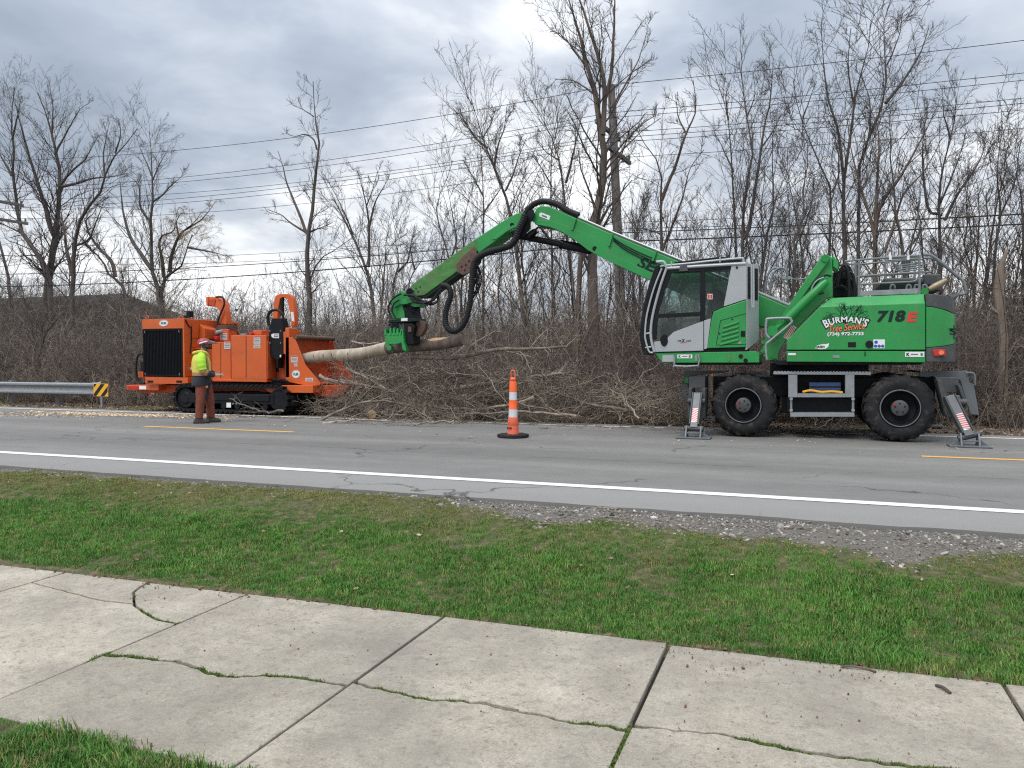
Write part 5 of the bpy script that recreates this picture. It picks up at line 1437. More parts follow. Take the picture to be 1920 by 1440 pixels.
rail('ladder_rail', [(1732, 484), (1750, 485), (1775, 503), (1800, 524)], 0.022, 14.9, n=3)
box_px('air_cleaner', 1657, 1735, 521, 532, 14.3, 0.8, 'dark_grey', 0.03)
box_px('intake_box', 1733, 1765, 514, 545, 14.25, 0.9, 'dark_grey', 0.02)
box_px('engine_top', 1650, 1750, 532, 560, 14.1, 1.2, 'black', 0.01)
MB().tube([W(1742, 543, 14.0), W(1752, 538, 14.0), W(1766, 530.5, 14.0), W(1775, 525, 14.0)], [0.04, 0.058, 0.05, 0.036], 14).build('exhaust_pipe', pmat('tan_exhaust_steel', (0.30, 0.24, 0.165), 0.45, 0.4), ex)
for px_ in (1670, 1700, 1715, 1730): rail('hose_hook', [(px_, 548), (px_, 538), (px_+3, 534), (px_+7, 536), (px_+8, 541)], 0.02, 13.6)
MB().cyl(W(1734, 546, 13.42), W(1734, 546, 13.50), 0.055, 16).build('hinge_eye', M['green'], ex)
MB().px([(1775, 553), (1800, 549), (1798, 552), (1788, 558)], 13.7, 0.6).build('tail_shelf', M['mid_grey'], ex)

# ---- cab
cab = thing('cab_frame_holder', (0, 0, 0), 'x', 'x') if False else None
def cpanel(name, poly, mat, dY=0.0, dy=0.05, bevel=0.008, parent=None): return MB().px(poly, Y0+dY, dy).build(name, M[mat], parent or ex, bevel=bevel)
CF = 14.12          # far side of the cab
cabo = MB()
cabo.px([(1228, 655), (1398, 652.5), (1398, 659), (1227, 661)], Y0+0.05, CF-Y0-0.1)      # floor
cabo.px([(1250, 497), (1398, 490), (1400, 497), (1250, 503.5)], Y0+0.05, CF-Y0-0.1)      # roof
cabo.px([(1372, 499), (1398, 497), (1398, 655), (1380, 655)], Y0+0.055, CF-Y0-0.11)      # rear wall mass
cb = cabo.build('cab', M['dark_grey'], ex, bevel=0.01)
def door_set(Y, dy, side):
    o = MB()
    o.px([(1249, 501), (1371, 497.5), (1370, 503.5), (1322, 507), (1312.6, 509), (1258, 512), (1245, 513)], Y, dy)
    o.px([(1249, 505), (1259, 510.5), (1246, 545), (1234, 588), (1230, 636), (1224, 637), (1222.7, 600), (1233.5, 545)], Y+0.002, dy-0.004)
    o.px([(1312.6, 506), (1322, 503), (1322, 601), (1312.6, 605)], Y+0.001, dy-0.002)
    o.px([(1232, 588.5), (1313, 584.5), (1313, 592.5), (1231, 596)], Y+0.003, dy-0.006)
    return o.build('door_frame', M['black'], cb, bevel=0.006)
door_set(Y0, 0.05, 0); door_set(CF-0.05, 0.05, 1)
cpanel('side_window', [(1256, 511), (1313, 508), (1313, 586), (1233, 589.5), (1246, 545)], 'glass', 0.022, 0.006, 0, cb)
cpanel('lower_window', [(1231, 595), (1313, 591.5), (1313, 604), (1263, 623), (1252, 634), (1231, 637)], 'glass', 0.022, 0.006, 0, cb)
cpanel('rear_window', [(1321, 503), (1371, 498), (1355.5, 576), (1336.5, 585), (1333.5, 597), (1321, 600)], 'glass', 0.022, 0.006, 0, cb)
for y_ in (CF-0.03,):
    MB().px([(1256, 511), (1371, 500), (1355, 580), (1330, 600), (1313, 604), (1262, 624), (1231, 637), (1236, 580)], y_, 0.006).build('far_window', M['glass'], cb)
cpanel('door_panel', [(1226, 641), (1249.5, 638.5), (1252.5, 632.5), (1263, 622.5), (1318.8, 602), (1318.8, 657.5), (1227, 660)], 'cab_grey', -0.006, 0.055, 0.006, cb)
cpanel('pillar_panel', [(1320.2, 601), (1333, 597), (1326, 653), (1320.2, 655)], 'cab_grey', -0.004, 0.05, 0.004, cb)
cpanel('rear_panel', [(1371.5, 497.5), (1399.5, 493), (1399.5, 561), (1356.5, 575)], 'cab_grey', -0.004, 0.06, 0.008, cb)
gp_ = cpanel('engine_side_panel', [(1398.8, 562.5), (1355.5, 577), (1337.5, 585), (1334, 598), (1326, 653), (1398.8, 651)], 'green', -0.012, 0.07, 0.012, cb)
lv = MB()
for k in range(5):
    x0, y0 = 1357-k*1.4, 611+k*8.2; x1, y1 = 1386, 601.5+k*8.3
    lv.extr([W(x0, y0, Y0-0.012), W(x1, y1, Y0-0.012), W(x1-1, y1+4.6, Y0-0.012), W(x0-2, y0+4.6, Y0-0.012)], (0, -0.022, 0))
lv.build('louvre', M['green'], gp_, bevel=0.01)
fl = MB()
for a, b in (((1351, 601), (1398, 588)), ((1351, 601), (1343, 646)), ((1343, 647), (1398, 645.5))): fl.tube([W(*a, Y0-0.012), W(*b, Y0-0.012)], 0.005, 5)
fl.build('panel_seam', M['letter_dark'], gp_)
panel('panel_lock', [(1389, 620.5), (1397, 620.5), (1397, 631.5), (1389, 631.5)], Y0-0.02, M['black'], gp_, 0.01, 0.002)
for p in ((1373, 598.5), (1349, 625.5)): MB().cyl(W(*p, Y0-0.02), W(*p, Y0-0.005), 0.012, 10).build('panel_screw', M['black'], gp_)
panel('panel_plate', [(1384, 640), (1390, 640), (1390, 645), (1384, 645)], Y0-0.016, M['galv'], gp_)
# rear corner of the cab, turned towards the hood
vv = [W(1400.5, 493, Y0), W(1423, 497, Y0+0.42), W(1423, 638, Y0+0.42), W(1400.5, 656, Y0)]
MB().extr(vv, (-0.03, 0.02, 0)).build('rear_corner', M['cab_grey'], cb, bevel=0.004)
for a, b, c_, d_ in ((1402.5, 1407, 500, 560), (1415, 1421, 503, 563)):
    f_ = lambda px_: Y0+0.42*(px_-1400.5)/22.5-0.012
    MB().extr([W(a, c_, f_(a)), W(b, c_+1, f_(b)), W(b, d_, f_(b)), W(a, d_, f_(a))], (0.002, -0.004, 0)).build('rear_vent', M['black'], cb)
rail_ = lambda nm, pts, r, Y, mat: MB().tube(curve_pts([W(x, y, Y) for x, y in pts], 4), r, 8).build(nm, M[mat], cb)
rail_('grab_bar', [(1409, 495), (1409.5, 530), (1410, 572), (1412, 574), (1413.5, 570), (1413, 497)], 0.012, Y0+0.04, 'cab_grey')
# windscreen, its guard and the front pillars
ws = [(1229.5, 497), (1216, 535), (1204, 588), (1199, 628), (1203, 655), (1207, 666), (1226, 667), (1222, 655), (1216, 628), (1219, 590), (1229, 545), (1245, 499)]
MB().px(ws[:6] + [(1216, 665), (1212, 652), (1209.5, 628), (1213, 590), (1224, 540), (1238, 499)], Y0-0.02, 0.06).build('windscreen_edge', M['black'], cb, bevel=0.01)
MB().px([(1229.5, 497), (1216, 535), (1204, 588), (1199, 628), (1203, 655), (1206, 655), (1202, 628), (1207, 588), (1219, 535), (1232, 498)], Y0+0.04, CF-Y0-0.06).build('windscreen', M['glass'], cb)
MB().px(ws[:6] + [(1216, 665), (1212, 652), (1209.5, 628), (1213, 590), (1224, 540), (1238, 499)], CF-0.05, 0.06).build('windscreen_edge', M['black'], cb, bevel=0.01)
MB().px([(1234, 499), (1220, 540), (1209, 590), (1204.5, 628), (1207.5, 652), (1211, 665), (1226, 667), (1222, 655), (1219.5, 628), (1222, 596), (1232, 545), (1247, 501)], Y0+0.008, 0.03).build('pillar_trim', M['black'], cb)
rail_('front_pillar', [(1241, 503), (1226, 541), (1213, 590), (1209.5, 625), (1211, 640), (1217, 659), (1224, 661)], 0.016, Y0-0.026, 'cab_grey')
rail_('front_pillar', [(1250, 502), (1237, 540), (1224, 590), (1220, 622), (1222, 642), (1227, 660)], 0.022, Y0-0.012, 'cab_grey')
rail_('front_pillar', [(1241, 503), (1226, 541), (1213, 590), (1209.5, 625), (1217, 659)], 0.022, CF, 'cab_grey')
for y_ in (626, 652): rail_('pillar_rung', [(1210, y_), (1215, y_-1), (1221, y_-1.5)], 0.016, Y0-0.008, 'cab_grey')
cpanel('pillar_grip', [(1213, 600), (1218, 600), (1217, 622), (1212.5, 622)], 'black', -0.012, 0.02, 0.004, cb)
cpanel('pillar_grip', [(1212.5, 629), (1218.5, 628), (1222.5, 650), (1216, 650)], 'black', -0.012, 0.02, 0.004, cb)
rail_('roof_gutter', [(1250, 503), (1275, 501.5), (1320, 498.5), (1398, 494)], 0.026, Y0-0.002, 'cab_grey')
cpanel('gutter_bracket', [(1275, 497.5), (1288, 497), (1290, 508), (1273, 509)], 'dark_grey', -0.03, 0.04, 0.004, cb)
rail_('roof_rail', [(1236, 502), (1244, 498.5), (1290, 494), (1340, 488.5), (1388, 484.2), (1393, 485), (1394.5, 493)], 0.017, Y0+0.02, 'cab_grey')
rail_('mirror_arm', [(1231, 491), (1243, 490.5), (1247, 495), (1249, 501)], 0.022, Y0-0.01, 'cab_grey')
for px_, py_ in ((1259, 494), (1350, 486)): rail_('rail_clip', [(px_, py_-4), (px_, py_+6)], 0.012, Y0+0.005, 'cab_grey')
MB().px([(1262, 496.5), (1265, 491), (1345, 482), (1358, 481.5), (1388, 486), (1392, 491)], Y0+0.10, 0.75).build('roof_hatch', M['black'], cb, bevel=0.01)
MB().tube([W(1245.5, 638.5, Y0-0.03), W(1245.5, 638.5, Y0+0.0)], [(0.09, 0.055), (0.10, 0.065)], 20).build('door_handle_cup', M['black'], cb)
letters('door_word', 'ma', W(1274, 639, Y0-0.009), 0.030, M['dark_grey'], cb, 0.06, shear=0.2)
letters('door_word', 'X', W(1281, 638.5, Y0-0.009), 0.055, M['black'], cb, 0.05, shear=0.1, bold=0.04)
letters('door_word', 'cab', W(1291, 638.5, Y0-0.009), 0.032, M['dark_grey'], cb, 0.085, shear=0.2)
panel('door_word_line', [(1275, 642.5), (1288, 641.5), (1288, 642.2), (1275, 643.2)], Y0-0.009, M['letter_red'], cb, 0.002)
fp = panel('fire_sticker', [(1326.5, 551), (1336, 551), (1336, 561), (1326.5, 561)], Y0+0.015, M['white'], cb)
for a in (1327.2, 1331.8): panel('sticker_print', [(a, 552), (a+3.6, 552), (a+3.6, 560), (a, 560)], Y0+0.0135, M['letter_red'], fp, 0.001)
MB().cyl(W(1381.5, 501.5, Y0-0.02), W(1381.5, 501.5, Y0), 0.018, 12).build('antenna_socket', M['black'], cb)
# inside the cab
MB().px([(1322, 590), (1350, 585), (1352, 650), (1312, 650), (1312, 630), (1325, 626)], Y0+0.28, 0.45).build('seat', M['black'], cb, bevel=0.03)
MB().px([(1332, 545), (1352, 542), (1352, 590), (1324, 592)], Y0+0.30, 0.42).build('seat_back', M['black'], cb, bevel=0.03)
MB().px([(1240, 605), (1262, 600), (1268, 625), (1250, 650), (1236, 650)], Y0+0.45, 0.25).build('console', M['dark_grey'], cb, bevel=0.02)
MB().px([(1252, 585), (1266, 582), (1268, 604), (1252, 606)], Y0+0.5, 0.04).build('screen_unit', M['black'], cb, bevel=0.01)
# cab platform
pf_ = MB().px([(1226.5, 661.5), (1418, 658.7), (1423.5, 664), (1423.5, 680), (1266, 680.5), (1242, 679.5)], Y0+0.02, 0.92).build('cab_platform', M['green'], ex, bevel=0.01)
MB().px([(1248, 678), (1424, 677), (1424, 684), (1270, 684)], Y0+0.12, 0.75).build('platform_underside', M['black'], ex)
MB().px([(1320, 651), (1399, 650), (1399, 658.5), (1320, 659)], Y0+0.03, 0.8).build('cab_mount', M['black'], ex)
panel('white_plate', [(1242, 665.5), (1262.5, 665), (1264, 678), (1242, 678.5)], Y0+0.014, M['cab_grey'], pf_)
kplate(1284, 668.3, 28, 7, Y0+0.018, pf_)
rail('step_bracket', [(1264.5, 668), (1264.5, 686), (1264.6, 686), (1309, 685.5), (1309.2, 664)], 0.016, Y0-0.02, 'galv', 2)
panel('hinge_strip', [(1303, 665), (1307.5, 665), (1307.5, 677), (1303, 677)], Y0+0.012, M['galv'], pf_)
panel('hinge_strip', [(1364, 663), (1370, 663), (1371, 676), (1364, 677)], Y0+0.012, M['cone_base'] if False else M['green_worn'], pf_)
for p in ((1389, 668), (1398, 676)): MB().cyl(W(*p, Y0+0.008), W(*p, Y0+0.03), 0.035, 12).build('platform_hole', M['black'], pf_)

# ---- cab lifting arm
YA = 13.45
arm = MB().px([(1536.5, 492), (1538, 484), (1545, 477), (1554, 478), (1560.5, 486), (1561.5, 557), (1551.5, 559), (1535, 575), (1502, 607), (1476, 634), (1461, 659), (1459, 675), (1438, 677), (1427, 662), (1430, 648), (1437, 628), (1458, 606), (1490, 568), (1520, 520)], YA, 0.09).build('lift_arm', M['green'], ex, bevel=0.012)
MB().px([(1541, 480), (1549, 476.5), (1556, 482), (1555, 490), (1549, 496), (1525, 528), (1483, 590), (1468, 600), (1463, 597), (1500, 540)], YA-0.07, 0.06).build('upper_link', M['green'], arm, bevel=0.01)
MB().px([(1561.5, 478), (1572, 490), (1572, 508), (1561.5, 500)], YA+0.0, 0.5).build('head_plate', M['green'], arm, bevel=0.02)
MB().px([(1543, 478), (1552, 477), (1570, 488), (1571, 500), (1560, 500)], YA+0.09, 0.42).build('head_tube', M['green'], arm, bevel=0.03)
MB().cyl(W(1547.5, 484, YA-0.10), W(1547.5, 484, YA-0.06), 0.06, 18).build('head_pin', M['green'], arm)
MB().tube([W(1550, 527, YA-0.14), W(1543, 533.5, YA-0.14), W(1512, 563, YA-0.14), W(1475, 599, YA-0.14), W(1473, 601, YA-0.14)], [0.05, 0.072, 0.072, 0.072, 0.05], 16).build('lift_cylinder', M['green'], arm)
MB().cyl(W(1474, 600, YA-0.14), W(1452, 619, YA-0.14), 0.04, 12).build('cylinder_rod', M['green'], arm)
MB().cyl(W(1448, 620, YA-0.2), W(1448, 620, YA-0.08), 0.085, 18).build('rod_eye', M['green'], arm)
for p in ((1431, 641), (1430, 658), (1451, 669)): MB().cyl(W(*p, YA-0.02), W(*p, YA+0.02), 0.035, 12).build('arm_pin', M['green'], arm)
c_ = W(1481, 623, YA-0.004); dv = (W(1491, 608, YA-0.004)-W(1472, 635, YA-0.004))/2
stripes('arm_stripe', c_, Vector((-dv.z, 0, dv.x)).normalized()*0.045, dv*0.86, (0, -1, 0), 8, arm)
rail('arm_handrail', [(1438, 674), (1436, 648), (1445, 638), (1482, 607), (1483, 600), (1478, 596.5), (1442, 597.5), (1437, 602), (1436.5, 625), (1443, 634)], 0.020, YA-0.22, 'galv', 5)
rail('arm_hose', [(1559, 518), (1548, 516), (1536, 524), (1524, 540), (1524, 546), (1532, 551), (1545, 548)], 0.018, YA-0.16, 'rubber', 5)
rail('arm_hose', [(1545, 520), (1532, 526), (1524, 536), (1522, 545)], 0.012, YA-0.18, 'galv', 4)
# hydraulic block behind the arm
hy = MB().px([(1562, 510), (1580, 505), (1598, 515), (1606, 530), (1606, 558), (1562, 558)], 14.0, 0.7).build('hydraulic_block', M['black'], ex, bevel=0.03)
rh = random.Random(12)
for k in range(9):
    a = (1563+rh.uniform(0, 16), 505+rh.uniform(0, 40)); b = (1590+rh.uniform(0, 15), 510+rh.uniform(0, 44)); m_ = ((a[0]+b[0])/2, min(a[1], b[1])-rh.uniform(4, 16))
    rail('hydraulic_hose', [a, m_, b, (b[0]+2, 558)], rh.uniform(0.016, 0.03), 13.75+rh.uniform(0, 0.3), 'rubber', 5)
# far side handrails
for dx in (0, 9): rail('access_rail', [(1434+dx, 552), (1439+dx, 518), (1448+dx, 505), (1459+dx, 503), (1466+dx, 510), (1467+dx, 525)], 0.024, 15.45-dx*0.06, 'rail', 4)
rail('access_rail', [(1478, 570), (1478, 524), (1479, 522), (1495, 524), (1520, 521)], 0.018, 15.4, 'rail', 4)
box_px('access_bracket', 1466, 1482, 518, 524, 15.3, 0.1, 'galv')

# ---- boom
YBm, TB = 14.22, 0.46
boom_poly = [(1002, 398), (1006, 389), (1016, 385.5), (1028, 386.5), (1042, 392), (1147, 438.5), (1268, 488), (1423, 552), (1484, 578), (1492, 606), (1478, 624), (1423, 612), (1330, 574), (1213.6, 523), (1147, 493), (1102, 469), (1077.6, 450.5), (1055, 436), (1032, 426), (1004, 421.5), (998, 412)]
bm_ = MB().px(boom_poly, YBm, TB).build('boom', M['green'], ex, bevel=0.02)
for Yp in (YBm-0.012, YBm+TB+0.0):
    MB().px([(999, 412), (1032, 413), (1058, 422), (1090, 434.5), (1112, 444), (1125, 452), (1140, 470), (1160, 483), (1240, 519), (1330, 560), (1330, 573), (1213.6, 522.6), (1147, 492.6), (1102, 468.6), (1077.6, 450), (1055, 435.6), (1032, 425.6), (1004, 421)], Yp, 0.012).build('doubler_plate', M['green'], bm_, bevel=0.004)
MB().cyl(W(1115, 466, YBm-0.02), W(1115, 466, YBm+TB+0.02), 0.045, 16).build('boom_pin', M['letter_dark'], bm_)
for px_, y0, y1 in ((1078, 410, 432), (1147, 438, 462), (1229, 471, 490)):
    MB().obox(W(px_-2+(0), (y0+y1)/2, YBm-0.02), Vector((0.018, 0, 0)), Vector((0, 0.02, 0)), (W(px_+2.5, y0, YBm)-W(px_-4, y1, YBm))/2).build('hose_clamp', M['green'], bm_, bevel=0.004)
for k, Yp in enumerate((YBm+0.06, YBm+0.16, YBm+0.26)):
    MB().tube([W(1050, 393, Yp), W(1147, 436, Yp), W(1268, 485.5, Yp), W(1423, 549, Yp), W(1480, 573, Yp)], 0.030, 8).build('boom_pipe', M['black'] if k else M['galv'], bm_)
MB().tube([W(1085, 407, YBm+0.02), W(1147, 434, YBm+0.02), W(1268, 483.5, YBm+0.02), W(1423, 547.5, YBm+0.02)], 0.013, 8).build('grease_line', M['white'], bm_)
for k in range(3):
    MB().tube(curve_pts([W(1150, 446+k*2.5, YBm-0.012), W(1170, 459+k*4, YBm-0.014), W(1200, 474+k*4.5, YBm-0.014), W(1228, 486+k*5, YBm-0.012)], 4), 0.009, 6).build('grease_hose', M['letter_dark'], bm_)
fs = lambda a, b: abs(W(a[0], a[1], YBm).x-W(b[0], b[1], YBm).x)
ang = Vector((1, 0, -0.40)).normalized(); upv = Vector((0.40, 0, 1)).normalized()
letters('maker_name', 'SEN', W(1225, 500.5, YBm-0.004), 0.20, M['letter_dark'], bm_, 0.60, shear=0.2, bold=0.035, ux=ang, uz=upv)
o = MB().px([(1011.5, 400), (1015, 398.5), (1032, 405), (1029.5, 412.5), (1011, 405.5)], YBm-0.004, 0.003).build('boom_plate', M['white'], bm_)
panel('boom_plate_print', [(1016, 402), (1026, 406), (1025, 409), (1015.5, 405)], YBm-0.006, M['mid_grey'], o, 0.001)
panel('warning_flag', [(995, 416), (999, 415), (1005.5, 427), (995.5, 431)], YBm-0.09, M['white'], bm_, 0.004)
# stick cylinder
sc1 = MB().tube([W(1108, 469, YBm+0.23), W(1052, 458, YBm+0.23), W(1050, 457.5, YBm+0.23)], [0.085, 0.085, 0.07], 16).build('stick_cylinder', M['black'], ex)
MB().tube([W(1054, 458.3, YBm+0.23), W(1051, 457.7, YBm+0.23)], 0.095, 16).build('gland', M['black'], sc1)
MB().tube([W(1050, 457.5, YBm+0.23), W(975, 443, YBm+0.23)], 0.06, 14).build('rod_cover', M['black'], sc1)
MB().cyl(W(968, 439, YBm-0.14), W(968, 439, YBm+0.6), 0.085, 20).build('elbow_pin', M['black'], ex)
MB().lathe(W(968, 439, YBm-0.15).x, W(968, 439, YBm-0.15).z, [(YBm-0.15, 0.05), (YBm-0.15, 0.072), (YBm-0.14, 0.075), (YBm-0.14, 0.05)], 22).build('pin_ring', M['galv'], ex)
for Yp in (YBm-0.10, YBm+TB+0.03):
    MB().px([(960, 434), (967, 430), (975, 432), (983, 415), (990, 396), (999, 392), (1002, 402), (992, 424), (985, 440), (975, 447), (965, 446)], Yp, 0.05).build('elbow_link', M['black'], ex, bevel=0.01)
rail('elbow_hose', [(990, 445), (998, 438), (1010, 426), (1018, 432), (1030, 447), (1048, 452), (1056, 456)], 0.022, YBm-0.04, 'rubber', 5)
MB().px([(985, 440), (1000, 428), (1003, 433), (996, 441)], YBm+0.1, 0.2).build('elbow_bracket', M['black'], ex)
# stick: outer and inner section
ys_ = YBm+0.02
stk = MB().px([(893, 447), (945, 413), (960, 404.5), (968, 400), (980, 398), (990, 404), (987, 417), (978, 428), (966, 432), (950, 436), (938, 446), (915, 462), (896, 476)], ys_, 0.42).build('stick', M['green'], ex, bevel=0.015)
MB().px([(973, 395), (985, 398.5), (981, 409), (970, 408)], ys_+0.06, 0.3).build('stop_block', M['dark_grey'], stk, bevel=0.02)
MB().px([(922, 449), (950, 426), (963, 422), (967, 426), (952, 433), (930, 449)], ys_-0.02, 0.02).build('stick_rib', M['green'], stk, bevel=0.008)
MB().cyl(W(960, 421.5, ys_-0.02), W(960, 421.5, ys_), 0.04, 12).build('stick_hole', M['letter_dark'], stk)
inner = MB().px([(770.5, 534.5), (893, 446.5), (899, 456), (899, 474), (886, 488), (796, 553.5), (779, 555.5), (774, 552)], ys_+0.03, 0.36).build('inner_stick', M['green_worn'], ex, bevel=0.015)
MB().px([(774, 551), (796, 552), (886, 487), (893, 479), (890, 490), (880, 500), (800, 557), (779, 558)], ys_+0.05, 0.32).build('stick_underside', M['letter_dark'], inner)
MB().px([(855, 496), (868, 480), (880, 469), (892, 473), (899, 482), (893, 500), (884, 510), (868, 516), (857, 510)], ys_-0.03, 0.06).build('slide_bracket', M['rust'], ex, bevel=0.01)
MB().px([(868, 480), (888, 463), (896, 470), (880, 486)], ys_-0.02, 0.04).build('slide_bracket', M['rust'], ex, bevel=0.006)
for p in ((866, 500), (874, 497), (880, 490), (872, 507), (886, 500)): MB().cyl(W(*p, ys_-0.034), W(*p, ys_-0.026), 0.022, 10).build('bracket_hole', M['black'], ex)
for p in ((780, 541), (784, 547), (776, 546), (788, 538)): MB().cyl(W(*p, ys_+0.022), W(*p, ys_+0.034), 0.016, 8).build('end_hole', M['letter_dark'], inner)

# ---- the big hose loop and the small hoses
def corr(pts, r, Y, name, mat='rubber', ribs=True, n=8):
    c_ = curve_pts([W(x, y, Y) for x, y in pts], n)
    # resample evenly so that the corrugation is even
    a = np.array([tuple(p) for p in c_]); d = np.concatenate([[0], np.cumsum(np.linalg.norm(np.diff(a, axis=0), axis=1))])
    k = max(8, int(d[-1]/0.022)); tt = np.linspace(0, d[-1], k)
    q = [Vector([np.interp(x, d, a[:, i]) for i in range(3)]) for x in tt]
    return MB().tube(q, [r*(1.0 if (i % 2 or not ribs) else 0.88) for i in range(k)], 10).build(name, M[mat], ex)
corr([(1085, 404), (1062, 394), (1044, 383), (1020, 377.5), (1003, 382), (992, 391), (985, 402)], 0.062, YBm+0.05, 'main_hose')
corr([(985, 402), (980, 415), (972, 432), (968, 445), (958, 459), (940, 466), (918, 472), (900, 480), (890, 490)], 0.070, YBm-0.18, 'main_hose')
corr([(890, 488), (886, 510), (884, 540), (881, 568), (876, 592), (868, 610), (856, 620), (845, 620), (837, 611), (835, 596), (838, 576), (844, 558), (845, 546), (839, 537), (828, 535)], 0.062, YBm-0.20, 'hose_loop')
for k in range(8):
    j = lambda s_: rh.uniform(-s_, s_)
    rail('small_hose', [(889+j(3), 490+j(3)), (896+j(6), 515+j(4)), (893+j(8), 540+j(6)), (884+j(3), 560+j(8))], 0.014, YBm-0.12+j(0.08), 'rubber', 5)
for k in range(9):
    j = lambda s_: rh.uniform(-s_, s_)
    rail('small_hose', [(838+j(3), 538+j(2)), (826+j(3), 545+j(4)), (815+j(6), 560+j(9)), (800+j(4), 569+j(4)), (786+j(4), 562+j(3)), (776+j(2), 554+j(2)), (768+j(2), 553)], 0.015, YBm-0.12+j(0.12), 'rubber', 5)

# ---- grapple with saw
YG = 14.22
gr = MB().px([(742, 553), (751, 544.5), (759, 549), (765, 556), (776, 563), (787, 569), (787, 575), (777, 575.5), (768, 572), (760, 570), (754, 573), (758, 586), (759, 597), (733, 597), (733.5, 583), (735, 570), (731, 567), (728, 570)], YG+0.08, 0.30).build('grapple_head', M['green'], ex, bevel=0.012)
MB().px([(763, 543), (771, 539), (778, 548), (774, 556), (764, 552)], YG+0.04, 0.40).build('knuckle', M['dark_grey'], gr, bevel=0.015)
MB().cyl(W(768, 547, YG), W(768, 547, YG+0.46), 0.07, 16).build('knuckle_pin', M['black'], gr)
MB().px([(735, 566), (750, 560), (762, 562), (771, 560), (774, 566), (762, 570), (750, 571), (739, 577)], YG+0.03, 0.06).build('head_rib', M['green'], gr, bevel=0.008)
MB().px([(764, 568), (776, 573), (777, 587), (781, 599), (777, 607), (764, 604), (759, 590)], YG+0.10, 0.28).build('rotator', M['black'], gr, bevel=0.012)
for p in ((766, 571), (770, 577), (773, 583)): MB().cyl(W(*p, YG+0.05), W(*p, YG+0.12), 0.035, 12).build('fitting', M['black'], gr)
MB().px([(729, 600), (760, 597), (779, 596), (781, 602), (765, 604), (727, 605)], YG+0.0, 0.46).build('turn_plate', M['letter_dark'], gr, bevel=0.008)
panel('plate_tag', [(752, 597), (764, 596), (764, 601.5), (752, 602)], YG-0.006, M['white'], gr)
jb = MB().px([(722, 618), (725, 606), (757, 605), (760, 612), (758, 625), (753, 632), (748, 640), (730, 640), (722, 630)], YG+0.04, 0.40).build('jaw_body', M['dark_grey'], gr, bevel=0.012)
MB().tube([W(741, 612.5, YG-0.004), W(741, 612.5, YG+0.045)], 0.085, 20).build('jaw_hole', M['black'], jb)
for p in ((730, 609), (752, 606.5)): MB().cyl(W(*p, YG+0.02), W(*p, YG+0.05), 0.018, 10).build('jaw_bolt', M['black'], jb)
for k, px_ in enumerate((722, 731.5, 738, 744.5, 751.5)):
    MB().px([(px_-2, 616+abs(k-2)*1.5), (px_+1.6, 613.5+abs(k-2)*1.2), (px_+2.8, 628), (px_-1.6, 630)], YG-0.07, 0.10).build('claw_finger', M['green'], gr, bevel=0.008)
MB().px([(720.5, 626), (726, 625), (755, 623.5), (757, 632), (752, 643), (742, 645.5), (729, 646), (722, 636)], YG-0.06, 0.09).build('claw_plate', M['green'], gr, bevel=0.012)
MB().px([(722, 634), (728, 645), (734, 650), (733, 657), (727, 657), (722, 645)], YG-0.05, 0.10).build('claw', M['green'], gr, bevel=0.01)
MB().px([(751, 618), (755, 617), (757, 640), (761, 652), (761, 660), (754, 655), (752, 640)], YG-0.07, 0.12).build('claw', M['green'], gr, bevel=0.01)
MB().px([(757, 606), (772, 605), (778, 612), (774, 630), (776, 645), (762, 648), (757, 640)], YG+0.02, 0.34).build('saw_motor', M['black'], gr, bevel=0.02)
MB().px([(765, 612), (771, 613), (771, 622), (765, 622)], YG-0.004, 0.02).build('motor_plate', M['rust'], gr)
MB().px([(771, 618), (777, 610), (782, 600), (793, 602), (798, 606), (797, 616), (790, 628), (782, 632), (778, 628)], YG+0.14, 0.14).build('saw_housing', M['rust'], gr, bevel=0.02)
rail('grapple_hose', [(752, 551), (742, 556), (732, 566), (728, 578), (731, 590), (735, 597)], 0.020, YG-0.01, 'rubber', 5)
rail('grapple_hose', [(757, 554), (764, 553), (776, 557), (784, 566), (794, 568)], 0.022, YG-0.04, 'rubber', 5)
rail('grapple_hose', [(748, 562), (738, 571), (735, 582), (741, 596)], 0.016, YG-0.02, 'rubber', 5)
rail('grapple_hose', [(770, 560), (776, 566), (785, 568), (800, 564)], 0.018, YG-0.05, 'rubber', 5)
# ================================================================== ORANGE TRACKED WOOD CHIPPER
cp = thing('wood_chipper', (-12.8, 15.7, 0.0), 'big orange tracked wood chipper with black radiator and swivel chute', 'wood chipper')
def cbx(name, x0, x1, y0, y1, Y, dy, mat='orange', bevel=0.012, parent=None, label=None):
    a, b = W(x0, y1, Y), W(x1, y0, Y)
    return MB().box((a.x, Y, a.z), (b.x, Y+dy, b.z)).build(name, M[mat], parent or cp, bevel=bevel, label=label)
def cpoly(name, poly, Y, dy, mat='orange', bevel=0.01, parent=None): return MB().px(poly, Y, dy).build(name, M[mat], parent or cp, bevel=bevel)
def crail(name, pts, r, Y, mat='rubber', n=5, parent=None): return MB().tube(curve_pts([W(x, y, Y) for x, y in pts], n), r, 8).build(name, M[mat], parent or cp)
YN = 14.80
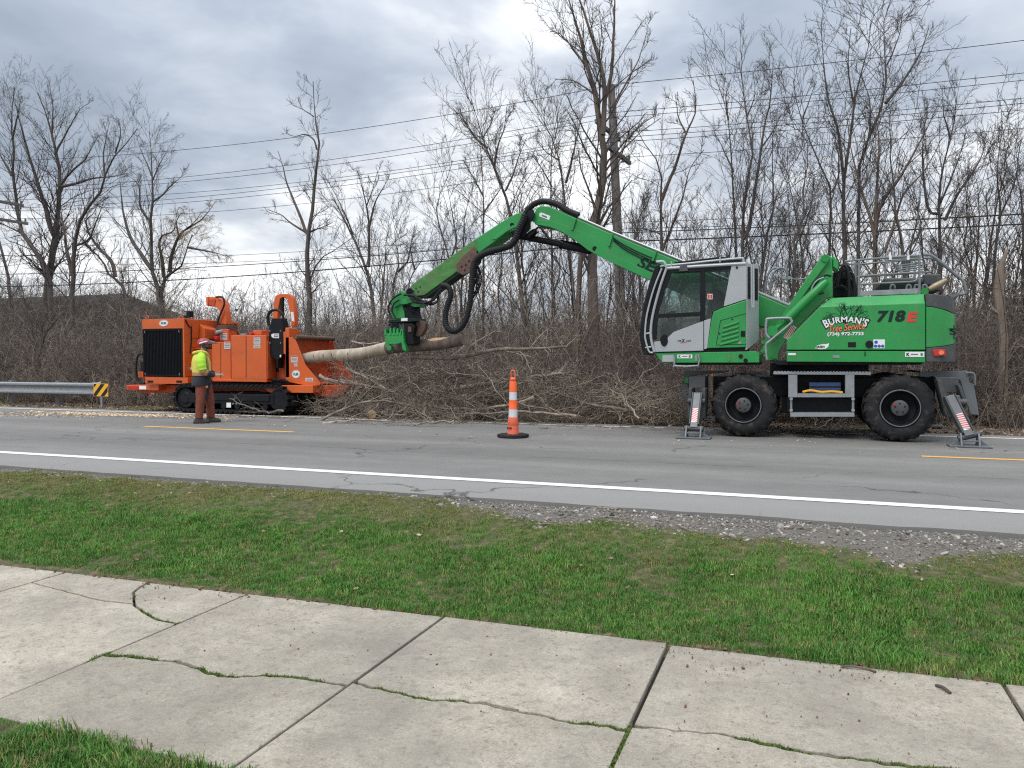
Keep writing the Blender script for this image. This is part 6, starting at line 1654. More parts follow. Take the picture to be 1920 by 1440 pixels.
# radiator housing
A_, B_ = W(268, 706, YN), W(345, 597, YN)
xr0, xr1, zr0, zr1 = A_.x, B_.x, A_.z, B_.z
rad_ = MB()
rad_.box((xr0, YN+0.06, zr0), (xr1, YN+1.95, zr1))
rh_ = rad_.build('radiator_housing', M['orange'], cp, bevel=0.015)
MB().box((xr0, YN, zr1-0.24), (xr1, YN+0.06, zr1)).build('header_plate', M['orange'], rh_, bevel=0.006)
MB().box((xr1-0.05, YN, zr0), (xr1, YN+0.06, zr1-0.24)).build('side_strip', M['orange'], rh_, bevel=0.004)
gr_ = MB().box((xr0+0.015, YN+0.015, zr0+0.01), (xr1-0.055, YN+0.055, zr1-0.245)).build('radiator', M['deep_black'], rh_)
gx0, gx1 = xr0+0.06, xr1-0.10
for k in range(26):
    x = gx0+(gx1-gx0)*k/25
    MB().box((x-0.009, YN+0.003, zr0+0.07), (x+0.009, YN+0.014, zr1-0.30)).build('slat', M['deep_black'], gr_)
fr_ = MB()
fr_.box((xr0+0.015, YN-0.004, zr0+0.01), (xr1-0.055, YN+0.013, zr0+0.055)); fr_.box((xr0+0.015, YN-0.004, zr1-0.29), (xr1-0.055, YN+0.013, zr1-0.245))
fr_.box((xr0+0.015, YN-0.003, zr0+0.056), (xr0+0.05, YN+0.012, zr1-0.291)); fr_.box((xr1-0.09, YN-0.003, zr0+0.056), (xr1-0.055, YN+0.012, zr1-0.291))
fr_.build('screen_frame', M['deep_black'], rh_)
for x in (xr0+0.1, xr1-0.14):
    for z in (zr0+0.07, zr1-0.31): MB().tube([(x, YN-0.02, z+0.02), (x, YN-0.025, z-0.01), (x, YN-0.01, z-0.03)], 0.010, 6).build('screen_clip', M['galv'], rh_)
def badge(px_, py_, rx, rz, Y, parent):
    c_ = W(px_, py_, Y); n = 24
    v = [(c_.x+rx*math.cos(6.283*k/n), Y-0.004, c_.z+rz*math.sin(6.283*k/n)) for k in range(n)]
    o = MB().extr(v, (0, 0.004, 0)).build('maker_badge', M['white'], parent)
    letters('badge_word', 'BANDIT' if False else 'KLEIS', (c_.x, Y-0.006, c_.z), rz*0.62, M['sticker_blue'] if False else M['letter_dark'], o, rx*1.15, bold=0.03)
    v = [(c_.x+rx*0.93*math.cos(6.283*k/n), Y-0.0045, c_.z+rz*0.90*math.sin(6.283*k/n)) for k in range(n)]
    MB().tube([Vector(p) for p in v]+[Vector(v[0])], 0.004, 4, False).build('badge_ring', M['mid_grey'], o)
badge(307, 606, 0.145, 0.082, YN-0.002, rh_)
for px_ in (276.5, 339.5): crail('lifting_eye', [(px_-2, 597.5), (px_-2.4, 594), (px_, 592.3), (px_+2.4, 594), (px_+2, 597.5)], 0.012, YN+0.1, 'orange', 4, rh_)
wl_ = cbx('work_light', 344, 355, 583, 595, YN+0.35, 0.14, 'black', 0.01)
MB().cyl(W(347, 588, YN+0.33), W(347, 588, YN+0.36), 0.05, 12).build('lamp_lens', M['galv'], wl_)
crail('light_bracket', [(350, 595), (350, 600)], 0.015, YN+0.42, 'black', 2)
# right side of the radiator housing: cable, intake hood, brackets
def WX(px_, py_, X):
    d = ray(px_, py_); t_ = X/d[0]; return Vector((X, d[1]*t_, CAMZ+d[2]*t_))
XR = xr1
MB().tube([WX(x, y, XR+0.015) for x, y in ((348, 599), (352, 608), (356, 613), (359, 612), (359, 640), (357, 662))], 0.014, 6).build('cable', M['black'], rh_)
for k, (y0, y1) in enumerate(((600, 634), (636, 651))):
    v = [WX(359, y0, XR), WX(372, y0+1.5, XR), WX(372, y1, XR), WX(359, y1, XR)]
    MB().extr(v, (0.012, 0, 0)).build('side_panel', M['orange'], rh_, bevel=0.004)
hA_ = [WX(373, 607, XR), WX(400, 613, XR), WX(400, 636, XR), WX(373, 635, XR)]
hd = MB(); dx = 0.18
hd.add([hA_[0], hA_[1], hA_[2], hA_[3], hA_[0]+Vector((dx, 0, -0.11)), hA_[1]+Vector((dx, 0, -0.11)), hA_[2]+Vector((dx, 0, 0.0)), hA_[3]+Vector((dx, 0, 0.0))], [(0, 1, 2, 3), (4, 5, 6, 7), (0, 1, 5, 4), (1, 2, 6, 5), (2, 3, 7, 6), (3, 0, 4, 7)])
hood2 = hd.build('intake_hood', M['orange'], cp, bevel=0.008)
for k in range(7):
    t_ = (k+0.7)/7.6; p_ = hA_[0].lerp(hA_[1], t_)+Vector((dx+0.004, 0, -0.15)); q_ = hA_[3].lerp(hA_[2], t_)+Vector((dx+0.004, 0, 0.05))
    MB().tube([p_, q_], 0.016, 5).build('hood_slat', M['orange_dark'], hood2)
crail('eye_bolt', [(388, 601.5), (387.6, 599), (389.5, 597.5), (391.5, 599), (391, 601.5)], 0.012, YN+0.9, 'orange', 4)
cbx('engine_deck', 352, 400, 655, 712, YN+0.55, 1.3, 'orange_dark')
cbx('engine_block', 350, 402, 652, 690, YN+0.62, 1.2, 'black')
cbx('bracket_shelf', 352, 362, 680, 683, YN+0.2, 0.4, 'orange')
cbx('label_plate', 356, 363, 688.5, 693, YN+0.18, 0.02, 'white', 0)
cbx('control_bracket', 360, 373, 652, 655, YN+0.3, 0.2, 'orange')
# base skid under the radiator
sk = cbx('skid_base', 272, 352, 708, 719.5, YN-0.01, 1.9, 'orange')
for px_ in (276.5, 330.5): cbx('fork_pocket', px_, px_+10.5, 713.5, 717.5, YN-0.016, 0.02, 'black', 0, sk)
crail('loop_hose', [(268, 664), (262, 664), (257, 672), (255, 690), (257, 708), (263, 718), (271, 719)], 0.028, YN+0.2)
cbx('battery_box', 263, 269, 678, 700, YN+0.4, 0.3, 'black'); cbx('side_shelf', 259, 268, 697, 708, YN+0.3, 0.4, 'orange')
# main frame
fm = MB().px([(258, 722), (365, 722), (420, 719), (595, 720), (588, 737), (500, 736), (480, 733), (365, 735), (330, 737), (262, 737), (255, 732)], YN+0.35, 1.5).build('main_frame', M['orange_dark'], cp, bevel=0.012)
cpoly('front_beam', [(237, 722), (297, 721), (297, 732), (237, 731)], YN+0.1, 1.7)
cbx('marker_lamp', 239, 260, 724.3, 729.5, YN+0.09, 0.02, 'red', 0); cbx('reflector_tape', 261, 274, 723.5, 730, YN+0.085, 0.02, 'white', 0)
cpoly('side_beam', [(488, 722.5), (587, 722.5), (587, 737), (505, 736)], YN+0.0, 0.5)
cbx('reflector_tape', 479.5, 491.5, 723, 727, YN+0.32, 0.02, 'white', 0)
cbx('deck_edge', 398, 500, 711.5, 715.5, YN+0.12, 1.6, 'orange')
# tanks and cabinets
cab1 = cbx('cabinet', 398, 432.2, 641, 711, YN+0.22, 1.2, 'orange', 0.01)
MB().px([(413.4, 643), (414.2, 643), (414.2, 709), (413.4, 709)], YN+0.216, 0.004).build('cabinet_seam', M['letter_dark'], cab1)
def sticker(x0, x1, y0, y1, Y, parent, head=True):
    o = panel('safety_label', [(x0, y0), (x1, y0), (x1, y1), (x0, y1)], Y-0.003, M['label'], parent, 0.003)
    h_ = (y1-y0)
    if head: panel('label_header', [(x0+0.4, y0+0.4), (x1-0.4, y0+0.4), (x1-0.4, y0+h_*0.18), (x0+0.4, y0+h_*0.18)], Y-0.0045, M['letter_red'], o, 0.001)
    for k in range(3): panel('label_print', [(x0+1.2, y0+h_*(0.32+0.2*k)), (x1-1.5, y0+h_*(0.32+0.2*k)), (x1-1.5, y0+h_*(0.40+0.2*k)), (x0+1.2, y0+h_*(0.40+0.2*k))], Y-0.0045, M['mid_grey'], o, 0.001)
sticker(420.5, 432, 639.5, 654.5, YN+0.212, cab1)
tank = cbx('fuel_tank', 433.8, 499, 628, 711, YN+0.12, 1.35, 'orange', 0.014)
MB().px([(460.8, 631), (461.8, 631), (461.8, 708), (460.8, 708)], YN+0.116, 0.004).build('tank_seam', M['letter_dark'], tank)
sticker(475.5, 488, 630, 644.5, YN+0.118, tank); sticker(475.5, 488, 646, 653, YN+0.118, tank, False)
cbx('tank_cap_box', 474, 490, 619, 628, YN+0.5, 0.4, 'orange', 0.01); cbx('tank_hinge', 450, 460, 625.5, 628.5, YN+0.2, 0.1, 'galv'); cbx('filler_cap', 466, 471, 623.5, 628.5, YN+0.4, 0.12, 'red')
cbx('tank_side', 499.5, 502, 640, 711, YN+0.14, 0.3, 'orange_dark')
# discharge chute
ct = cbx('turntable_base', 412, 428, 617, 641, YN+0.85, 0.4, 'orange', 0.02)
sticker(413, 426, 622, 637, YN+0.845, ct)
cc = W(426, 612, YN+1.11)
MB().tube([cc+Vector((0, 0, -0.08)), cc+Vector((0, 0, -0.03))], 0.26, 24).build('turntable', M['rust'], cp); MB().tube([cc+Vector((0, 0, -0.025)), cc+Vector((0, 0, 0.03))], 0.235, 24).build('turntable_ring', M['rust'], cp)
for k in range(14):
    q = 6.283*k/14; MB().cyl(cc+Vector((0.215*math.cos(q), 0.215*math.sin(q), 0.03)), cc+Vector((0.215*math.cos(q), 0.215*math.sin(q), 0.06)), 0.016, 6).build('ring_bolt', M['black'], cp)
chute = cpoly('discharge_chute', [(413.5, 609), (413, 598), (411, 584), (407.5, 577), (402, 575), (388, 572.5), (387.5, 564), (390, 558), (398, 556.5), (408, 556.5), (415, 562), (420, 572), (423.5, 590), (425, 609)], YN+1.0, 0.22, 'orange', 0.02)
cpoly('chute_mouth', [(386, 557), (391, 556), (390, 574), (386.5, 573)], YN+0.98, 0.26, 'orange', 0.008)
cpoly('chute_deflector', [(391, 562), (404, 561), (402, 574), (392, 572)], YN+0.985, 0.014, 'orange_dark', 0.004)
crail('chute_hose', [(405, 557), (416, 557), (420, 563), (420, 572), (415, 585), (409, 600), (409, 610), (416, 615), (432, 616), (444, 621), (446, 627)], 0.024, YN+0.94)
crail('chute_clamp', [(431, 581), (442, 581)], 0.012, YN+0.95, 'galv', 2); cbx('clamp_box', 440, 445, 579.5, 582.5, YN+0.93, 0.05, 'black')
MB().tube([W(404, 624, YN+0.7), W(412, 622, YN+0.8), W(418, 621, YN+0.9)], 0.05, 12).build('muffler_pipe', M['galv'], cp)
cbx('red_box', 401, 407, 630, 637, YN+0.6, 0.1, 'red')
# lift yoke and its mast
yk = cpoly('lift_yoke', [(511, 597), (514, 560), (517, 554), (524, 551), (540, 551), (546, 555), (549.5, 562), (553, 600), (552, 612), (546, 612), (545, 596), (538, 560), (530, 557), (525, 560), (521, 580), (520, 597)], YN+0.75, 0.14, 'orange', 0.012)
cpoly('yoke_label', [(545, 585), (550, 585), (552, 603), (547, 602)], YN+0.744, 0.004, 'white', 0, yk)
MB().cyl(W(529.5, 556, YN+0.8), W(529.5, 592, YN+0.8), 0.045, 12).build('lift_ram', M['black'], cp)
MB().tube(curve_pts([W(x, y, YN+0.3) for x, y in ((504, 610), (502, 596), (506, 585), (515, 581), (524, 583), (530, 590), (531, 602))], 5), 0.034, 8).build('ram_hose', M['rubber'], cp)
ms = cpoly('mast_cover', [(510, 597), (528, 597), (531, 612), (531, 662), (527, 671), (521, 675), (521, 690), (518, 690), (518, 675), (512, 671), (504, 662), (504, 614)], YN+0.22, 0.22, 'black', 0.012)
for p in ((506, 620.5), (526, 620.5), (506, 643), (526, 643)): MB().cyl(W(*p, YN+0.205), W(*p, YN+0.22), 0.016, 8).build('cover_bolt', M['galv'], ms)
o = panel('mast_logo', [(508.5, 627.5), (512, 625.5), (523, 625.5), (523, 634), (514, 634), (509.5, 632)], YN+0.215, M['white'], ms)
for y_ in (627.2, 630.6): panel('mast_print', [(513.5, y_), (522, y_), (522, y_+1.6), (513.5, y_+1.6)], YN+0.2135, M['letter_dark'], o, 0.001)
panel('mast_tag', [(524.5, 665.5), (527, 665), (527, 669.5), (524.5, 669.5)], YN+0.215, M['white'], ms)
cbx('mast_guide', 503, 535, 636, 711, YN+0.46, 0.25, 'orange_dark'); cbx('mast_slot', 516.5, 521.5, 672, 697, YN+0.44, 0.03, 'black', 0)
cbx('mast_rail', 531.5, 535, 622, 664, YN+0.20, 0.2, 'orange', 0.01); cbx('mast_edge', 499.5, 503.5, 668, 711, YN+0.3, 0.1, 'black')
cbx('hopper_post', 535.5, 542, 615, 708, YN+0.18, 0.3, 'orange', 0.01); cbx('hopper_cap', 534, 542, 614, 632, YN+0.3, 0.22, 'orange', 0.01); cbx('hopper_cap', 547, 554, 620, 633, YN+0.7, 0.2, 'orange', 0.01)
mb = MB()
for k in range(7): mb.tube(curve_pts([W(510+k*4, 716+rh.uniform(-2, 2), YN+0.1), W(513+k*4, 713+rh.uniform(-2, 2), YN+0.05), W(517+k*4, 718+rh.uniform(-2, 2), YN+0.1)], 4), 0.028, 6)
mb.build('valve_hoses', M['rubber'], cp)
cbx('valve_bank', 508, 560, 711.5, 722, YN+0.3, 0.3, 'black')
# infeed hopper
YH = YN+0.18
near_plate = [(535.5, 632), (551.5, 632), (572, 684), (600, 717.5), (600, 722), (567, 721.5), (535.5, 715)]
hp = cpoly('hopper_side', near_plate, YH, 0.03, 'orange', 0.006)
YH2 = YN+1.70
Xn = [W(x, y, YH) for x, y in near_plate]
cpn = MB().extr([Vector((p.x, YH2, p.z)) for p in Xn], (0, 0.03, 0)); cpn.build('hopper_side', M['orange_dark'], cp, bevel=0.006)
wing = [W(x, y, YH2+0.05) for x, y in ((580, 640), (591, 661), (603, 683), (626, 710), (598, 714), (568, 690))]
MB().extr(wing, (0.06, 0.04, 0)).build('hopper_wing', M['orange_dark'], cp, bevel=0.006)
ro0, ro1 = W(553.5, 632, YH), Vector((W(553.5, 632, YH).x, YH2+0.05, W(553.5, 632, YH).z))
MB().tube([ro0, ro1], 0.052, 14).build('top_roller', M['rust'], cp)
a_, b_ = W(551.5, 634, YH+0.035), W(545, 690, YH+0.035)
MB().extr([a_, b_, b_+Vector((0, YH2-YH-0.07, 0)), a_+Vector((0, YH2-YH-0.07, 0))], (-0.03, 0, 0)).build('hopper_back', M['orange_dark'], cp)
f0, f1 = W(545, 716, YH+0.035), W(600, 720.5, YH+0.035)
MB().extr([f0, f1, f1+Vector((0, YH2-YH-0.07, 0)), f0+Vector((0, YH2-YH-0.07, 0))], (0, 0, 0.02)).build('hopper_floor', M['orange_dark'], cp)
cpoly('feed_tray', [(567, 722), (600, 722), (655, 723), (640, 745), (592, 743), (587, 737), (587, 724)], YH+0.15, 1.2, 'orange_dark', 0.008)
cpoly('tray_lip', [(568, 716), (600, 718.5), (600, 722.5), (568, 722)], YH-0.012, 0.04, 'orange', 0.004)
badge(555, 701.5, 0.115, 0.098, YH-0.002, hp)
sticker(545.5, 558, 667, 679.5, YH, hp); sticker(551.5, 557.5, 681.5, 687, YH, hp, False); sticker(572.5, 587, 708.5, 715, YH, hp, False)
o = panel('far_label', [(575, 646), (582, 648), (584, 654), (577, 651)], YH2-0.004, M['white'], hp)
# tracks
def track(Yt):
    zc, r = 0.365, 0.30
    xl, xr_ = W(345, 755, 14.66).x, W(518, 755, 14.66).x
    belt = []
    def path(r_):
        pts = []
        for k in range(13): q = math.pi/2+math.pi*k/12; pts.append((xl+r_*math.cos(q), zc+r_*math.sin(q)))
        for k in range(13): q = -math.pi/2+math.pi*k/12; pts.append((xr_+r_*math.cos(q), zc+r_*math.sin(q)))
        return pts
    po, pi_ = path(r), path(r-0.045); n = len(po); w = 0.45
    v = [(x, Yt, z) for x, z in po] + [(x, Yt+w, z) for x, z in po] + [(x, Yt, z) for x, z in pi_] + [(x, Yt+w, z) for x, z in pi_]
    f = []
    for i in range(n):
        j = (i+1) % n
        f += [(i, j, n+j, n+i), (2*n+i, 3*n+i, 3*n+j, 2*n+j), (i, 2*n+i, 2*n+j, j), (n+i, n+j, 3*n+j, 3*n+i)]
    o = MB().add(v, f).build('track', M['black'], cp, smooth=40)
    # track pads with grousers
    per = 2*(xr_-xl) + 2*math.pi*r; np_ = 52
    for k in range(np_):
        s_ = per*k/np_; L = xr_-xl
        if s_ < L: c_ = Vector((xl+s_, 0, zc-r)); nrm = Vector((0, 0, -1))
        elif s_ < L+math.pi*r: q = -math.pi/2+(s_-L)/r; c_ = Vector((xr_+r*math.cos(q), 0, zc+r*math.sin(q))); nrm = Vector((math.cos(q), 0, math.sin(q)))
        elif s_ < 2*L+math.pi*r: c_ = Vector((xr_-(s_-L-math.pi*r), 0, zc+r)); nrm = Vector((0, 0, 1))
        else: q = math.pi/2+(s_-2*L-math.pi*r)/r; c_ = Vector((xl+r*math.cos(q), 0, zc+r*math.sin(q))); nrm = Vector((math.cos(q), 0, math.sin(q)))
        tan = Vector((nrm.z, 0, -nrm.x)); c_.y = Yt+w/2
        mb = MB().obox(c_+nrm*0.012, tan*0.047, Vector((0, w/2+0.02, 0)), nrm*0.012)
        mb.obox(c_+nrm*0.036+tan*0.03, tan*0.010, Vector((0, w/2+0.02, 0)), nrm*0.016)
        mb.build('track_pad', M['rubber'], o, smooth=0)
    # frame, sprocket, idler and rollers
    MB().box((xl+0.1, Yt+0.03, zc-0.12), (xr_-0.1, Yt+w-0.03, zc+0.12)).build('track_frame', M['black'], cp, bevel=0.015)
    MB().lathe(xl, zc, [(Yt+0.02, 0.0001), (Yt+0.02, 0.12), (Yt+0.05, 0.15), (Yt+0.05, 0.24), (Yt+w-0.05, 0.24), (Yt+w-0.05, 0.0001)], 24).build('sprocket', M['black'], cp, smooth=35)
    MB().lathe(xr_, zc, [(Yt+0.05, 0.0001), (Yt+0.05, 0.235), (Yt+w-0.05, 0.235), (Yt+w-0.05, 0.0001)], 24).build('idler', M['black'], cp, smooth=35)
    for k in range(6):
        x = xl+0.36+(xr_-xl-0.7)*k/5
        MB().cyl((x, Yt+0.03, zc-0.17), (x, Yt+w-0.03, zc-0.17), 0.075, 14).build('roller', M['black'], cp)
    MB().box((xl+0.45, Yt+0.005, zc-0.045), (xr_-0.2, Yt+0.03, zc+0.10)).build('side_guard', M['black'], cp, bevel=0.01)
    return o
track(14.66); track(16.35)
panel('track_label', [(424.5, 755), (433, 755), (433, 764), (424.5, 764)], 14.66, M['white'], cp)
for px_ in (437, 443): MB().cyl(W(px_, 757, 14.655), W(px_, 757, 14.668), 0.02, 8).build('guard_bolt', M['galv'], cp)
cbx('undercarriage', 360, 500, 735, 752, 15.1, 1.3, 'black')
cbx('muddy_idler', 532, 548, 742, 762, 14.8, 0.3, 'cone_base', 0.03)
MB().cyl(W(565, 752, 15.4), W(565, 752, 16.3), 0.22, 18).build('feed_drum', M['black'], cp)
# ================================================================== LOG, CUT BRANCHES, SMALL THINGS
# the log in the grapple
L0, L1 = W(566, 675, 15.3), W(868, 637, 14.45)
lr = np.random.default_rng(9)
lp = []
for k in range(15):
    p = L0.lerp(L1, k/14)+Vector((0, 0, 0.03*math.sin(k*0.9)))
    lp.append(p)
lg = thing('tree_log', tuple(lp[7]), 'long peeled log gripped by the grapple and fed into the chipper', 'log')
MB().tube(lp[:9], [0.138+0.006*math.sin(k*1.7) for k in range(9)], 16).build('peeled_wood', M['log_peeled'], lg)
MB().tube([lp[8].lerp(lp[7], 0.1)]+lp[9:], [0.138, 0.136, 0.132, 0.13, 0.126, 0.122, 0.118], 16, False).build('bark', M['bark_brown'], lg)
d_ = (lp[-1]-lp[-2]).normalized()
MB().tube([lp[-1]-d_*0.01, lp[-1]+d_*0.012], [0.118, 0.108], 16).build('cut_end', M['bark_pale'], lg)
MB().tube([lp[11]+Vector((0, -0.05, 0.085)), lp[12]+Vector((0, -0.06, 0.078)), lp[13]+Vector((0, -0.05, 0.075))], [0.02, 0.06, 0.03], 8).build('scar', M['cut_wood'], lg)
for k, x in ((2, 0.4), (3, 0.2), (4, 0.7), (1, 0.5)):
    p = lp[k].lerp(lp[k+1], x); MB().tube([p+Vector((0, -0.08, 0.10)), p+Vector((0, -0.138, 0.02)), p+Vector((0.02, -0.13, -0.06))], [0.008, 0.016, 0.006], 5).build('bark_strip', M['bark_brown'], lg)

# cut branches lying about, each one a thing
def cut_branch(ctrl, r0, r1, label, seed, m=7, tw='branch', ratio=0.34):
    rng = np.random.default_rng(seed)
    pts = [Vector(p) for p in ctrl]; C_ = resample(pts, 14)
    C_[1:-1] += rng.normal(size=(12, 3))*0.012
    P = C_[None]; R = np.linspace(r0, r1, 14)[None]
    P2, R2 = sprout(rng, P, R, m, ratio, 6, (0.4, 0.9), 0.12, 0.22, 0.2, 0.15, 1.5, 0.5, 0.006, 0.4)
    P3, R3 = sprout(rng, P2, R2, 4, 0.45, 4, (0.4, 0.9), 0.1, 0.25, 0.15, 0.1, 0.7, 0.65, 0.0048, 0.5)
    for Q in (P2, P3): Q[..., 2] = np.maximum(Q[..., 2], 0.012)
    root = thing('cut_branch', tuple(C_[0]), label, 'branch', 'cut branches in the pile')
    o_ = tuple(OFF[root.name])
    link('stem', tubes_mesh('stem', [(P, R, 8)], M['branch'], None, o_), root)
    link('twigs', tubes_mesh('twigs', [(P2, R2, 4), (P3, R3, 3)], M[tw], None, o_), root)
    e = pts[0]; d = (pts[1]-pts[0]).normalized()
    MB().tube([e-d*0.006, e+d*0.004], r0*0.98, 8).build('cut_face', M['cut_wood'], root)
def wp(l, Y): return [W(x, y, Y+dy) for x, y, dy in l]
cut_branch(wp([(770, 668, 0), (850, 672, 0.1), (920, 657, 0.2), (1000, 654, 0.2), (1065, 650, 0.1)], 14.6), 0.055, 0.022, 'long dark bough jutting level to the right of the grapple', 1, 8)
cut_branch(wp([(865, 726, 0), (900, 722, 0), (945, 715, 0.1), (1010, 706, 0.2), (1070, 698, 0.2)], 15.2), 0.05, 0.02, 'long bough slanting up behind the orange channelizer cone', 2, 8)
cut_branch(wp([(592, 793, -0.1), (625, 776, 0), (660, 760, 0.1), (705, 752, 0.3), (780, 762, 0.5)], 13.9), 0.035, 0.012, 'crooked grey limb reaching across in front of the chipper tray', 3, 9)
cut_branch(wp([(530, 770, 0), (500, 773, 0), (470, 764, 0), (430, 747, 0.1)], 14.2), 0.026, 0.007, 'thin pale branch trailing in front of the chipper track', 4, 7)
cut_branch(wp([(600, 795, 0), (640, 790, 0), (690, 786, 0.1), (760, 792, 0.1)], 13.3), 0.024, 0.008, 'twiggy branch tip spilling on to the road left of the cone', 5, 8)
cut_branch(wp([(850, 790, 0.1), (800, 792, 0), (770, 800, 0), (745, 806, 0)], 13.2), 0.022, 0.007, 'forked twig lying farthest out on the road', 6, 6)
cut_branch(wp([(640, 712, 0), (665, 718, 0), (690, 735, 0), (700, 742, 0)], 15.4), 0.03, 0.015, 'pale arched branch just right of the hopper', 7, 4)
cut_branch(wp([(600, 704, 0), (630, 716, 0), (680, 722, 0.1), (740, 735, 0.2)], 14.9), 0.045, 0.018, 'thick branch end lying on the chipper feed tray', 8, 6)
cut_branch(wp([(1000, 745, 0), (940, 762, 0), (880, 768, 0.1), (800, 760, 0.3)], 14.6), 0.03, 0.010, 'bent limb in the middle of the pile left of the cone', 9, 9)
cut_branch(wp([(1190, 770, 0), (1120, 760, 0), (1060, 742, 0.2), (1010, 725, 0.4)], 14.9), 0.035, 0.012, 'branch rising leftward in the pile right of the cone', 10, 9)
cut_branch(wp([(1260, 748, 0.4), (1200, 742, 0.3), (1150, 755, 0.2), (1090, 770, 0.2)], 15.3), 0.045, 0.014, 'dark bough at the right end of the pile before the outrigger', 11, 8)
cut_branch(wp([(1080, 780, 0), (1020, 774, 0), (960, 772, 0), (880, 776, 0.1)], 14.4), 0.024, 0.010, 'straight pole lying low along the edge of the road', 12, 6)
cut_branch(wp([(720, 742, 0.2), (760, 720, 0.2), (800, 705, 0.3), (850, 690, 0.4)], 15.0), 0.03, 0.010, 'upright fanning branch below the grapple', 13, 10)
cut_branch(wp([(650, 690, 0), (700, 716, 0), (745, 742, 0), (800, 775, 0.1)], 15.0), 0.03, 0.012, 'branch sloping down to the right from under the log', 14, 8)
cut_branch(wp([(740, 560+80, 0.3), (770, 655, 0.2), (820, 640, 0.3), (858, 655, 0.4)], 14.9), 0.03, 0.010, 'ragged twiggy branch tangled in the grapple jaws', 15, 9)
cut_branch(wp([(800, 735, 0), (850, 745, 0), (910, 742, 0), (985, 752, 0)], 14.9), 0.03, 0.010, 'weathered limb crossing behind the cone base', 16, 8)
cut_branch(wp([(660, 640, 0.2), (690, 645, 0.2), (740, 638, 0.3)], 15.6), 0.022, 0.008, 'thin stick pointing left above the log', 17, 3)
# the short round cut log in the pile
q0 = W(697, 762, 14.35); q0.z = 0.115
rl = thing('cut_log', (q0.x, q0.y, 0.0), 'short log with round pale cut face in the pile', 'log')
MB().tube([q0, q0+Vector((-0.55, 0.75, 0.02))], 0.105, 18).build('bark', M['branch'], rl)
MB().tube([q0+Vector((0.006, -0.008, 0)), q0+Vector((-0.01, 0.012, 0))], 0.096, 18).build('cut_face', M['cut_wood'], rl)
# the mass of twigs around them
def brushy(seed):
    rng = np.random.default_rng(seed)
    P = np.zeros((1, 12, 3)); P[0, :, 0] = np.linspace(-1.1, 1.1, 12); P[0, :, 1] = np.cumsum(rng.normal(size=12))*0.05; P[0, :, 2] = np.cumsum(rng.normal(size=12))*0.035
    R = np.linspace(0.018, 0.006, 12)[None]
    P2, R2 = sprout(rng, P, R, 11, 0.42, 7, (0.4, 1.2), 0.25, 0.36, 0.1, 0.2, 1.3, 0.55, 0.005, 0.4)
    P3, R3 = sprout(rng, P2, R2, 5, 0.5, 5, (0.4, 1.2), 0.1, 0.4, 0.1, 0.1, 0.7, 0.7, 0.0042, 0.5)
    return tubes_mesh('brush', [(P, R, 5), (P2, R2, 4), (P3, R3, 3)], M['branch'])
bru = [brushy(400+i) for i in range(5)]
P, Rr, Sc, Ix = [], [], [], []
def heap(n, pxa, pxb, ya, yb, hfun, s0=0.6, s1=1.0):
    for _ in range(n):
        px_ = RNG.uniform(pxa, pxb); Y = RNG.uniform(ya, yb); g = W(px_, 700, Y)
        h = hfun(px_)*RNG.random()**1.1
        P.append((g.x, Y, 0.08+h)); Rr.append((RNG.uniform(-1.5, 1.5), RNG.normal()*0.34, RNG.random()*6.28)); Sc.append(RNG.uniform(s0, s1)); Ix.append(int(RNG.integers(0, 5)))
hump = lambda px_: float(np.interp(px_, [600, 660, 760, 860, 950, 1050, 1150, 1280], [0.3, 0.85, 1.15, 1.1, 0.95, 0.75, 0.6, 0.35]))
heap(185, 610, 1290, 14.75, 16.6, hump)
heap(46, 640, 900, 14.5, 15.4, lambda p: 0.5, 0.5, 0.9)
heap(22, 590, 900, 14.0, 14.7, lambda p: 0.10, 0.4, 0.7)
heap(34, 1000, 1720, 15.3, 16.8, lambda p: 0.15, 0.4, 0.8)
scatter('brush_pile', P, Rr, Sc, Ix, bru, 'tangled heap of cut twigs and branches along the far road edge', 'brush pile')

# broken twigs strewn on the road below the heap
def stick(seed):
    r_ = random.Random(seed); mb = MB().tube(curve_pts([Vector((-0.5, 0, 0.01)), Vector((-0.1, r_.uniform(-.1, .1), 0.02)), Vector((0.2, r_.uniform(-.12, .12), 0.015)), Vector((0.5, r_.uniform(-.1, .1), 0.01))], 3), [0.02, 0.02, 0.018, 0.018, 0.016, 0.016, 0.014, 0.012, 0.01, 0.008], 5)
    mb.tube([Vector((0.0, 0, 0.015)), Vector((0.2, r_.uniform(-.25, .25), 0.03))], [0.012, 0.006], 4)
    me = bpy.data.meshes.new('stick'); me.from_pydata(mb.v, [], mb.f); me.materials.append(M['branch']); return me
stk_ = [stick(k) for k in range(4)]
P, Rr, Sc, Ix = [], [], [], []
for _ in range(150):
    x = RNG.uniform(-12.5, 0.5); y = 14.6-abs(RNG.normal())*0.55
    P.append((x, y, 0.004)); Rr.append((0, 0, RNG.random()*6.28)); Sc.append(RNG.uniform(0.08, 0.5)); Ix.append(int(RNG.integers(0, 4)))
for _ in range(60):
    x = RNG.uniform(-3, 4); y = RNG.uniform(6.0, 6.6)
    P.append((x, y, gz(x, y)+0.01)); Rr.append((0, 0, RNG.random()*6.28)); Sc.append(RNG.uniform(0.06, 0.3)); Ix.append(int(RNG.integers(0, 4)))
scatter('road_twigs', P, Rr, Sc, Ix, stk_, 'small broken twigs strewn over the road edge', 'twigs')

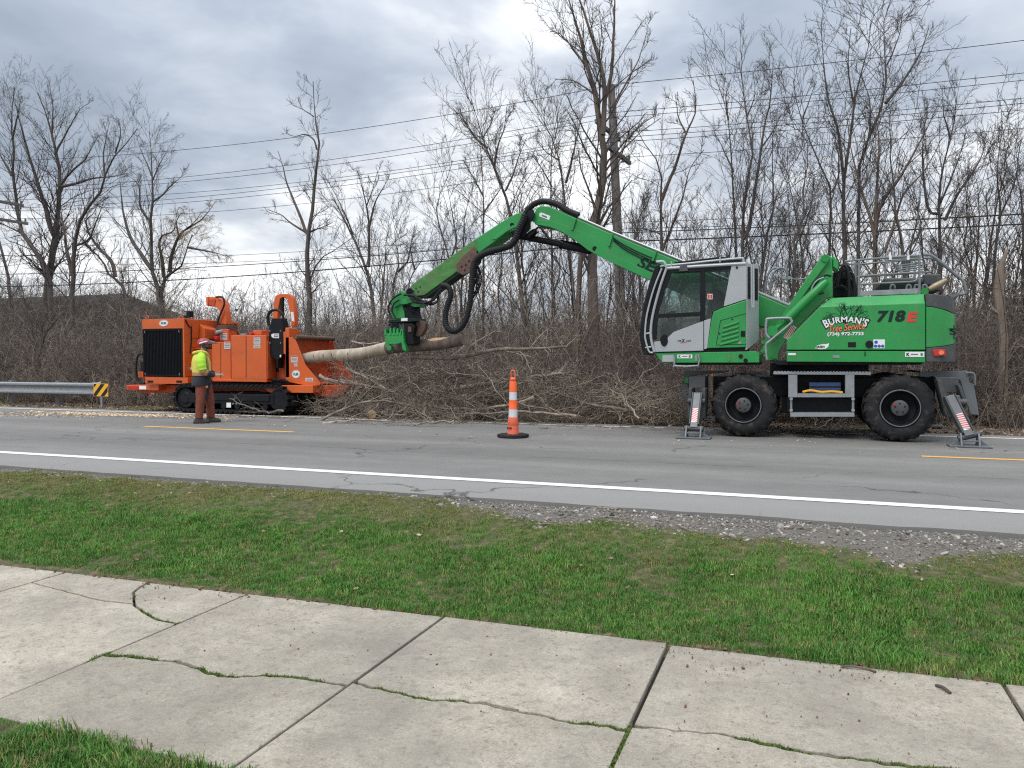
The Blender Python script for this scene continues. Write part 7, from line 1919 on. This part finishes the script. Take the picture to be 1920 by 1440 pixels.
# ------------------------------------------------------------------ channelizer cone
cg = G(962, 820)
cone = thing('traffic_cone', (cg.x, cg.y, 0), 'tall orange and white channelizer cone standing on the road', 'traffic cone')
def ring(name, prof, mat, parent=cone, n=28):
    mb = MB(); base = 0; k = len(prof)
    for z, r in prof:
        for j in range(n): q = 6.283185*j/n; mb.v.append((cg.x+r*math.cos(q), cg.y+r*math.sin(q), z))
    for i in range(k-1):
        for j in range(n): mb.f.append((i*n+j, i*n+(j+1) % n, (i+1)*n+(j+1) % n, (i+1)*n+j))
    mb.f.append(tuple(range(n-1, -1, -1))); mb.f.append(tuple((k-1)*n+j for j in range(n)))
    return mb.build(name, M[mat], parent, smooth=30)
hexb = MB().extr([(cg.x+0.235*math.cos(6.283*k/8+0.39), cg.y+0.235*math.sin(6.283*k/8+0.39), 0.004) for k in range(8)], (0, 0, 0.045)).build('base', M['cone_base'], cone, bevel=0.012)
s0 = ring('lower_sleeve', [(0.05, 0.085), (0.055, 0.083), (0.16, 0.080), (0.165, 0.078), (0.17, 0.080), (0.275, 0.074), (0.285, 0.068)], 'cone_orange_dull')
ring('white_band', [(0.286, 0.066), (0.395, 0.0635)], 'cone_white'); ring('orange_band', [(0.396, 0.0645), (0.400, 0.063), (0.525, 0.060)], 'cone_orange')
ring('white_band', [(0.526, 0.058), (0.636, 0.056)], 'cone_white'); ring('orange_band', [(0.637, 0.0565), (0.765, 0.053), (0.785, 0.047)], 'cone_orange')
ring('neck', [(0.785, 0.035), (0.80, 0.044), (0.815, 0.046), (0.835, 0.036), (0.84, 0.03)], 'cone_orange_dull')
hz = []
for k in range(15): q = math.pi*k/14; hz.append(Vector((cg.x+0.030*math.cos(q), cg.y, 0.905+0.032*math.sin(q))))
MB().tube([Vector((cg.x+0.030, cg.y, 0.83))]+hz+[Vector((cg.x-0.030, cg.y, 0.83))], 0.011, 8).build('handle', M['cone_orange_dull'], cone)
cone.scale = (1.12, 1.12, 1.17)
letters('cone_marking', 'RWS', (cg.x-0.025, cg.y-0.0865, 0.135), 0.028, M['black'], s0, 0.07, bold=0.04)

# ------------------------------------------------------------------ guardrail with end marker
GY = 16.0
gx1 = W(168, 730, GY).x; gx0 = gx1-26
gl = thing('guardrail', (gx1-4, GY, 0), 'galvanised steel guardrail running off the left edge', 'guardrail')
prof = [(0.06, 0.30), (0.0, 0.335), (0.0, 0.375), (0.075, 0.43), (0.085, 0.47), (0.075, 0.51), (0.0, 0.565), (0.0, 0.605), (0.06, 0.64)]
def beam(xa_, xb_):
    n = len(prof); v, f = [], []
    for x in (xa_, xb_):
        for y, z in prof: v.append((x, GY+y, z))
        for y, z in prof[::-1]: v.append((x, GY+y+0.006, z))
    k = 2*n
    for i in range(k): f.append((i, (i+1) % k, k+(i+1) % k, k+i))
    f += [tuple(range(k)), tuple(range(2*k-1, k-1, -1))]
    return MB().add(v, f).build('rail_beam', M['galv'], gl, smooth=30)
for k in range(7): beam(gx1-(k+1)*3.81-0.03, gx1-k*3.81)
for k in range(13):
    x = gx1-1.55-k*1.905
    MB().box((x-0.075, GY+0.25, -0.3), (x+0.075, GY+0.40, 0.68)).build('post', M['pole'], gl, bevel=0.01); MB().box((x-0.07, GY+0.09, 0.32), (x+0.07, GY+0.25, 0.62)).build('block', M['pole'], gl, bevel=0.008)
# flared end shoe
v, f = [], []; xs_ = [gx1, gx1+0.15, gx1+0.32, gx1+0.42]; n = len(prof)
for i, x in enumerate(xs_):
    t_ = i/3
    for y, z in prof: v.append((x, GY+y*(1-t_)-0.01+0.02*t_, 0.47+(z-0.47)*(1+0.30*t_*t_)))
for i in range(3):
    for j in range(n-1): f.append((i*n+j, i*n+j+1, (i+1)*n+j+1, (i+1)*n+j))
es = MB().add(v, f).build('end_shoe', M['galv'], gl, smooth=40); sol = es.modifiers.new('sheet', 'SOLIDIFY'); sol.thickness = 0.01
mk = thing('hazard_marker', (gx1+0.62, GY-0.02, 0), 'yellow and black striped hazard marker at the end of the guardrail', 'sign')
c0, c1 = W(175.5, 743, GY-0.05), W(202.5, 719.5, GY-0.05)
pl = MB().box((c0.x, GY-0.05, c0.z), (c1.x, GY-0.042, c1.z)).build('marker_plate', M['yellow'], mk, bevel=0.003)
w_, h_ = c1.x-c0.x, c1.z-c0.z
for k in range(-1, 3):
    a = k*0.56*w_-0.10*w_
    pts = []
    for (x, z) in ((a, 0), (a+0.27*w_, 0), (a+0.27*w_+h_*0.95, h_), (a+h_*0.95, h_)): pts.append([x, z])
    # clip the slanted bar to the plate
    def clip(ps, ax, lim, keep):
        out = []
        for i in range(len(ps)):
            p, q = ps[i], ps[(i+1) % len(ps)]; ip, iq = keep(p[ax]), keep(q[ax])
            if ip: out.append(p)
            if ip != iq: t_ = (lim-p[ax])/(q[ax]-p[ax]); out.append([p[0]+(q[0]-p[0])*t_, p[1]+(q[1]-p[1])*t_])
        return out
    ps = clip(pts, 0, 0.03*w_, lambda x: x >= 0.03*w_); ps = clip(ps, 0, 0.97*w_, lambda x: x <= 0.97*w_) if ps else []
    ps = clip(ps, 1, 0.03*h_, lambda z: z >= 0.03*h_) if ps else []; ps = clip(ps, 1, 0.97*h_, lambda z: z <= 0.97*h_) if ps else []
    if len(ps) > 2: MB().extr([Vector((c0.x+x, GY-0.0535, c0.z+z)) for x, z in ps], (0, 0.002, 0)).build('black_bar', M['cone_base'], pl, smooth=0)
MB().box((c0.x+w_*0.45, GY-0.04, -0.2), (c0.x+w_*0.55, GY+0.0, c1.z-0.02)).build('marker_post', M['galv'], mk)
# survey stake behind the machine
sp0 = W(1334, 720, 17.0)
sk_ = thing('survey_stake', (sp0.x, 17.0, 0), 'thin wooden survey stake with orange top behind the front wheel', 'stake')
zt = W(1334, 689, 17.0).z
MB().box((sp0.x-0.025, 17.0, -0.1), (sp0.x+0.025, 17.02, zt-0.18)).build('stick', M['bark_pale'], sk_); MB().box((sp0.x-0.026, 16.999, zt-0.18), (sp0.x+0.026, 17.021, zt)).build('orange_top', M['cone_orange'], sk_)
sp0 = W(283, 745, 16.6)
sk_ = thing('survey_flag', (sp0.x, 16.6, 0), 'small pink survey flag behind the front of the chipper', 'flag')
MB().cyl((sp0.x, 16.6, -0.05), (sp0.x, 16.6, 0.42), 0.004, 6).build('wire', M['galv'], sk_); MB().box((sp0.x, 16.598, 0.33), (sp0.x+0.12, 16.602, 0.42)).build('flag', M['letter_coral'], sk_)

# ------------------------------------------------------------------ worker
wg = G(381, 793)
wk = thing('person', (wg.x, wg.y, 0), 'worker in red helmet, lime jacket and rust chaps standing before the chipper', 'person')
Hh = 1.70
def sk_body():
    X0 = 0.0
    J = {  # x forward (to the right of the picture), y across (negative towards the camera), z up
        'pel': (0, 0, 0.90, 0.13), 'waist': (0.0, 0, 1.05, 0.125), 'chest': (-0.01, 0, 1.28, 0.15), 'neckb': (0.0, 0, 1.42, 0.075), 'neck': (0.03, 0, 1.49, 0.055), 'head': (0.055, 0, 1.56, 0.085), 'crown': (0.05, 0, 1.64, 0.085),
        'rh': (-0.02, -0.09, 0.87, 0.075), 'rk': (-0.045, -0.11, 0.48, 0.055), 'ra': (-0.07, -0.12, 0.10, 0.042), 'rt': (0.06, -0.13, 0.04, 0.035),
        'lh': (0, 0.09, 0.87, 0.085), 'lk': (0.12, 0.10, 0.48, 0.06), 'la': (0.15, 0.11, 0.10, 0.042), 'lt': (0.27, 0.11, 0.04, 0.035),
        'rs': (-0.02, -0.19, 1.36, 0.06), 're': (0.0, -0.25, 1.07, 0.045), 'rw': (0.20, -0.20, 0.97, 0.032), 'rp': (0.27, -0.19, 0.965, 0.034),
        'ls': (-0.02, 0.19, 1.36, 0.06), 'le': (0.02, 0.25, 1.08, 0.045), 'lw': (0.22, 0.17, 0.99, 0.032), 'lp': (0.29, 0.15, 0.985, 0.034)}
    E_ = [('pel', 'waist'), ('waist', 'chest'), ('chest', 'neckb'), ('neckb', 'neck'), ('neck', 'head'), ('head', 'crown'), ('pel', 'rh'), ('rh', 'rk'), ('rk', 'ra'), ('ra', 'rt'), ('pel', 'lh'), ('lh', 'lk'), ('lk', 'la'), ('la', 'lt'),
         ('chest', 'rs'), ('rs', 're'), ('re', 'rw'), ('rw', 'rp'), ('chest', 'ls'), ('ls', 'le'), ('le', 'lw'), ('lw', 'lp')]
    for s_, yb in (('r', -0.19), ('l', 0.15)):
        px_, py_, pz, _ = J[s_+'p']
        for k, (dy, ln, up) in enumerate(((-0.030, 0.075, 0.012), (-0.010, 0.085, 0.016), (0.010, 0.080, 0.010), (0.029, 0.062, 0.0))):
            J[s_+'f%da' % k] = (px_+0.045, py_+dy, pz+up*0.3, 0.0105); J[s_+'f%db' % k] = (px_+0.045+ln*0.55, py_+dy*1.25, pz+up-0.004, 0.0095); J[s_+'f%dc' % k] = (px_+0.045+ln, py_+dy*1.3, pz+up-0.028, 0.008)
            E_ += [(s_+'p', s_+'f%da' % k), (s_+'f%da' % k, s_+'f%db' % k), (s_+'f%db' % k, s_+'f%dc' % k)]
        J[s_+'ta'] = (px_+0.015, py_+(-0.03 if s_ == 'l' else 0.03), pz+0.025, 0.012); J[s_+'tb'] = (px_+0.06, py_+(-0.035 if s_ == 'l' else 0.035), pz+0.045, 0.010)
        E_ += [(s_+'p', s_+'ta'), (s_+'ta', s_+'tb')]
    names = list(J); me = bpy.data.meshes.new('body')
    me.from_pydata([(J[n][0], J[n][1], J[n][2]) for n in names], [(names.index(a), names.index(b)) for a, b in E_], [])
    ob = link('body', me, wk)
    ob.modifiers.new('skin', 'SKIN'); sv = me.skin_vertices[0].data
    for i, n in enumerate(names): sv[i].radius = (J[n][3], J[n][3]); sv[i].use_root = (n == 'pel')
    ss = ob.modifiers.new('sub', 'SUBSURF'); ss.levels = 2; ss.render_levels = 2
    me.materials.append(M['skin'])
    return ob, J
M['skin'] = pmat('skin', (0.50, 0.27, 0.19), 0.55, 0, 0.08, 20)
M['hivis'] = pmat('lime_fabric', (0.42, 0.78, 0.05), 0.8, 0, 0.12, 10, (0.25, 0.45, 0.05), 0.4, 12, bump=0.5, bscale=30)
M['hivis_yellow'] = pmat('dirty_yellow_fabric', (0.62, 0.56, 0.10), 0.8, 0, 0.15, 12, (0.35, 0.24, 0.10), 0.45, 12, bump=0.5, bscale=30)
M['tan_fabric'] = pmat('soiled_tan_fabric', (0.38, 0.22, 0.11), 0.85, 0, 0.2, 12, bump=0.5, bscale=30)
M['navy'] = pmat('black_fabric', (0.022, 0.026, 0.034), 0.85, 0, 0.3, 14, (0.05, 0.05, 0.055), 0.4, 12, bump=0.5, bscale=30)
M['chaps'] = pmat('rust_brown_chaps', (0.175, 0.045, 0.026), 0.85, 0, 0.25, 9, (0.10, 0.034, 0.022), 0.45, 9, bump=0.6, bscale=26)
M['boot'] = pmat('brown_leather_boot', (0.050, 0.038, 0.028), 0.65, 0, 0.3, 16, (0.11, 0.095, 0.08), 0.4, 20)
M['helmet'] = pmat('red_patterned_helmet', (0.30, 0.025, 0.035), 0.3, 0, 0.4, 14, (0.36, 0.24, 0.27), 0.40, 16)
body, J = sk_body()
o3 = Vector(wk.location)
def V(x, y, z): return o3+Vector((x, y, z))
def loft(name, rings, mat, n=20, parent=wk, seed=1, wr=0.008):
    """rings: centre x, y, z, half depth (x), half width (y); slightly rumpled"""
    mb = MB(); k = len(rings)
    for i, (x, y, z, a, b) in enumerate(rings):
        for j in range(n):
            q = 6.283185*j/n; w = 1+wr/0.1*mnoise.noise(Vector((math.cos(q)*2, math.sin(q)*2+seed, z*9)))
            mb.v.append(tuple(V(x+a*w*math.cos(q), y+b*w*math.sin(q), z)))
    for i in range(k-1):
        for j in range(n): mb.f.append((i*n+j, i*n+(j+1) % n, (i+1)*n+(j+1) % n, (i+1)*n+j))
    mb.f.append(tuple(range(n-1, -1, -1))); mb.f.append(tuple((k-1)*n+j for j in range(n)))
    ob = mb.build(name, M[mat], parent, smooth=60)
    return ob
loft('jacket_hem', [(-0.03, 0, 0.76, 0.185, 0.20), (-0.02, 0, 0.80, 0.19, 0.205), (-0.015, 0, 0.88, 0.18, 0.205), (-0.01, 0, 0.965, 0.165, 0.20)], 'navy', seed=2)
loft('jacket_waist', [(-0.02, 0, 0.955, 0.172, 0.208), (-0.02, 0, 1.0, 0.178, 0.215), (-0.02, 0, 1.03, 0.176, 0.212)], 'tan_fabric', seed=3)
loft('jacket', [(-0.02, 0, 1.02, 0.178, 0.215), (-0.025, 0, 1.12, 0.182, 0.222), (-0.03, 0, 1.24, 0.175, 0.22), (-0.03, 0, 1.34, 0.15, 0.205), (-0.02, 0, 1.40, 0.12, 0.16), (0.0, 0, 1.44, 0.09, 0.10)], 'hivis_yellow', seed=4)
def sleeve(pts, rad_, mat, name): return MB().tube(curve_pts([V(*p) for p in pts], 5), [rad_[min(len(rad_)-1, int(i*(len(rad_)-1)/((len(pts)-1)*5)))] + 0.004*math.sin(i*1.9) for i in range((len(pts)-1)*5+1)], 14).build(name, M[mat], wk, smooth=60)
sleeve([(-0.02, -0.165, 1.37), (-0.03, -0.225, 1.30), (-0.02, -0.255, 1.17), (0.0, -0.255, 1.075)], [0.075, 0.085, 0.083, 0.078, 0.07], 'hivis', 'sleeve')
sleeve([(0.0, -0.255, 1.085), (0.02, -0.25, 1.04), (0.08, -0.235, 1.01)], [0.074, 0.07, 0.066], 'tan_fabric', 'sleeve_patch')
sleeve([(0.06, -0.24, 1.02), (0.13, -0.22, 0.99), (0.21, -0.20, 0.97)], [0.064, 0.055, 0.047], 'navy', 'sleeve_cuff')
sleeve([(-0.02, 0.165, 1.37), (-0.01, 0.225, 1.30), (0.0, 0.255, 1.17), (0.02, 0.25, 1.08)], [0.075, 0.083, 0.08, 0.07], 'hivis', 'sleeve')
sleeve([(0.02, 0.25, 1.085), (0.10, 0.22, 1.03), (0.23, 0.17, 0.99)], [0.068, 0.058, 0.045], 'navy', 'sleeve_cuff')
loft('collar', [(-0.02, 0, 1.39, 0.125, 0.13), (-0.015, 0, 1.43, 0.115, 0.115), (0.0, 0, 1.475, 0.085, 0.085)], 'navy', seed=6)
MB().tube(curve_pts([V(*p) for p in ((0.11, -0.05, 1.33), (0.06, -0.14, 1.42), (-0.05, -0.15, 1.44), (-0.145, -0.08, 1.42), (-0.165, 0.0, 1.405), (-0.145, 0.08, 1.42), (-0.05, 0.15, 1.44), (0.06, 0.14, 1.42))], 5), 0.028, 10).build('hood', M['hivis_yellow'], wk, smooth=60)
MB().tube(curve_pts([V(*p) for p in ((0.06, -0.205, 1.36), (0.09, -0.20, 1.20), (0.10, -0.19, 1.05))], 5), (0.02), 8).build('jacket_trim', M['tan_fabric'], wk)
def leg(name, hx, hy, kx, ky, ax, ay, seed):
    return loft(name, [(hx, hy, 0.86, 0.11, 0.085), (hx*0.7+kx*0.3, hy, 0.74, 0.108, 0.088), (kx, ky, 0.50, 0.090, 0.080), (kx*0.5+ax*0.5, (ky+ay)/2, 0.32, 0.082, 0.078), (ax, ay, 0.15, 0.080, 0.076), (ax, ay, 0.11, 0.072, 0.070)], 'chaps', 22, wk, seed, 0.02)
leg('trouser_leg', -0.03, -0.085, -0.045, -0.11, -0.075, -0.12, 7); leg('trouser_leg', 0.04, 0.085, 0.13, 0.10, 0.15, 0.11, 8)
loft('trouser_back', [(0.02, 0.0, 0.80, 0.13, 0.07), (0.04, 0.0, 0.60, 0.07, 0.05), (0.045, 0.0, 0.45, 0.04, 0.04)], 'navy', 14, wk, 9)
MB().cyl(V(0.07, -0.195, 0.735), V(0.07, -0.205, 0.735), 0.026, 12).build('chaps_badge', M['tan_fabric'], wk)
def boot(ax, ay):
    v = loft('boot', [(ax+0.05, ay, 0.004, 0.150, 0.052), (ax+0.05, ay, 0.03, 0.152, 0.054), (ax+0.045, ay, 0.065, 0.140, 0.050), (ax+0.02, ay, 0.09, 0.10, 0.048), (ax, ay, 0.12, 0.068, 0.05), (ax, ay, 0.17, 0.066, 0.055)], 'boot', 18, wk, 3, 0.002)
    loft('boot_sole', [(ax+0.05, ay, 0.001, 0.156, 0.056), (ax+0.05, ay, 0.022, 0.156, 0.056)], 'cone_base', 18, v, 3, 0.0)
boot(-0.085, -0.12); boot(0.14, 0.11)
# head: features, ear, helmet with peak and lifted visor
fx, fz = 0.055, 1.575
MB().tube([V(fx+0.085, 0, fz+0.005), V(fx+0.108, 0, fz-0.018), V(fx+0.10, 0, fz-0.028)], [0.008, 0.014, 0.010], 8).build('nose', M['skin'], body)
MB().tube([V(fx+0.088, -0.022, fz-0.052), V(fx+0.094, 0, fz-0.050), V(fx+0.088, 0.022, fz-0.052)], 0.006, 6).build('mouth', M['letter_red'], body)
for s_ in (-1, 1):
    MB().tube([V(fx+0.078, s_*0.032, fz+0.012), V(fx+0.086, s_*0.032, fz+0.012)], 0.010, 8).build('eye', M['black'], body)
    MB().tube([V(fx-0.01, s_*0.083, fz-0.03), V(fx-0.012, s_*0.092, fz), V(fx-0.008, s_*0.085, fz+0.025)], [0.010, 0.018, 0.010], 8).build('ear', M['skin'], body)
loft('beard', [(fx+0.035, 0, fz-0.085, 0.055, 0.055), (fx+0.03, 0, fz-0.06, 0.066, 0.068), (fx+0.01, 0, fz-0.04, 0.075, 0.078)], 'navy', 16, body, 5)
hl = loft('helmet', [(0.035, 0, 1.575, 0.125, 0.108), (0.035, 0, 1.60, 0.130, 0.112), (0.035, 0, 1.64, 0.126, 0.108), (0.032, 0, 1.68, 0.105, 0.09), (0.03, 0, 1.705, 0.065, 0.055), (0.03, 0, 1.712, 0.01, 0.01)], 'helmet', 22, wk, 12, 0.0)
MB().tube([V(-0.06, -0.10, 1.60), V(0.03, -0.115, 1.63), V(0.12, -0.08, 1.65)], 0.014, 6).build('helmet_stripe', M['white'], hl)
vis = MB(); vv_ = []
for k in range(9):
    q = -1.1+2.2*k/8
    vv_ += [tuple(V(0.035+0.132*math.cos(q), 0.115*math.sin(q), 1.665)), tuple(V(0.035+0.255*math.cos(q*0.75), 0.11*math.sin(q), 1.625)), tuple(V(0.035+0.258*math.cos(q*0.75), 0.11*math.sin(q), 1.605)), tuple(V(0.035+0.132*math.cos(q), 0.115*math.sin(q), 1.60))]
ff_ = []
for k in range(8):
    for j in range(4): ff_.append((k*4+j, k*4+(j+1) % 4, (k+1)*4+(j+1) % 4, (k+1)*4+j))
ff_ += [(0, 1, 2, 3), (32, 33, 34, 35)]
vis.add(vv_, ff_).build('visor', pmat('mesh_visor', (0.16, 0.10, 0.11), 0.4, 0, 0.2, 30), hl, smooth=40)
for s_ in (-1, 1): MB().tube([V(0.03, s_*0.10, 1.55), V(0.03, s_*0.135, 1.55)], 0.045, 14).build('ear_muff', M['navy'], hl)
wk.rotation_euler.z = rad(44)
